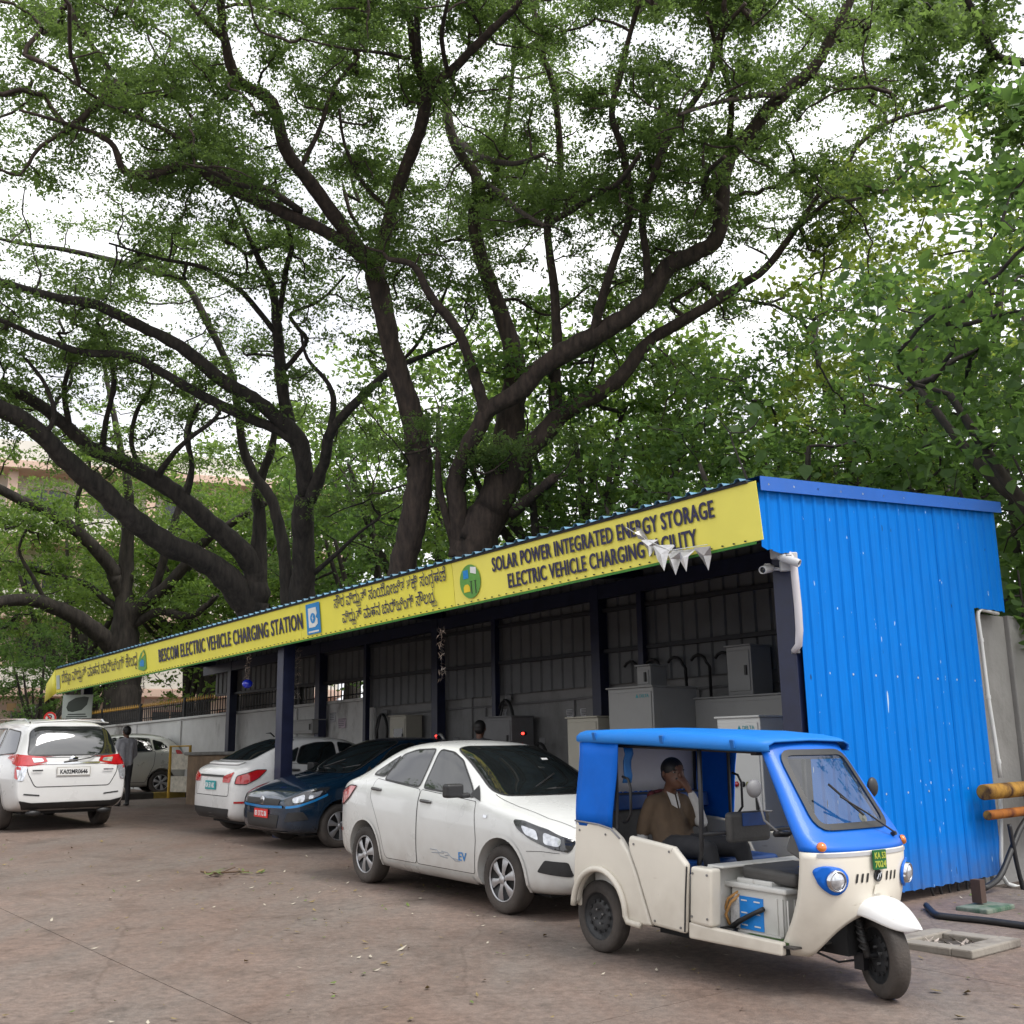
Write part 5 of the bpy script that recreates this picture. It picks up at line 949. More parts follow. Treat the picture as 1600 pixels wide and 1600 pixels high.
# ================================================================ equipment in the shed
CABW = mat('cabinet_grey_white', (.26,.26,.255), .45, 0, .05, 3); CABC = mat('cabinet_cream', (.38,.36,.30), .5, 0, .06, 3); CABD = mat('cabinet_dark', (.05,.05,.055), .5); LOGO = mat('logo_teal', (.02,.25,.28), .5); PAPER = mat('paper', (.5,.5,.52), .8); REDL = mat('led_red', (.5,.01,.01), .3, emit=((1,.03,.02),3.)); SCRN = mat('screen_dark', (.01,.011,.012), .1)
scuff(CABW, (.2,.19,.17), (2,2,.5), .6, .75, 4.)
def gz(u, v): p = SH(u,v,0); return ground_z(p.x,p.y)
def cabinet(label, u, v, z, mtl=CABW, name='charger_cabinet', logo=False, doors=1, group='charging cabinets in the shed', cat='cabinet', vents=True):
    t = thing(name, label, cat, SH(u[0],v[0],z[0]), 0, group); O_ = SH(u[0],v[0],z[0])
    def bx_(nm, uu, vv, zz, m_, bevel=.006):
        b = MB(); b.add([SH(a,c,e)-O_ for a in uu for c in vv for e in zz], [(0,1,3,2),(4,6,7,5),(0,4,5,1),(2,3,7,6),(0,2,6,4),(1,5,7,3)]); return b.build(nm, m_, t, bevel=bevel)
    bx_('case', u, v, z, mtl, .01); w = (u[1]-u[0])/doors
    for k in range(doors):
        d = bx_('door', (u[0]+w*k+.025,u[0]+w*(k+1)-.025), (v[0]-.014,v[0]), (z[0]+.05,z[1]-.05), mtl); x = u[0]+w*k+.06
        b = MB(); b.add([SH(a,c,e)-O_ for a in (x,x+.03) for c in (v[0]-.035,v[0]-.012) for e in ((z[0]+z[1])/2-.06,(z[0]+z[1])/2+.06)], [(0,1,3,2),(4,6,7,5),(0,4,5,1),(2,3,7,6),(0,2,6,4),(1,5,7,3)]); b.build('handle', BLK, d)
    bx_('top_plate', (u[0]-.015,u[1]+.015), (v[0]-.03,v[1]+.01), (z[1],z[1]+.02), mtl, .004)
    if logo:
        letter('logo', '\u25b2 DELTA', basis(SH(u[0]+.17,v[0]-.017,z[1]-.10)-O_, -UX, (0,0,1)), LOGO, t, .045, .22, .01, .001)
    if vents:
        for k in range(5): bx_('vent', (u[0]+.1,u[1]-.1), (v[0]-.017,v[0]-.013), (z[0]+.16+.035*k,z[0]+.175+.035*k), BLK, 0)
    return t, bx_
def uz(px, py, v): P = on_v(px, py, v); return uv_of(P.x,P.y)[0], P.z
u1, zt = uz(950,1078,1.55); u0, _ = uz(1020,1075,1.55); cabinet('big pale cabinet with small logo standing right of the shed column', (u0,u1), (1.55,2.35), (gz(u0,1.6),zt), CABW, logo=True)
cabinet('small pale box standing on the big cabinet', (u1-.32,u1-.08), (2.0,2.3), (zt+.02,zt+.30), CABW, 'equipment_box', vents=False, cat='box', group='boxes in the shed')
u1, zt = uz(1120,1123,.85); u0, _ = uz(1187,1124,.85); tB, bB = cabinet('tall white cabinet with red and black buttons behind the three-wheeler', (u0,u1), (.85,1.6), (gz(u0,.9),zt), mat('cabinet_white', (.58,.58,.56), .45, 0, .04, 3), logo=True, vents=False)
zb = uz(1150,1225,.85)[1]
for k, (px, m_) in enumerate(((1146,GAP),(1153,LRED),(1163,GAP),(1172,mat('button_olive', (.2,.2,.05), .5)))):
    uu = uz(px,1225,.85)[0]; MB().lathe([(0,.028),(.02,.026),(.022,0)], SH(uu,.835,zb)-SH(u0,.85,gz(u0,.9)), -VX, 16).build('button', m_, tB, True)
ua, za = uz(1098,1200,1.0); ub, _ = uz(1128,1200,1.0)
cabinet('cream cabinet with louvred front behind the seated man', (uz(1112,1200,1.1)[0],uz(1070,1200,1.1)[0]), (1.1,1.7), (gz(2,1),uz(1100,1190,1.1)[1]), CABC, doors=1)
u1, zt = uz(1134,1012,2.6); u0, zl = uz(1177,1085,2.6); cabinet('grey box mounted high at the right end of the shed', (u0,u1), (2.6,3.0), (zl,zt), CABW, 'equipment_box', vents=False, cat='box', group='boxes in the shed')
u1, zt = uz(1085,1093,2.3); u0, _ = uz(1120,1093,2.3); cabinet('low dim cabinet below the high grey box', (u0-1.0,u1), (2.3,2.9), (gz(u0,2.3),zt), CABW, vents=False)
u1, zt = uz(886,1123,1.7); u0, _ = uz(934,1122,1.7); cabinet('cream cabinet just left of the three-wheeler roof', (u0,u1), (1.7,2.1), (gz(u0,1.7),zt), CABC, vents=True)
u1, zt = uz(609,1120,2.75); u0, zl = uz(634,1185,2.75); tS, bS = cabinet('cream wall charger with dark screen above the teal sedan', (u0,u1), (2.75,3.1), (zl,zt), CABC, 'wall_charger', vents=False, cat='charger'); bS('screen', (u0+.08,u1-.16), (2.73,2.737), (zt-.42,zt-.22), SCRN, 0)
u1, zt = uz(757,1122,2.6); u0, zl = uz(800,1190,2.6); cabinet('grey wall charger beside the man inside the shed', (u0,u1), (2.6,3.05), (zl,zt), mat('cabinet_mid', (.16,.16,.165), .5), 'wall_charger', vents=True, cat='charger')
u1, zt = uz(455,1127,2.8); u0, zl = uz(488,1146,2.8); cabinet('white electrical box on the wall above the white sedan roof', (u0,u1), (2.8,3.1), (zl,zt), CABW, 'equipment_box', vents=False, cat='box', group='boxes in the shed')
for k, (x0, y0, x1, y1, w) in enumerate(((516,1113,525,1129,'small white notice pinned left of the pink one'),(529,1122,541,1138,'pinkish notice pinned on the shed back wall'),(574,1120,584,1147,'narrow notice left of the cream wall charger'),(780,1108,792,1121,'square notice above the grey wall charger'),(886,1108,898,1122,'square notice above the cream cabinet on the left'),(908,1106,926,1120,'wide notice above the cream cabinet on the right'))):
    vv = 3.195 if k < 4 else 3.195; a = on_v(x0,y1,vv); c = on_v(x1,y0,vv); u_a, u_b = uv_of(a.x,a.y)[0], uv_of(c.x,c.y)[0]; t = thing('notice', w, 'notice', SH((u_a+u_b)/2,3.19,(a.z+c.z)/2), 0, 'notices on the shed wall')
    W_ = abs(u_a-u_b); H_ = abs(c.z-a.z); b = MB(); n = 4; b.grid([[UX*(W_*(i/n-.5))+Vector((0,0,H_*(j/n-.5)))-VX*(.012*math.sin(i*1.3+j)) for i in range(n+1)] for j in range(n+1)]); b.build('sheet', PAPER if k != 1 else mat('paper_pink', (.5,.42,.48), .8), t, True, solid=.002)
    for j in range(4): MB().add([UX*a_+Vector((0,0,H_*(.3-.18*j)+dz))-VX*.022 for a_, dz in ((-W_*.36,0),(W_*.36,0),(W_*.36,.012),(-W_*.36,.012))], [(0,1,2,3)]).build('print_line', GREY, t)
for px, py in ((817,1146),(682,1150)):
    P = on_v(px,py,2.5); t = thing('indicator_lamp', 'red glowing indicator lamp %s in the shed' % ('beside the standing man' if px > 800 else 'left of the middle column'), 'lamp', P); MB().ell((0,0,0),(.025,.025,.018),10,6).build('lens', REDL, t, True); MB().cyl(VX*.01, VX*.06, .03, n=10).build('housing', BLK, t)
hk = thing('cable_conduits', 'row of black conduits with hooked tops on the shed back wall', 'conduit', SH(3.6,3.05,1.9))
for k in range(6):
    u = 2.75+.42*k; b = MB(); pts = [SH(u,3.05,1.7),SH(u,3.05,2.45)] + [SH(u+.15*(1-math.cos(t)),3.0,2.45+.16*math.sin(t)) for t in np.linspace(.3,math.pi*.8,6)]; b.tube([p-SH(3.6,3.05,1.9) for p in pts], .022, 6); b.build('conduit', IRON, hk, True)
# charging leads hanging from the wall chargers
for k, (u, v, z, lb) in enumerate(((9.2,3.0,1.55,'looped black charging lead below the cream wall charger'),(6.9,2.95,1.5,'looped black charging lead below the grey wall charger'),(7.9,3.1,2.2,'black charging lead hanging on the shed back wall'),(11.6,3.1,2.1,'black charging lead hanging near the white sedan'),(4.9,2.9,1.9,'black charging lead hanging behind the big cabinet'))):
    o_ = SH(u,v,z); t = thing('charging_lead', lb, 'cable', o_, 0, 'charging leads in the shed'); b = MB(); b.tube([UX*(.22*math.sin(a)*(1-.1*j))+Vector((0,0,-.32+.34*math.cos(a)))-VX*(.04+.02*j) for j, a in enumerate(np.linspace(0,4*math.pi,40)/1.0)] if False else [UX*(.20*math.sin(a))+Vector((0,0,-.32+.32*math.cos(a)))-VX*(.04+.004*a) for a in np.linspace(0,4*math.pi,40)], .018, 6); b.build('coil', BCAB2, t, True); MB().box((0,0,.03),(.10,.08,.10)).build('hook', GREY, t, bevel=.01); b = MB(); b.tube([-VX*.09, -VX*.09+UX*.12-Vector((0,0,.3)), -VX*.07+UX*.16-Vector((0,0,.5))], [.018,.02,.035], 8); b.build('plug', BLK, t, True)
cdt = thing('wall_conduit', 'long grey conduit running along the shed back wall', 'conduit', SH(7,3.17,2.2)); b = MB(); b.tube([SH(.6,3.17,2.22)-SH(7,3.17,2.2), SH(12,3.17,2.08)-SH(7,3.17,2.2)], .02, 6); b.build('pipe', GREY, cdt)
for u in (2.,3.9,5.2,6.4,8.6,10.9): b = MB(); b.tube([SH(u,3.17,2.2-.011*u)-SH(7,3.17,2.2), SH(u,3.17,1.2)-SH(7,3.17,2.2)], .016, 6); b.build('drop_pipe', GREY, cdt)
# tube lights below the roof
for k, (u, v) in enumerate(((.9,.45),(1.9,-.1),(3.3,.35),(5.3,.35),(7.6,.35),(10.2,.35),(12.9,.35),(15.7,.35))):
    nth = ['first','second','third','fourth','fifth','sixth','seventh','eighth'][k]; o_ = SH(u,v,roof_z(u,v)-.36); t = thing('tube_light', 'unlit tube light under the shed roof, %s from the blue wall' % nth, 'light', o_, 0, 'tube lights under the roof')
    b = MB(); P = [UX*a+VX*c+Vector((0,0,e)) for a in (-.6,.6) for c in (-.03,.03) for e in (0,.05)]; b.add(P, [(0,1,3,2),(4,6,7,5),(0,4,5,1),(2,3,7,6),(0,2,6,4),(1,5,7,3)]); b.build('batten', CABW, t, bevel=.005); MB().cyl(UX*-.58-Vector((0,0,.02)), UX*.58-Vector((0,0,.02)), .016, n=10).build('tube', LW, t, True)
    b = MB(); b.cyl(UX*.5+Vector((0,0,.05)), UX*.5+Vector((0,0,.3)), .004, n=4); b.cyl(UX*-.5+Vector((0,0,.05)), UX*-.5+Vector((0,0,.3)), .004, n=4); b.build('hanger', STEEL, t)
# hanging tinsel
TIN = mat('tinsel', (.35,.3,.26), .35, .6, .6, 40); BLU = mat('blue_glass', (.01,.03,.6), .1, 0, .2, 9, coat=1.)
for k, (px, py, v, ln, lb) in enumerate(((690,1003,.1,.5,'dark tinsel garland hanging beside the middle of the shed'),(465,1037,.0,.55,'tinsel garland hanging right of the front column'),(388,1030,.0,.35,'tinsel garland with blue ball hanging left of the front column'),(225,1055,.0,.35,'tinsel garland hanging near the far end of the shed'))):
    P = on_v(px,py,v); t = thing('tinsel_garland', lb, 'decoration', P, 0, 'tinsel hung in the shed'); b = MB(); rr = random.Random(k)
    for j in range(70):
        z = rr.uniform(-ln,ln*.4); a = rr.uniform(0,6.28); q = Vector((math.cos(a)*.05*rr.random(), math.sin(a)*.05*rr.random(), z)); d = Vector((rr.uniform(-1,1),rr.uniform(-1,1),rr.uniform(-1,1))).normalized()*.05; e = d.cross(Vector((rr.random(),rr.random(),rr.random()))).normalized()*.012; b.add([q-d,q+e,q+d], [(0,1,2)])
    tag(b.build('tinsel', TIN, t), kind='stuff'); MB().cyl((0,0,-ln),(0,0,roof_z(*uv_of(P.x,P.y))-P.z), .004, n=4).build('cord', STEEL, t)
    if k == 2: MB().ell((0,0,-ln-.06),(.09,.09,.075),14,8).build('ball', BLU, t, True)
# ================================================================ cameras, conduit at the front corner
CAMW = mat('camera_white', (.5,.5,.49), .45, 0, .08, 5)
for k, (px, py, tgt, lb) in enumerate(((1231,874,(1245,885),'upper white security camera pointing right at the shed corner'),(1200,889,(1182,899),'lower white security camera pointing left at the shed corner'))):
    P = on_v(px,py,-.12); t = thing('security_camera', lb, 'camera', P, 0, 'security cameras at the shed corner'); d = (Vector((.75,-.5,-.42)) if k == 0 else Vector((-.62,-.72,-.2))).normalized()
    MB().lathe([(-.09,.0),(-.09,.030),(-.05,.037),(.09,.038),(.115,.035),(.115,.030),(.10,.028)], (0,0,0), d, 20).build('housing', CAMW, t, True); MB().lathe([(.101,.029),(.103,.012),(.108,.010),(.108,0)], (0,0,0), d, 16).build('lens', SCRN, t, True)
    b = MB(); b.box(d*.01+Vector((0,0,.042)), (.05,.04,.012)); base = -d*.06+Vector((0,0,-.02)); e = Vector((.06,.10,.03)) if k == 0 else UX*-.12+VX*.10+Vector((0,0,.02)); b.tube([-d*.05, base+e*.5, e], .018, 8); b.build('arm', CAMW, t, True); MB().box(e, (.10,.06,.10)).build('mount', CAMW, t, bevel=.01)
P = on_v(1218,862,-.02); t = thing('junction_box', 'pale junction box above the two security cameras', 'box', P); MB().box((0,0,0),(.15,.10,.13),basis((0,0,0),UX,VX).to_3x3()).build('case', CAMW, t, bevel=.012); MB().box(-VX*.055,(.13,.01,.11),basis((0,0,0),UX,VX).to_3x3()).build('lid', CAMW, t, bevel=.004)
cd = thing('white_conduit', 'thick white curved conduit running down the shed corner column', 'conduit', SH(0,0,0)); pts = [on_v(px,py,-.03)-SH(0,0,0) for px, py in ((1222,862),(1233,866),(1240,880),(1243,910),(1247,950),(1249,985),(1248,1008),(1240,1018))]; b = MB(); b.tube(pts, [.025,.03,.034,.036,.036,.036,.034,.028], 10); b.build('pipe', mat('pvc_pinkish', (.52,.49,.5), .45, 0, .06, 4), cd, True); MB().box(pts[-1]+VX*.03,(.06,.08,.03)).build('clip', GREY, cd)
# ================================================================ right edge: concrete wall, pipes, cables
gw = thing('concrete_wall', 'grey concrete panel wall right of the blue end wall', 'wall', SH(.1,3.3,0)); o_ = SH(.1,3.3,0)
for k, (a, c, off) in enumerate(((3.30,4.15,0.),(4.16,4.9,.05),(4.91,6.4,.0),(6.41,8.0,.05))):
    zt_ = 2.82+.03*k; b = MB(); b.add([SH(u,v,z)-o_ for u in (.10-off,.30) for v in (a,c) for z in (-.3,zt_-.02*(k%2))], [(0,1,3,2),(4,6,7,5),(0,4,5,1),(2,3,7,6),(0,2,6,4),(1,5,7,3)]); b.build('panel', CONC, gw, bevel=.015)
PVC = mat('pvc_white', (.60,.61,.6), .4, 0, .06, 4)
wp = thing('white_pipe', 'thin white plastic pipe bent over the concrete wall', 'pipe', SH(0,3.4,0)); o_ = SH(0,3.4,0)
pp = [on_u(px,py,-.02)-o_ for px, py in ((1559,959),(1545,955),(1532,952),(1528,957),(1528,966),(1533,1000),(1544,1089),(1553,1145),(1560,1190),(1563,1215))]; b = MB(); b.tube(pp, .022, 10); b.build('pipe', PVC, wp, True)
for i in (5,6,8): d = (pp[i]-pp[i-1]).normalized(); MB().cyl(pp[i]-d*.02, pp[i]+d*.02, .028, n=10).build('clip', PVC, wp)
wp2 = thing('white_pipe', 'thin white plastic pipe below the rusty yellow pipes', 'pipe', SH(0,3.4,0)); pq_ = [on_u(px,py,-.06)-o_ for px, py in ((1563,1240),(1564,1290),(1564,1340),(1566,1368),(1574,1381),(1590,1386),(1640,1392))]; b = MB(); b.tube(pq_, .022, 10); b.build('pipe', PVC, wp2, True)
wp3 = thing('white_pipe', 'short white pipe lying at the foot of the concrete wall', 'pipe', SH(0,3.4,0)); b = MB(); b.tube([on_u(1576,1404,-.1)-o_, on_u(1640,1404,-.1)-o_], .026, 10); b.build('pipe', PVC, wp3, True)
RUST = stained('rusty_yellow', (.42,.22,.035), (.05,.02,.01), .42, .6, 3., (1,1,.8)); ORG = stained('rusty_orange', (.38,.13,.02), (.12,.03,.012), .45, .62, 3., (1,1,1))
for (x0, y0, h, m_, lb, uu) in ((1537,1238,.078,RUST,'thick rusty yellow pipe beside the blue wall',-.22),(1543,1274,.048,ORG,'thinner rusty orange pipe below the yellow pipe',-.2)):
    a = on_u(x0,y0,uu); c = a + VX*3.2 + Vector((0,0,.02)); t = thing('rusty_pipe', lb, 'pipe', a); b = MB(); b.tube([Vector((0,0,0)), (c-a)*.5, c-a], h, 16); b.build('pipe', m_, t, True); MB().lathe([(-.002,h*.9),(-.002,0)], (0,0,0), VX, 16).build('end_cap', RUST, t)
BCAB = mat('cable_black', (.018,.018,.019), .5, 0, .3, 9)
def cable(lb, px, uu, r, name='black_cable'):
    P = [on_u(x,y,uu) if not g_ else on_ground(x,y)+Vector((0,0,r)) for x, y, g_ in px]; o_ = P[0].copy(); t = thing(name, lb, 'cable', o_, 0, 'cables beside the blue wall'); Q_ = [p-o_ for p in P]; dn = []
    for i in range(len(Q_)-1):
        p0, p1, p2, p3 = Q_[max(i-1,0)], Q_[i], Q_[i+1], Q_[min(i+2,len(Q_)-1)]
        for j in range(5): s = j/5; dn.append(.5*((2*p1)+(p2-p0)*s+(2*p0-5*p1+4*p2-p3)*s*s+(3*p1-p0-3*p2+p3)*s**3))
    dn.append(Q_[-1]); b = MB(); b.tube(dn, r, 8); b.build('sheath', BCAB, t, True)
cable('thick black cable sweeping down left across the concrete wall', ((1640,1240,0),(1600,1285,0),(1582,1324,0),(1562,1370,0),(1538,1388,0)), -.24, .030)
cable('thin black cable hanging down right across the concrete wall', ((1577,1288,0),(1583,1320,0),(1590,1355,0),(1604,1410,0)), -.26, .024)
cable('black cable lying on the ground from under the blue wall', ((1448,1420,1),(1462,1434,1),(1482,1438,1),(1540,1444,1),(1600,1452,1),(1660,1461,1)), 0, .028)
for k in range(6):
    x = 1462+k*13; cable(['first','second','third','fourth','fifth','sixth'][k]+' thin cable looping out under the blue wall, from the left', ((x-8+k,1374-2*k,0),(x-6+k,1392,0),(x+2,1408-k,0),(x+12,1412-k,0)), .03, .012+.003*(k%2))
pd = thing('column_footing', 'low green stained concrete footing under the blue wall corner', 'footing', on_ground(1540,1421)); b = MB(); R_ = basis((0,0,0),UX,VX).to_3x3(); b.box((0,0,.012),(.30,.5,.05),R_); b.build('block', stained('green_concrete', (.16,.19,.15), (.04,.10,.06), .45, .6, 4.), pd, bevel=.015); MB().box(VX*.02+UX*.06+Vector((0,0,.15)),(.09,.09,.2),R_).build('post_stub', mat('rust_brown', (.07,.04,.03), .8), pd)
# open drain kerb on the yard
mh = thing('drain_kerb', 'low square concrete kerb round an open drain near the blue wall', 'drain', on_ground(1488,1478)); R_ = basis((0,0,0),UX,VX).to_3x3(); KC = stained('kerb_concrete', (.26,.235,.20), (.15,.13,.11), .5, .66, 3.)
for (cu, cv, du, dv) in ((-.27,0,.16,.72),(.27,0,.16,.72),(0,-.28,.38,.16),(0,.28,.38,.16)): MB().box(UX*cu+VX*cv+Vector((0,0,.02+.003*(du < .2))),(du,dv,.06),R_).build('kerb_stone', KC, mh, bevel=.012)
MB().box(Vector((0,0,.006)),(.40,.42,.01),R_).build('drain_floor', mat('drain_mud', (.05,.04,.03), .9, 0, .4, 9), mh)
b = MB(); rr = random.Random(4)
for k in range(26):
    a, c = rr.uniform(-.17,.17), rr.uniform(-.18,.18); d = Vector((rr.uniform(-1,1),rr.uniform(-1,1),rr.uniform(0,.6))).normalized()*rr.uniform(.03,.08); e = d.cross(Vector((0,0,1))).normalized()*.015; q = UX*a+VX*c+Vector((0,0,.02)); b.add([q-d,q+e,q+d,q-e], [(0,1,2,3)])
tag(b.build('litter', mat('litter_pale', (.35,.3,.26), .8, 0, .5, 20), mh), kind='stuff')
# ================================================================ far left: signs, barricade, plinth
P = on_v(121,1104,-.2); bd_ = thing('sign_board', 'pale hanging board with dark leaf emblem under the far end of the shed', 'sign', P); ex = RIGHT.copy(); ex.z = 0; ex.normalize(); ez = Vector((0,0,1)); R_ = Matrix((ex, ez.cross(ex), ez)).transposed()
MB().box((0,0,0),(.66,.03,.52),R_).build('board', mat('board_pale', (.36,.40,.36), .6, 0, .08, 4), bd_); b = MB(); b.add([ex*x+ez*z-ez.cross(ex)*.018 for x, z in ((-.24,-.02),(-.2,.10),(-.05,.19),(.15,.22),(.25,.2),(.22,.04),(.10,-.08),(-.1,-.12),(-.2,-.1))], [tuple(range(9))]); b.build('leaf_emblem', LK, bd_)
for z, w in ((-.17,.4),(-.22,.46)): b = MB(); b.add([ex*x+ez*zz-ez.cross(ex)*.018 for x, zz in ((-w/2,z-.012),(w/2,z-.012),(w/2,z+.012),(-w/2,z+.012))], [(0,1,2,3)]); b.build('print_line', LK, bd_)
b = MB(); b.tube([ex*-.28+ez*.26, ex*-.28+ez*.7], .008, 5); b.tube([ex*.28+ez*.26, ex*.28+ez*.7], .008, 5); b.build('hanger', STEEL, bd_)
P = on_ground(70,1232); Pq = at(70,1122,P.y); ns = thing('road_sign', 'round red no parking sign on a post behind the people carrier', 'sign', P); zc = Pq.z-P.z; nrm = Vector((.15,-1,0)).normalized(); sx_ = Vector((1,.15,0)).normalized()
MB().lathe([(0,.17),(.01,.17),(.012,0)], (0,0,zc), nrm, 28).build('disc', PW, ns); MB().lathe([(.013,.12),(.02,.125),(.02,.168),(.013,.17)], (0,0,zc), nrm, 28).build('red_ring', PR, ns); letter('lettering', 'P', basis(Vector((0,0,zc))+nrm*.02, sx_, ez), INKB, ns, .17, None, .02); b = MB(); q = Vector((0,0,zc))+nrm*.026; b.add([q+sx_*x+ez*z for x, z in ((-.115,.085),(-.085,.115),(.115,-.085),(.085,-.115))], [(0,1,2,3)]); b.build('red_slash', PR, ns); MB().cyl((0,.03,0),(0,.03,zc+.1),.03,n=8).build('post', GREY, ns)
for k, (px, py, w, h, lb) in enumerate(((40,1108,.34,.2,'pale notice board among dark foliage at far left'),(8,1105,.2,.2,'small tan board at the left edge of the picture'))):
    P = on_ground(px,1222); Pq = at(px,py,P.y); t = thing('notice_board', lb, 'board', P, 0, 'boards at the far left'); MB().box((0,0,Pq.z-P.z),(w*1.6,.03,h*1.3)).build('board', PAPER if k == 0 else mat('board_tan', (.4,.25,.12), .7), t); MB().cyl((0,.03,0),(0,.03,Pq.z-P.z),.025,n=6).build('post', GREY, t)
Pa, Pb = [Vector((q.x,q.y,ground_z(q.x,q.y))) for q in (on_v(263,1240,2.2), on_v(294,1240,2.4))]; e = (Pb-Pa); e.z = 0; L_ = e.length; e.normalize(); bz = thing('barricade', 'yellow metal crowd barricade with white panels behind the hatchback', 'barricade', Pa); BYEL = mat('barricade_yellow', (.55,.33,.03), .5, 0, .2, 6); hh = at(278,1166,Pa.y).z-Pa.z
b = MB(); b.tube([Vector((0,0,0)),Vector((0,0,hh)),e*L_+Vector((0,0,hh)),e*L_], .035, 8); b.build('frame', BYEL, bz)
for z0, z1 in ((.55,.85),(.12,.42)): b = MB(); b.add([e*x+Vector((0,y,hh*z)) for x in (.06,L_-.06) for y in (-.01,.01) for z in (z0,z1)], [(0,1,3,2),(4,6,7,5),(0,4,5,1),(2,3,7,6),(0,2,6,4),(1,5,7,3)]); b.build('panel', mat('barricade_panel', (.5,.46,.38), .6, 0, .3, 9), bz)
Pa, Pb = [Vector((q.x,q.y,ground_z(q.x,q.y))) for q in (on_v(290,1240,1.7), on_v(372,1240,1.7))]; e = (Pb-Pa); e.z = 0; L_ = e.length; e.normalize(); n_ = Vector((-e.y,e.x,0)); pl = thing('concrete_plinth', 'low brown stained concrete plinth in front of the boundary wall', 'plinth', Pa); zt_ = at(320,1180,Pa.y).z-Pa.z
b = MB(); b.add([e*x+n_*y+Vector((0,0,z)) for x in (0,L_+.6) for y in (0,1.5) for z in (-.1,zt_)], [(0,1,3,2),(4,6,7,5),(0,4,5,1),(2,3,7,6),(0,2,6,4),(1,5,7,3)]); b.build('base', stained('plinth_brown', (.24,.165,.105), (.13,.09,.06), .45, .65, 2.), pl, bevel=.03)
b = MB(); b.add([e*x+n_*y+Vector((0,0,z)) for x in (-.06,L_+.66) for y in (-.06,1.56) for z in (zt_+.002,zt_+.07)], [(0,1,3,2),(4,6,7,5),(0,4,5,1),(2,3,7,6),(0,2,6,4),(1,5,7,3)]); b.build('cap', CONC, pl, bevel=.02)
Pa, Pb = on_ground(186,1250), on_ground(335,1243); kb = thing('painted_kerb', 'kerb with faded yellow and black stripes beyond the parked cars', 'kerb', Pa); e = Pb-Pa; e.z = 0; L_ = e.length; e.normalize(); n = int(L_/.6)
for k in range(n): a = e*(k*L_/n); z = ground_z(Pa.x+a.x,Pa.y+a.y)-Pa.z; MB().box(a+e*(L_/n/2)+Vector((0,0,z+.06)),(L_/n-.012,.16,.16),Matrix((e,Vector((-e.y,e.x,0)),Vector((0,0,1)))).transposed()).build('kerb_stone', mat('kerb_yellow', (.3,.22,.05), .8, 0, .3, 6) if k%2 else mat('kerb_black', (.05,.045,.04), .8, 0, .3, 6), kb, bevel=.012)
# ================================================================ building seen through the trees
BCR = mat('building_cream', (.74,.69,.62), .85, 0, .06, 1.); BSA = mat('building_salmon', (.66,.47,.38), .85, 0, .08, 1.); BGL = mat('building_glass', (.07,.08,.09), .15)
bo = Vector((-22.5,47,ground_z(-22,47))); ap = thing('apartment_building', 'cream building with salmon bands seen through the trees at left', 'building', bo, math.radians(24)); BW, BD, FH = 30., 12., 3.4
MB().box((0,BD/2+1.4,6.95),(BW,BD,13.9)).build('wall', BCR, ap)
for f in range(5): MB().box((0,.70,f*FH+.02),(BW+.6,1.75,.36)).build('salmon_band', BSA, ap, bevel=.02); MB().box((0,-.05,f*FH+.68),(BW+.2,.12,.92)).build('parapet', BCR, ap) if f else None
for k in range(11): MB().box((-BW/2+k*BW/10,.55,6.8),(.42,.42,13.6)).build('pillar', BSA, ap)
for f in range(4):
    for k in range(10):
        x = -BW/2+(k+.5)*BW/10; w = MB().box((x,1.37,f*FH+1.95),(1.7,.06,1.5)).build('window', BSA, ap); MB().box((x-.41,1.325,f*FH+1.95),(.74,.03,1.34)).build('pane', BGL, w); MB().box((x+.41,1.325,f*FH+1.95),(.74,.03,1.34)).build('pane', BGL, w)
# ================================================================ litter on the yard
LEAFB = mat('fallen_leaf', (.20,.15,.06), .8, 0, .5, 30); LEAFG = mat('fallen_green', (.10,.14,.03), .7, 0, .4, 30)
P = on_ground(352,1366); tw = thing('fallen_twig', 'small leafy twig lying on the concrete yard', 'twig', P); rr = random.Random(11)
b = MB(); b.tube([(-.32,.16,.02),(-.20,.03,.015),(0,.0,.02),(.25,.05,.02)], .009, 5); b.tube([(-.05,0,.02),(.05,.22,.05)], .006, 5); b.tube([(-.05,0,.02),(-.10,-.28,.02)], .006, 5); b.build('stem', mat('twig_bark', (.10,.06,.035), .9), tw)
for k in range(26):
    q = Vector((rr.uniform(-.15,.42),rr.uniform(-.32,.18),.015+.03*rr.random())); a = rr.uniform(0,6.28); d = Vector((math.cos(a),math.sin(a),rr.uniform(-.1,.3)))*rr.uniform(.04,.09); e = Vector((-d.y,d.x,.01))*.3; b = MB(); b.add([q-d,q+e,q+d,q-e], [(0,1,2,3)]); b.build('leaf', LEAFG if k%3 else LEAFB, tw)
b = MB(); rr = random.Random(5)
for k in range(900):
    x, y = rr.uniform(-9,7), rr.uniform(4.5,17)
    if rr.random() < .4: c0 = on_ground(rr.choice((330,560,1000,700,1450)), rr.choice((1360,1380,1560,1420,1450))); x, y = c0.x+rr.gauss(0,.9), c0.y+rr.gauss(0,.9)
    q = Vector((x,y,ground_z(x,y)+.012)); a = rr.uniform(0,6.28); s = rr.uniform(.008,.03)*(1.6 if rr.random() < .12 else 1); d = Vector((math.cos(a),math.sin(a),rr.uniform(-.15,.35)))*s; e = Vector((-d.y,d.x,.2*s))*rr.uniform(.3,.6); b.add([q-d,q+e,q+d+Vector((0,0,.3*s)),q-e], [(0,1,2),(0,2,3)], rr.choice((0,0,1,2)))
tag(b.build('leaf_litter', [LEAFB, LEAFG, mat('fallen_pale', (.42,.38,.30), .8)]), 'dry leaves and petals scattered over the concrete yard', 'leaves', None, 'stuff')
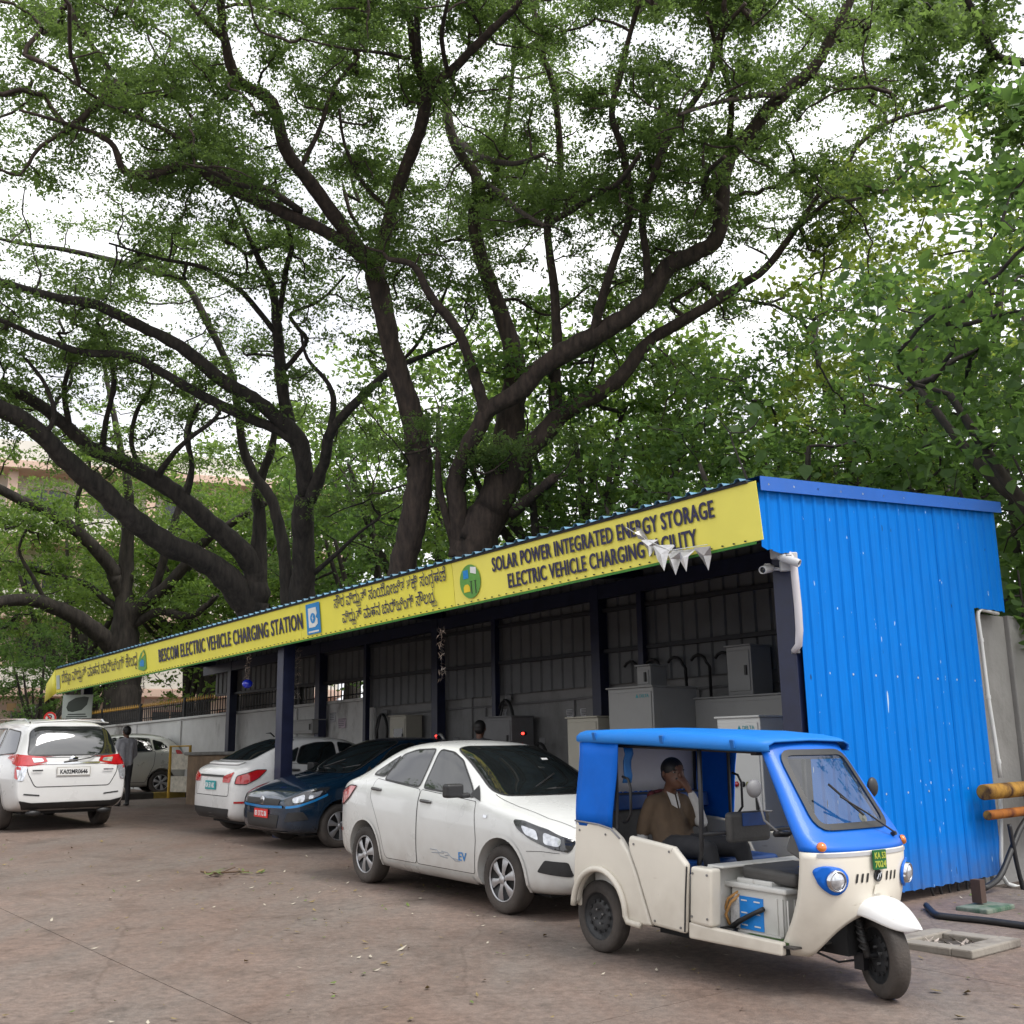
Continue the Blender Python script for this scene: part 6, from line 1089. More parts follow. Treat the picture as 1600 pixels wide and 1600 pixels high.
# ================================================================ trees
def leaf_mat(name, dark, light, trans, tf=.45):
    M = bpy.data.materials.new(name); M.use_nodes = True; t = M.node_tree; t.nodes.clear(); N = t.nodes.new; L = t.links.new
    out = N('ShaderNodeOutputMaterial'); df = N('ShaderNodeBsdfPrincipled'); tr = N('ShaderNodeBsdfTranslucent'); mx = N('ShaderNodeMixShader'); mx.inputs[0].default_value = tf
    tc = N('ShaderNodeTexCoord'); n1 = N('ShaderNodeTexNoise'); n1.inputs['Scale'].default_value = .55; n1.inputs['Detail'].default_value = 3; n2 = N('ShaderNodeTexNoise'); n2.inputs['Scale'].default_value = 9; n2.inputs['Detail'].default_value = 2
    L(tc.outputs['Object'], n1.inputs['Vector']); L(tc.outputs['Object'], n2.inputs['Vector']); ad = N('ShaderNodeMath'); ad.operation = 'ADD'; L(n1.outputs['Fac'], ad.inputs[0]); L(n2.outputs['Fac'], ad.inputs[1]); hf = N('ShaderNodeMath'); hf.operation = 'MULTIPLY'; hf.inputs[1].default_value = .5; L(ad.outputs[0], hf.inputs[0])
    r = N('ShaderNodeValToRGB'); e = r.color_ramp.elements; e[0].position = .36; e[0].color = (*dark,1); e[1].position = .64; e[1].color = (*light,1); L(hf.outputs[0], r.inputs[0])
    r2 = N('ShaderNodeValToRGB'); e = r2.color_ramp.elements; e[0].position = .36; e[0].color = (*[c*.75 for c in trans],1); e[1].position = .64; e[1].color = (*trans,1); L(hf.outputs[0], r2.inputs[0])
    L(r.outputs[0], df.inputs['Base Color']); df.inputs['Roughness'].default_value = .55; df.inputs['Specular IOR Level'].default_value = .3; L(r2.outputs[0], tr.inputs['Color']); L(df.outputs[0], mx.inputs[1]); L(tr.outputs[0], mx.inputs[2]); L(mx.outputs[0], out.inputs['Surface']); return M
LEAF1 = leaf_mat('rain_tree_leaf', (.044,.076,.028), (.095,.145,.046), (.25,.38,.085), .5); LEAF2 = leaf_mat('bright_leaf', (.062,.12,.03), (.12,.19,.045), (.30,.46,.08), .5); LEAF3 = leaf_mat('deep_green_leaf', (.042,.086,.03), (.088,.15,.045), (.22,.38,.08), .5); LEAF4 = leaf_mat('broad_leaf', (.052,.105,.035), (.105,.175,.058), (.25,.42,.10), .5); LEAF5 = leaf_mat('yellow_green_leaf', (.11,.17,.03), (.20,.25,.055), (.45,.58,.10), .5)  # the background greens are lightened in colour, standing in for haze under the canopy
BARK = mat('bark', (.014,.012,.0105), .95, 0, .4, 9., bump=1., bscale=16, col2=(.060,.049,.042), stretch=(1,1,.22)); BARK2 = mat('bark_reddish', (.018,.013,.011), .95, 0, .4, 9., bump=1., bscale=18, col2=(.078,.055,.044), stretch=(1,1,.22)); BARKG = mat('bark_grey', (.045,.038,.032), .9, 0, .3, 2.5, bump=.8, bscale=18)
def np_mesh(name, V, F4, mtl, smooth=False):
    me = bpy.data.meshes.new(name); n, k = F4.shape; me.vertices.add(len(V)); me.vertices.foreach_set('co', np.ascontiguousarray(V,dtype=np.float32).ravel()); me.loops.add(n*k); me.loops.foreach_set('vertex_index', F4.astype(np.int32).ravel()); me.polygons.add(n); me.polygons.foreach_set('loop_start', np.arange(0,n*k,k,dtype=np.int32))
    if smooth: me.polygons.foreach_set('use_smooth', np.ones(n,dtype=bool))
    me.materials.append(mtl); me.update(); me.validate(); return me
def leaf_cloud(name, centers, per, rad, flat, size, mtl, rng, axis=None, aspect=.5, droop=.0):
    """many small leaf blades gathered in flattened pads round the clump centres"""
    n = len(centers)*per; C = np.repeat(np.asarray(centers,float), per, axis=0); R = np.repeat(rad if hasattr(rad,'__len__') else np.full(len(centers),rad), per)
    d = rng.normal(size=(n,3)); d /= np.linalg.norm(d,axis=1)[:,None]; rr = rng.random(n)**.45; P = d*rr[:,None]*R[:,None]; P[:,2] *= flat; P[:,2] -= droop*(P[:,0]**2+P[:,1]**2)
    # sub-clumping: pull leaves towards a few twiglets of each clump
    nk = 15; tw = rng.normal(size=(len(centers),nk,3)); tw /= np.linalg.norm(tw,axis=2)[...,None]; tw[...,2] = tw[...,2]*flat+.08; pick = rng.integers(0,nk,n); s_ = rng.uniform(.12,1.1,n)[:,None]; T = tw[np.repeat(np.arange(len(centers)),per),pick]*R[:,None]*s_; P = np.where(rng.random(n)[:,None] < .12, P, T + rng.normal(size=(n,3))*np.array([.075,.075,.04])*R[:,None]); P[:,2] -= .12*s_[:,0]**2*R
    C = C+P; nrm = rng.normal(size=(n,3))*.75; nrm[:,2] += .8; nrm /= np.linalg.norm(nrm,axis=1)[:,None]; a = rng.normal(size=(n,3)); a -= nrm*np.sum(a*nrm,axis=1)[:,None]; a /= np.linalg.norm(a,axis=1)[:,None]; b = np.cross(nrm,a); s = size*rng.uniform(.5,1.5,n)[:,None]
    V = np.stack([C-a*s*.5, C+b*s*aspect*.5-a*s*.05, C+a*s*.5, C-b*s*aspect*.5-a*s*.05],axis=1).reshape(-1,3); F = np.arange(n*4).reshape(n,4); return np_mesh(name, V, F, mtl)
def smooth_path(P, R, k=5, jit=0., rng=None):
    out, rad = [], []
    for i in range(len(P)-1):
        p0, p1, p2, p3 = P[max(i-1,0)], P[i], P[i+1], P[min(i+2,len(P)-1)]
        for j in range(k):
            s = j/k; q = .5*((2*p1)+(p2-p0)*s+(2*p0-5*p1+4*p2-p3)*s*s+(3*p1-p0-3*p2+p3)*s**3); r = R[i]*(1-s)+R[i+1]*s
            if jit: q = q+rng.normal(size=3)*jit*r
            out.append(q); rad.append(r*(1+(rng.normal()*.03 if rng is not None else 0)))
    out.append(P[-1]); rad.append(R[-1]); return out, rad
from mathutils import noise as mnoise
def rough_tube(Q, RR, n, o):
    """a limb with ridged, uneven bark"""
    b = MB(); b.tube([Vector(q-o) for q in Q], RR, n, caps=True); k = len(Q); out = []
    for i in range(k):
        c = Vector(Q[i]-o)
        for j in range(n):
            v = Vector(b.v[i*n+j]); d = v-c; s = 2.2/max(RR[i],.05); w = .55*mnoise.noise(Vector((d.x*s, d.y*s, c.z*.8+c.x*.5)))+.35*mnoise.noise(v*5.)+.25*mnoise.noise(c*1.3)
            out.append(tuple(c+d*(1+.16*w)))
    b.v = out; return b
def grow(nodes, rads, attr, rng, wob=.16):
    """each clump centre is reached by a bent twig from the nearest wood grown so far; returns tube paths with radii by load"""
    NP = [np.array(p,float) for p in nodes]; par = [-1]*len(NP); base = len(NP); paths = []; A = np.asarray(attr,float); arr = np.array(NP); d0 = np.array([np.min(np.sum((arr-a)**2,axis=1)) for a in A]); order = np.argsort(d0)
    buf = np.zeros((len(NP)+len(A)*7,3)); buf[:len(NP)] = arr; cnt = len(NP)
    for k in order:
        a = A[k]; dd = np.sum((buf[:cnt]-a)**2,axis=1); j = int(np.argmin(dd)); L = math.sqrt(dd[j]); seg = 3 if L < .8 else (5 if L < 2 else 6); p = buf[j].copy(); idx = [j]; off = rng.normal(size=3); off[2] *= .6; off /= np.linalg.norm(off)
        bend = off*L*wob*rng.uniform(.4,1.5); pj = j
        for i in range(1,seg+1):
            s = i/seg; q = p*(1-s)+a*s + bend*math.sin(math.pi*s) + (rng.normal(size=3)*L*.025 if i < seg else 0); buf[cnt] = q; par.append(pj); pj = cnt; idx.append(cnt); cnt += 1
        paths.append(idx)
    load = np.zeros(cnt); par_a = par
    for idx in paths: load[idx[-1]] += 1
    for i in range(cnt-1,base-1,-1):
        if par_a[i] >= base: load[par_a[i]] += load[i]
    return buf[:cnt], paths, load, base
def twig_mesh(name, buf, paths, load, mtl, r0=.0135, n=5, root_r=None):
    V, Fs = [], []; o = 0
    for idx in paths:
        P = buf[idx]; ld = load[idx].copy(); ld[0] = ld[1]; R = r0*np.maximum(ld,1)**.5; R[-1] *= .5; k = len(P); T = np.gradient(P,axis=0); T /= np.linalg.norm(T,axis=1)[:,None]+1e-9; ref = np.array([0,0,1.]) if abs(T[0][2]) < .9 else np.array([1.,0,0]); x = np.cross(T,ref); x /= np.linalg.norm(x,axis=1)[:,None]+1e-9; y = np.cross(T,x)
        for j in range(n): a = 2*math.pi*j/n; V.append(P+(x*math.cos(a)+y*math.sin(a))*R[:,None])
        ring = np.arange(n)*k+o; 
        for i in range(k-1):
            for j in range(n): Fs.append((ring[j]+i, ring[(j+1)%n]+i, ring[(j+1)%n]+i+1, ring[j]+i+1))
        o += n*k
    return np_mesh(name, np.concatenate(V), np.array(Fs), mtl, True)
# ---------------------------------------------------------------- the big spreading trees: limbs follow the photograph, depth runs from the trunk behind the wall to the crown over the yard
# limb: (depth at start, depth at end, [(px, py, width px), ...])
def base_of(px, v, py=900): P = on_v(px, py, v); return P
BIG = {}
BIG['A'] = dict(label='huge spreading tree with several stems rising behind the middle of the shed', v=6.0, x=745, bark=BARK2, limbs=[
 (23.5,22.8,[(748,960,96),(742,900,90),(740,862,84),(754,820,80),(777,774,70),(793,710,62),(797,650,54),(805,600,44),(800,545,36),(782,485,31),(752,405,27),(741,340,25),(746,282,23),(722,246,21),(703,200,18),(695,135,15)]),
 (23.3,18.5,[(718,868,44),(718,826,38),(712,762,35),(721,721,32),(747,669,31),(765,640,32),(811,612,36),(837,582,38),(880,552,40),(950,512,38),(1010,470,36),(1042,418,34),(1085,396,32),(1118,375,30),(1128,325,28),(1136,255,27),(1170,210,26),(1225,146,24),(1270,108,21),(1300,55,19),(1335,-10,16)]),
 (23.3,19.0,[(776,795,50),(815,715,42),(849,680,40),(878,646,36),(905,631,31),(946,609,28),(980,577,26),(1014,534,24),(1055,508,22),(1100,482,20),(1150,450,18),(1195,420,15),(1240,362,12),(1285,297,10),(1320,265,9),(1342,226,9),(1400,186,8),(1500,156,6),(1572,100,4)]),
 (22.5,20.5,[(759,646,26),(744,597,22),(729,549,20),(712,511,20),(672,462,17),(647,416,13),(606,405,9)]),
 (22.3,19.5,[(869,640,28),(866,582,24),(871,535,20),(866,450,17),(855,352,15),(872,300,13),(875,236,14),(865,136,13),(845,76,11),(830,-10,9)]),
 (20.5,18.0,[(855,352,12),(890,330,12),(930,305,11),(968,284,10),(1000,240,9)]),
 (20.5,17.0,[(924,530,20),(940,470,17),(962,400,15),(985,330,14),(974,242,14),(956,178,13),(970,115,12),(985,50,10),(1003,-10,9)]),
 (20.3,16.5,[(1015,465,20),(1010,400,15),(1005,330,14),(1042,222,14),(1080,165,13),(1110,115,11),(1122,60,10),(1165,5,8)]),
 (19.5,17.5,[(1128,325,16),(1100,300,11),(1108,268,10),(1132,245,8)]), (19.,16.5,[(1140,215,14),(1142,150,11),(1122,85,9),(1105,20,7)]), (18.8,16.5,[(1225,146,13),(1180,150,10),(1120,160,8),(1060,180,6)]), (18.8,16.5,[(1270,118,11),(1320,125,8),(1352,120,6),(1400,150,4)]),
 (22.,19.,[(748,282,13),(778,300,12),(812,330,10),(850,352,8)]), (21.6,18.5,[(715,222,14),(750,244,13),(800,256,10),(850,240,7)]), (19.2,17.,[(1240,362,8),(1300,310,8),(1330,313,7),(1390,295,5)]),
 (23.,21.5,[(800,802,24),(832,775,22),(866,746,20)]), (23.,22.5,[(710,850,18),(688,770,14),(684,706,10)]), (22.9,21.,[(742,345,12),(770,290,10),(790,200,9),(800,120,8),(805,30,6)])])
BIG['B'] = dict(label='tall tree with bare straight trunk forking high, left of the huge spreading tree', v=5.2, x=638, bark=BARK2, limbs=[
 (24.0,22.0,[(622,990,60),(627,900,52),(640,840,52),(652,780,52),(656,720,48),(643,645,43),(617,562,39),(600,490,37),(587,432,40),(578,402,36)]),
 (22.2,17.5,[(584,420,34),(541,362,27),(490,292,26),(446,232,25),(425,160,23),(372,125,21),(351,62,18),(345,-10,15)]), (19.,17.5,[(350,62,13),(318,30,11),(283,-10,9)]),
 (22.2,17.0,[(580,412,30),(535,378,26),(500,358,24),(430,326,23),(350,290,21),(300,258,20),(240,272,18),(195,268,15),(172,222,11),(110,195,8),(30,172,5)]), (19.6,17.0,[(430,326,14),(385,300,12),(335,262,11),(262,205,9),(170,165,6),(90,110,4)]), (20.,18.,[(470,330,14),(418,296,13),(372,288,11),(320,262,8)]),
 (22.2,17.5,[(590,408,32),(596,392,27),(611,330,25),(631,270,24),(651,218,24),(664,165,24),(664,135,21),(648,85,16),(640,30,14),(622,-15,12)]), (19.2,16.5,[(664,140,18),(700,115,18),(740,76,16),(790,26,14),(830,-15,11)]), (18.9,16.8,[(656,100,13),(652,40,12),(655,-15,10)]), (18.8,17.,[(640,92,8),(602,84,7),(530,74,5),(470,60,3)]), (18.5,16.5,[(700,115,10),(690,60,9),(700,0,7)]),
 (21.5,20.,[(470,262,10),(500,200,9),(520,140,8),(560,90,6)]), (21.5,19.5,[(612,330,10),(570,290,8),(540,230,7),(530,170,5)])])
BIG['C'] = dict(label='dark twin stemmed tree behind the blue square emblem of the banner', v=5.2, x=468, bark=BARK, limbs=[
 (27.5,26.0,[(466,1010,56),(470,950,52),(474,900,46),(475,862,43),(472,810,41),(476,775,36)]),
 (27.5,25.5,[(452,950,32),(447,890,26),(441,844,23),(424,780,21),(397,742,18),(379,694,16),(371,630,15),(360,580,13),(322,500,14),(286,440,13),(240,425,12),(190,410,11),(100,390,9),(30,380,7),(-20,368,5)]),
 (26.,20.5,[(478,772,34),(470,694,32),(442,660,29),(394,622,27),(350,596,25),(280,540,23),(220,510,21),(150,476,20),(90,466,17),(0,440,13),(-40,430,11)]), (25.5,21.,[(462,690,22),(425,668,20),(370,645,20),(300,610,19),(250,580,18),(200,556,16),(130,550,14),(70,530,12),(0,500,9),(-40,488,7)]),
 (26.,22.5,[(470,720,24),(452,660,25),(440,600,24),(436,550,22),(432,500,19),(425,450,16),(402,400,11),(380,350,8),(360,300,6)]), (24.,21.5,[(436,500,12),(446,425,11),(456,380,9),(440,330,7),(430,280,5)]), (24.3,21.5,[(430,520,11),(382,460,10),(342,432,9),(312,416,8),(250,404,6),(170,380,4)]), (24.8,23.,[(442,580,11),(478,535,9),(465,512,8),(455,490,7),(500,470,5),(540,430,4)]),
 (26.,22.5,[(484,782,30),(506,724,22),(517,675,20),(555,630,18),(586,600,16),(615,576,12),(665,555,9),(712,535,5)]), (25.,23.5,[(517,668,14),(521,625,12),(510,595,9),(480,560,7),(470,520,5)]), (26.3,25.,[(490,896,11),(525,866,9),(562,832,6),(590,812,4)]), (24.3,22.5,[(600,590,9),(650,540,7),(690,470,6),(705,425,4)])])
BIG['D'] = dict(label='dark tree with two heavy limbs leaning far to the left', v=4.7, x=395, bark=BARK, limbs=[
 (28.4,27.5,[(402,1030,64),(398,975,62),(394,940,60),(399,905,50),(403,870,34),(405,810,24),(402,770,20),(412,735,17),(425,700,14),(430,660,10)]),
 (28.,22.5,[(392,950,56),(355,905,50),(319,877,46),(262,851,44),(206,810,42),(161,769,40),(112,727,38),(67,682,36),(22,649,33),(-40,618,29)]),
 (28.,23.5,[(400,898,46),(386,870,42),(337,825,36),(292,784,34),(244,750,32),(180,716,30),(142,701,28),(109,671,26),(67,637,24),(30,615,20),(-40,585,16)]),
 (25.5,24.,[(244,750,14),(262,720,12),(290,690,10),(330,660,8),(345,640,6)]), (25.3,23.5,[(160,705,14),(165,660,11),(178,600,10),(168,540,8),(150,500,6)]), (24.8,23.,[(109,671,13),(100,610,10),(110,560,8),(90,520,6)]), (26.,24.5,[(220,735,12),(205,690,9),(215,640,8),(238,600,6),(230,560,4)]), (26.5,25.,[(290,782,12),(300,735,10),(295,680,8),(310,630,6)]), (24.2,23.,[(67,682,12),(85,650,10),(70,600,8),(40,560,6)])])
BIG['E'] = dict(label='low branching tree at the far end of the shed', v=3.95, x=195, bark=BARK, limbs=[
 (35.,33.5,[(192,1060,66),(193,1010,60),(195,975,48),(195,919,31),(199,844,24),(201,790,19),(200,757,16),(188,700,13),(178,650,11),(168,600,9),(160,550,6)]),
 (35.,31.,[(180,1015,38),(160,996,34),(124,968,32),(75,945,28),(37,937,24),(-30,945,20)]), (34.5,31.,[(190,930,28),(178,900,26),(172,885,25),(124,832,24),(75,802,22),(0,765,18),(-50,745,15)]), (34.5,32.5,[(182,950,14),(166,938,13),(131,911,12),(75,896,10),(20,880,7),(-20,870,5)]),
 (35.,33.,[(200,985,34),(214,954,28),(262,915,24),(300,870,20),(319,847,18),(390,799,13),(430,780,9)]), (34.5,33.,[(222,945,18),(245,910,16),(262,850,15),(281,790,13),(300,730,11),(290,680,9),(305,630,6)]), (34.6,33.5,[(210,975,18),(250,955,16),(300,962,14),(340,930,10)]), (33.5,32.,[(124,832,10),(120,780,9),(140,730,7),(130,690,5)]), (33,31.5,[(75,945,9),(50,900,8),(30,860,6),(45,820,4)])])
COV = [  # how much foliage each 100 px square of the photograph carries
 [.8,.9,.8,.55,.8,.8,.7,.8,.6,.7,.7,.8,.8,.7,.25,.1],[.5,.9,.9,.8,.7,.6,.7,.6,.5,.6,.7,.6,.5,.45,.15,.1],[.5,.7,.9,.9,.8,.8,.7,.8,.7,.7,.8,.8,.45,.08,0,0],[.4,.25,.65,.8,.7,.6,.7,.6,.8,.9,.9,.9,.6,.2,0,0],
 [.6,.6,.6,.6,.5,.45,.45,.5,.5,.9,.8,.7,.4,.1,0,0],[.55,.55,.5,.5,.4,.35,.35,.4,.4,.25,.4,.3,.1,0,0,0],[.5,.3,.35,.3,.3,.3,.25,.2,.2,.1,.1,0,0,0,0,0],[.5,.4,.2,.3,.3,.2,.1,.05,0,0,0,0,0,0,0,0],[.4,.3,.3,.3,.2,.05,0,0,0,0,0,0,0,0,0,0],[.4,.3,.2,.1,0,0,0,0,0,0,0,0,0,0,0,0]]
rngT = np.random.default_rng(21)
ALL = []      # (px, py, Y, tree key) samples of wood, for giving foliage its depth
for key, T in BIG.items():
    T['root'] = base_of(T['x'], T['v'], 900); T['nodes'] = []; T['attr'] = []; T['dense'] = []
    gx, gy = T['root'].x, T['root'].y; T['root'] = Vector((gx,gy,ground_z(gx,gy))); T['obj'] = thing('spreading_tree', T['label'], 'tree', T['root'], 0, 'big spreading trees behind the shed'); r0 = np.array(T['root'])
    for li, (ya, yb, pts) in enumerate(T['limbs']):
        n = len(pts); P, R = [], []
        if li:
            near = min(T['dense'], key=lambda q: (q[0]-pts[0][0])**2+(q[1]-pts[0][1])**2)
            if math.hypot(near[0]-pts[0][0], near[1]-pts[0][1]) < 60: ya = near[2]
        ln = np.cumsum([0]+[math.hypot(pts[i+1][0]-pts[i][0], pts[i+1][1]-pts[i][1]) for i in range(n-1)]); ln = ln/ln[-1]
        for (px, py, w), s in zip(pts, ln):
            Y = ya+(yb-ya)*s; q = at(px, py, Y); P.append(np.array(q)); R.append(w*.82*(q-CAMP).dot(FWD)/F/2); ALL.append((px,py,Y,key))
        for i in range(n-1):
            for j in range(8): f_ = j/8; T['dense'].append((pts[i][0]*(1-f_)+pts[i+1][0]*f_, pts[i][1]*(1-f_)+pts[i+1][1]*f_, ya+(yb-ya)*(ln[i]*(1-f_)+ln[i+1]*f_)))
        if li == 0:      # carry the trunk down to the ground
            g0 = P[0].copy(); g0[2] = ground_z(g0[0],g0[1])-.2
            P = [g0, (g0*.35+P[0]*.65)] + P; R = [R[0]*1.35, R[0]*1.05] + R
        Q, RR = smooth_path(P, R, 5, .05, rngT); T['nodes'] += [q for q, r in zip(Q, RR) if r < .28]; b = rough_tube(Q, RR, 20 if R[0] > .2 else 9, r0)
        b.build('trunk' if li == 0 else 'limb', T['bark'], T['obj'], True)
        if R[-1] < .2:
            for _ in range(7): q = Q[int(len(Q)*rngT.uniform(.6,1))-1]; T['attr'].append(q+rngT.normal(size=3)*np.array([.8,.8,.5])+np.array([0,0,.35]))
PXA = np.array([(a[0],a[1]) for a in ALL],float)
for cy in range(10):
    for cx in range(-2,18):
        c = COV[cy][min(max(cx,0),15)]; n = rngT.poisson(c*(15. if cy < 5 else 12.))
        for _ in range(n):
            px, py = (cx+rngT.random())*100, (cy+rngT.random())*100-(40 if cy == 0 else 0); d = np.hypot(PXA[:,0]-px,PXA[:,1]-py); near = np.argsort(d)[:4]; j = near[rngT.integers(0,4)]
            if d[j] > 190 or mnoise.noise(Vector((px/120.,py/52.,3.7)))+.4*mnoise.noise(Vector((px/55.,py/30.,8.1))) < (.5-c)*.75-.02: continue      # leaf layers with gaps between
            Y = ALL[j][2]+abs(rngT.normal())*1.7-.15; BIG[ALL[j][3]]['attr'].append(np.array(at(px,py,Y)))
for cx in range(60):      # the crowns go on above the frame, over the yard
    px, py = rngT.uniform(-50,1400), rngT.uniform(-300,-20); d = np.hypot(PXA[:,0]-px,PXA[:,1]-py); j = np.argmin(d); BIG[ALL[j][3]]['attr'].append(np.array(at(px,py,ALL[j][2]+rngT.normal()*1.2-1)))
for key, T in BIG.items():
    r0 = np.array(T['root']); A = np.array(T['attr']); buf, paths, load, base = grow(np.array(T['nodes']), None, A, rngT, .13); me = twig_mesh('twigs', buf-r0, paths, load, T['bark'], .0165); tag(link('twigs', me, T['obj']), kind='stuff')
    rad = rngT.uniform(.5,.95,len(A))*np.clip(np.linalg.norm(A-np.array(CAMP),axis=1)/22,.75,1.4); far = np.linalg.norm(A-np.array(CAMP),axis=1).mean()
    tag(link('crown', leaf_cloud('crown', A-r0+np.array([0,.3,.25]), 570 if key in 'AB' else 360, rad*.98, .32, .074*max(.85,far/24), LEAF1 if key in 'ABCD' else LEAF2, rngT), T['obj']), kind='stuff')
# ---------------------------------------------------------------- trees further back, grown on a few patterns
def pattern(seed, H, cr, cz, nl, leaf, per, lsize, bark, lean=0.):
    rng = np.random.default_rng(seed); P = [np.array([0,0,-.2]),np.array([.05*H*lean,.02,H*.2]),np.array([.12*H*lean,rng.normal()*.2,H*.42])]; R = [H*.028,H*.023,H*.018]; paths_ = [smooth_path(P,R,4)]; top = P[-1]; nodes = list(paths_[0][0][5:])
    for k in range(7):
        a = 2*math.pi*k/7+rng.normal()*.3; e = top+np.array([math.cos(a)*cr*.6,math.sin(a)*cr*.6,H*(cz-.42)*rng.uniform(.5,1.3)]); s = paths_[0][0][-1-int(rng.integers(0,5))]; m = (s+e)/2+np.array([math.cos(a),math.sin(a),-.3])*cr*.08; pth = smooth_path([s,m,e],[H*.012,H*.008,H*.004],4); paths_.append(pth); nodes += list(pth[0])
    d = rng.normal(size=(nl,3)); d /= np.linalg.norm(d,axis=1)[:,None]; r = rng.random(nl)**.4; A = d*r[:,None]*np.array([cr,cr,H*.36])*rng.uniform(.8,1.15,(nl,1))+np.array([top[0],top[1],H*cz]); A = A[A[:,2] > H*.16]
    buf, paths, load, base = grow(np.array(nodes), None, A, rng, .18); tw = twig_mesh('twigs', buf, paths, load, bark, .011, 4); cl = leaf_cloud('crown', A, per, rng.uniform(.6,1.1,len(A)), .55, lsize, leaf, rng, aspect=.55); b = MB()
    for i, (q, rr) in enumerate(paths_): b.tube([Vector(x) for x in q], rr, 8)
    return b.mesh('trunk', bark, True), tw, cl
PT = [pattern(1,11,3.6,.66,95,LEAF2,125,.14,BARKG), pattern(2,13,3.4,.62,105,LEAF3,125,.14,BARK), pattern(3,9,3.2,.62,80,LEAF3,130,.14,BARK,.4), pattern(4,15,4.0,.64,110,LEAF5,150,.15,BARKG,.2), pattern(5,10,3.6,.6,90,LEAF2,140,.14,BARK,-.3)]
def put_tree(k, x, y, s, rz, label, group='trees further back', sz=1.):
    t = thing('leafy_tree', label, 'tree', (x,y,ground_z(x,y)), rz, group); t.scale = (s,s,s*sz); tr, tw, cl = PT[k]; inst('trunk', tr, t); tag(inst('twigs', tw, t), kind='stuff'); tag(inst('crown', cl, t), kind='stuff'); return t
def at_v(px, v): P = on_v(px, 950, v); return P.x, P.y
for (px, v, k, s, rz, lb) in (
 (600,9.5,2,1.35,.3,'leafy tree seen between the bare straight trunk and the twin stemmed tree'),(690,12,0,1.45,2.,'pale leafed tree seen just left of the huge spreading trunk'),(545,14,4,1.5,4.,'bright leafed tree seen behind the lettering end of the middle banner'),
 (860,8.5,1,1.0,1.,'dark leafed tree just right of the huge spreading trunk'),(960,10.5,0,1.2,2.7,'pale leafed tree above the right half of the banner'),(1060,8.,2,1.0,5.,'dark leafed tree above the words energy storage'),(1150,13,4,1.25,.4,'bright leafed tree far behind the right end of the banner'),
 (1240,7.5,1,.74,3.3,'dark dense tree above the blue wall left part'),(1350,10,3,.62,1.4,'yellow green tree behind the blue wall'),(1460,12.,3,.98,.2,'tall yellow green tree at the right against the sky'),(1600,8.,1,.62,4.4,'dark tree at the right edge behind the broad leaves'),(1860,6.5,2,1.15,2.2,'dark tree cut by the right edge of the picture'),
 (1530,10,1,.72,1.9,'mid green tree behind the tall broad leaved tree'),(1400,9,2,.85,.9,'dark leafed tree behind the middle of the blue wall'),
 (330,8.,4,1.15,1.2,'bright leafed tree in front of the cream building'),(90,7.,0,1.15,3.,'pale leafed tree in front of the building at far left'),(-60,5.5,4,1.2,5.,'bright leafed tree cut by the left edge of the picture'),(440,11,0,1.3,2.4,'pale leafed tree behind the leaning limbs')):
    x, y = at_v(px, v); put_tree(k, x, y, s, rz, lb)
for (x, y, k, s, rz, lb) in ((-14.5,33,2,.62,1.,'dark bushy tree behind the notice boards at far left'),(-19,36,2,.75,2.6,'dark bushy tree left of the notice boards'),(-17,44,1,.7,4.,'dark tree in front of the building foot'),(-11.5,39,4,1.05,.7,'bright leafed tree before the building, above the emblem board'),(-16,40,0,1.1,2.,'pale leafed tree before the building, left of the emblem board'),(-20,39,4,1.1,4.2,'bright leafed tree before the building at the left edge'),(-8.5,41,0,1.1,5.2,'pale leafed tree before the right end of the building')): put_tree(k, x, y, s, rz, lb)
for (x, y, k, s, rz) in ((-19,12.5,0,1.1,1.),(-20.5,18.5,1,1.0,2.),(-25,23,4,1.25,3.),(-10,-17,0,1.2,4.),(6,-19,1,1.2,5.)): put_tree(k, x, y, s, rz, 'tree across the yard mirrored in the car windows', 'trees across the yard')
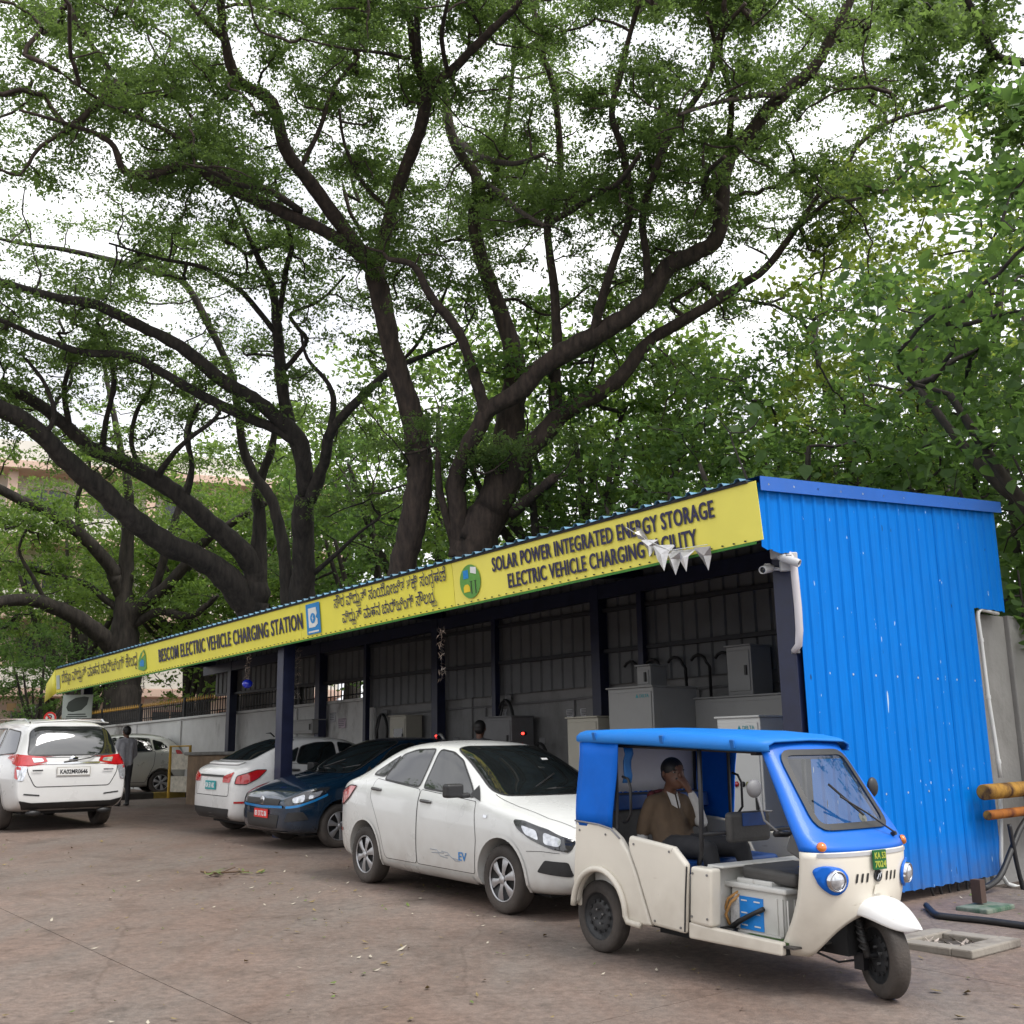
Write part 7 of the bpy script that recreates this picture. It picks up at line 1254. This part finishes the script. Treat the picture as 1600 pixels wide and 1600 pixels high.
# ---------------------------------------------------------------- broad leaved trees just behind the right end of the shed
BTREE = 0
def broad_tree(px, v, H, n_st, seed, label, spread=2.2, nleaf=900, size=.24):
    rng = np.random.default_rng(seed); x, y = at_v(px, v); z = ground_z(x,y); t = thing('broad_leaved_tree', label, 'tree', (x,y,z), 0, 'broad leaved trees behind the shed'); nodes, stems = [], []
    for k in range(n_st):
        a = rng.uniform(0,6.28); r = spread*rng.uniform(.2,1.); h = H*rng.uniform(.55,1.); P = [np.array([0,0,-.1]),np.array([math.cos(a)*r*.15,math.sin(a)*r*.15,h*.35]),np.array([math.cos(a)*r*.55,math.sin(a)*r*.55,h*.72]),np.array([math.cos(a)*r,math.sin(a)*r,h])]; Q, R = smooth_path(P,[.07 if k else .1,.045,.028,.012],5); b = MB(); b.tube([Vector(q) for q in Q], R, 7); b.build('trunk' if k == 0 else 'stem', BARKG, t, True); nodes += Q[6:]
    nodes = np.array(nodes); m = nleaf//9; A = nodes[rng.integers(0,len(nodes),m)]+rng.normal(size=(m,3))*np.array([.75,.75,.55]); A = A[A[:,2] > 1.2]; vv = (A[:,0]+x-OX)*VX.x+(A[:,1]+y-OY)*VX.y; A = A[vv > 4.25]; buf, paths, load, base = grow(nodes, None, A, rng, .2); tag(link('twigs', twig_mesh('twigs', buf, paths, load, BARKG, .008, 4), t), kind='stuff')
    n = len(A)*9; C = np.repeat(A,9,axis=0)+rng.normal(size=(n,3))*np.array([.24,.24,.18]); C = C[(C[:,0]+x-OX)*VX.x+(C[:,1]+y-OY)*VX.y > 4.2]; n = len(C); nr = rng.normal(size=(n,3))*.55; nr[:,2] += .75; nr[:,1] -= .35; nr /= np.linalg.norm(nr,axis=1)[:,None]; a = rng.normal(size=(n,3)); a[:,2] -= .7; a -= nr*np.sum(a*nr,axis=1)[:,None]; a /= np.linalg.norm(a,axis=1)[:,None]; bb = np.cross(nr,a); s = (size*rng.uniform(.55,1.3,n))[:,None]
    prof = [(-.5,0,0),(-.42,.30,.05),(-.12,.46,.09),(.2,.30,.05),(.55,0,-.06),(.2,-.30,.05),(-.12,-.46,.09),(-.42,-.30,.05)]      # heart outline folded along the midrib
    V = np.stack([C+a*s*p[0]+bb*s*p[1]+nr*s*p[2] for p in prof],axis=1).reshape(-1,3); base_i = np.arange(n)*8; F = np.concatenate([np.stack([base_i+i for i in f],axis=1) for f in ((0,1,2,3),(0,3,4,4),(0,4,5,5),(0,5,6,7))]); F[:,3] = F[:,3]
    tri = np.concatenate([np.stack([base_i+i for i in f],axis=1) for f in ((0,1,2),(0,2,3),(0,3,4),(0,4,5),(0,5,6),(0,6,7))]); tag(link('crown', np_mesh('crown', V, tri, LEAF4, False), t), kind='stuff'); return t
broad_tree(1500,6.2,5.0,8,3,'tall broad leaved tree above the right end of the blue wall',1.4,800,.23); broad_tree(1275,5.4,6.3,6,5,'broad leaved tree above the left part of the blue wall',1.1,560,.22); broad_tree(1140,5.2,4.8,6,8,'low broad leaved tree peeping over the banner end',1.2,420,.22); broad_tree(1730,5.6,9.0,7,9,'big leaved tree hanging in from the right edge',1.5,700,.17)
broad_tree(1600,4.9,3.6,6,12,'low broad leaved shrub beyond the concrete wall at right',1.1,700,.2)
# limb reaching in at the top right corner, from a tree beyond the frame
t = thing('spreading_tree', 'tree reaching in with one bent limb at the top right corner', 'tree', (12.,16.,ground_z(12,16)), 0, 'big spreading trees behind the shed'); r0 = np.array(t.location)
P = [np.array([12.,16.,-.2]),np.array([11.8,15.8,5.]),np.array(at(1760,110,14.8)),np.array(at(1660,100,14.2)),np.array(at(1600,97,14)),np.array(at(1555,86,13.8)),np.array(at(1536,45,13.6)),np.array(at(1508,-10,13.4)),np.array(at(1490,-90,13.2))]; Q, RR = smooth_path(P,[.28,.24,.12,.075,.066,.058,.05,.042,.03],5,.05,rngT); b = MB(); b.tube([Vector(q-r0) for q in Q], RR, 8); b.build('trunk', BARK, t, True)
A = np.array([np.array(at(rngT.uniform(1380,1700),rngT.uniform(-160,60)+(0 if k < 26 else rngT.uniform(60,130)),13.6+rngT.normal()*.7)) for k in range(36)]); A = np.concatenate([A, np.array([np.array(at(rngT.uniform(1560,1760),rngT.uniform(100,330),14.+rngT.normal()*.6)) for k in range(26)])]); buf, paths, load, base = grow(np.array(Q[8:]), None, A, rngT, .2); tag(link('twigs', twig_mesh('twigs', buf-r0, paths, load, BARK, .009), t), kind='stuff'); tag(link('crown', leaf_cloud('crown', A-r0, 400, rngT.uniform(.35,.6,len(A)), .5, .09, LEAF1, rngT), t), kind='stuff')
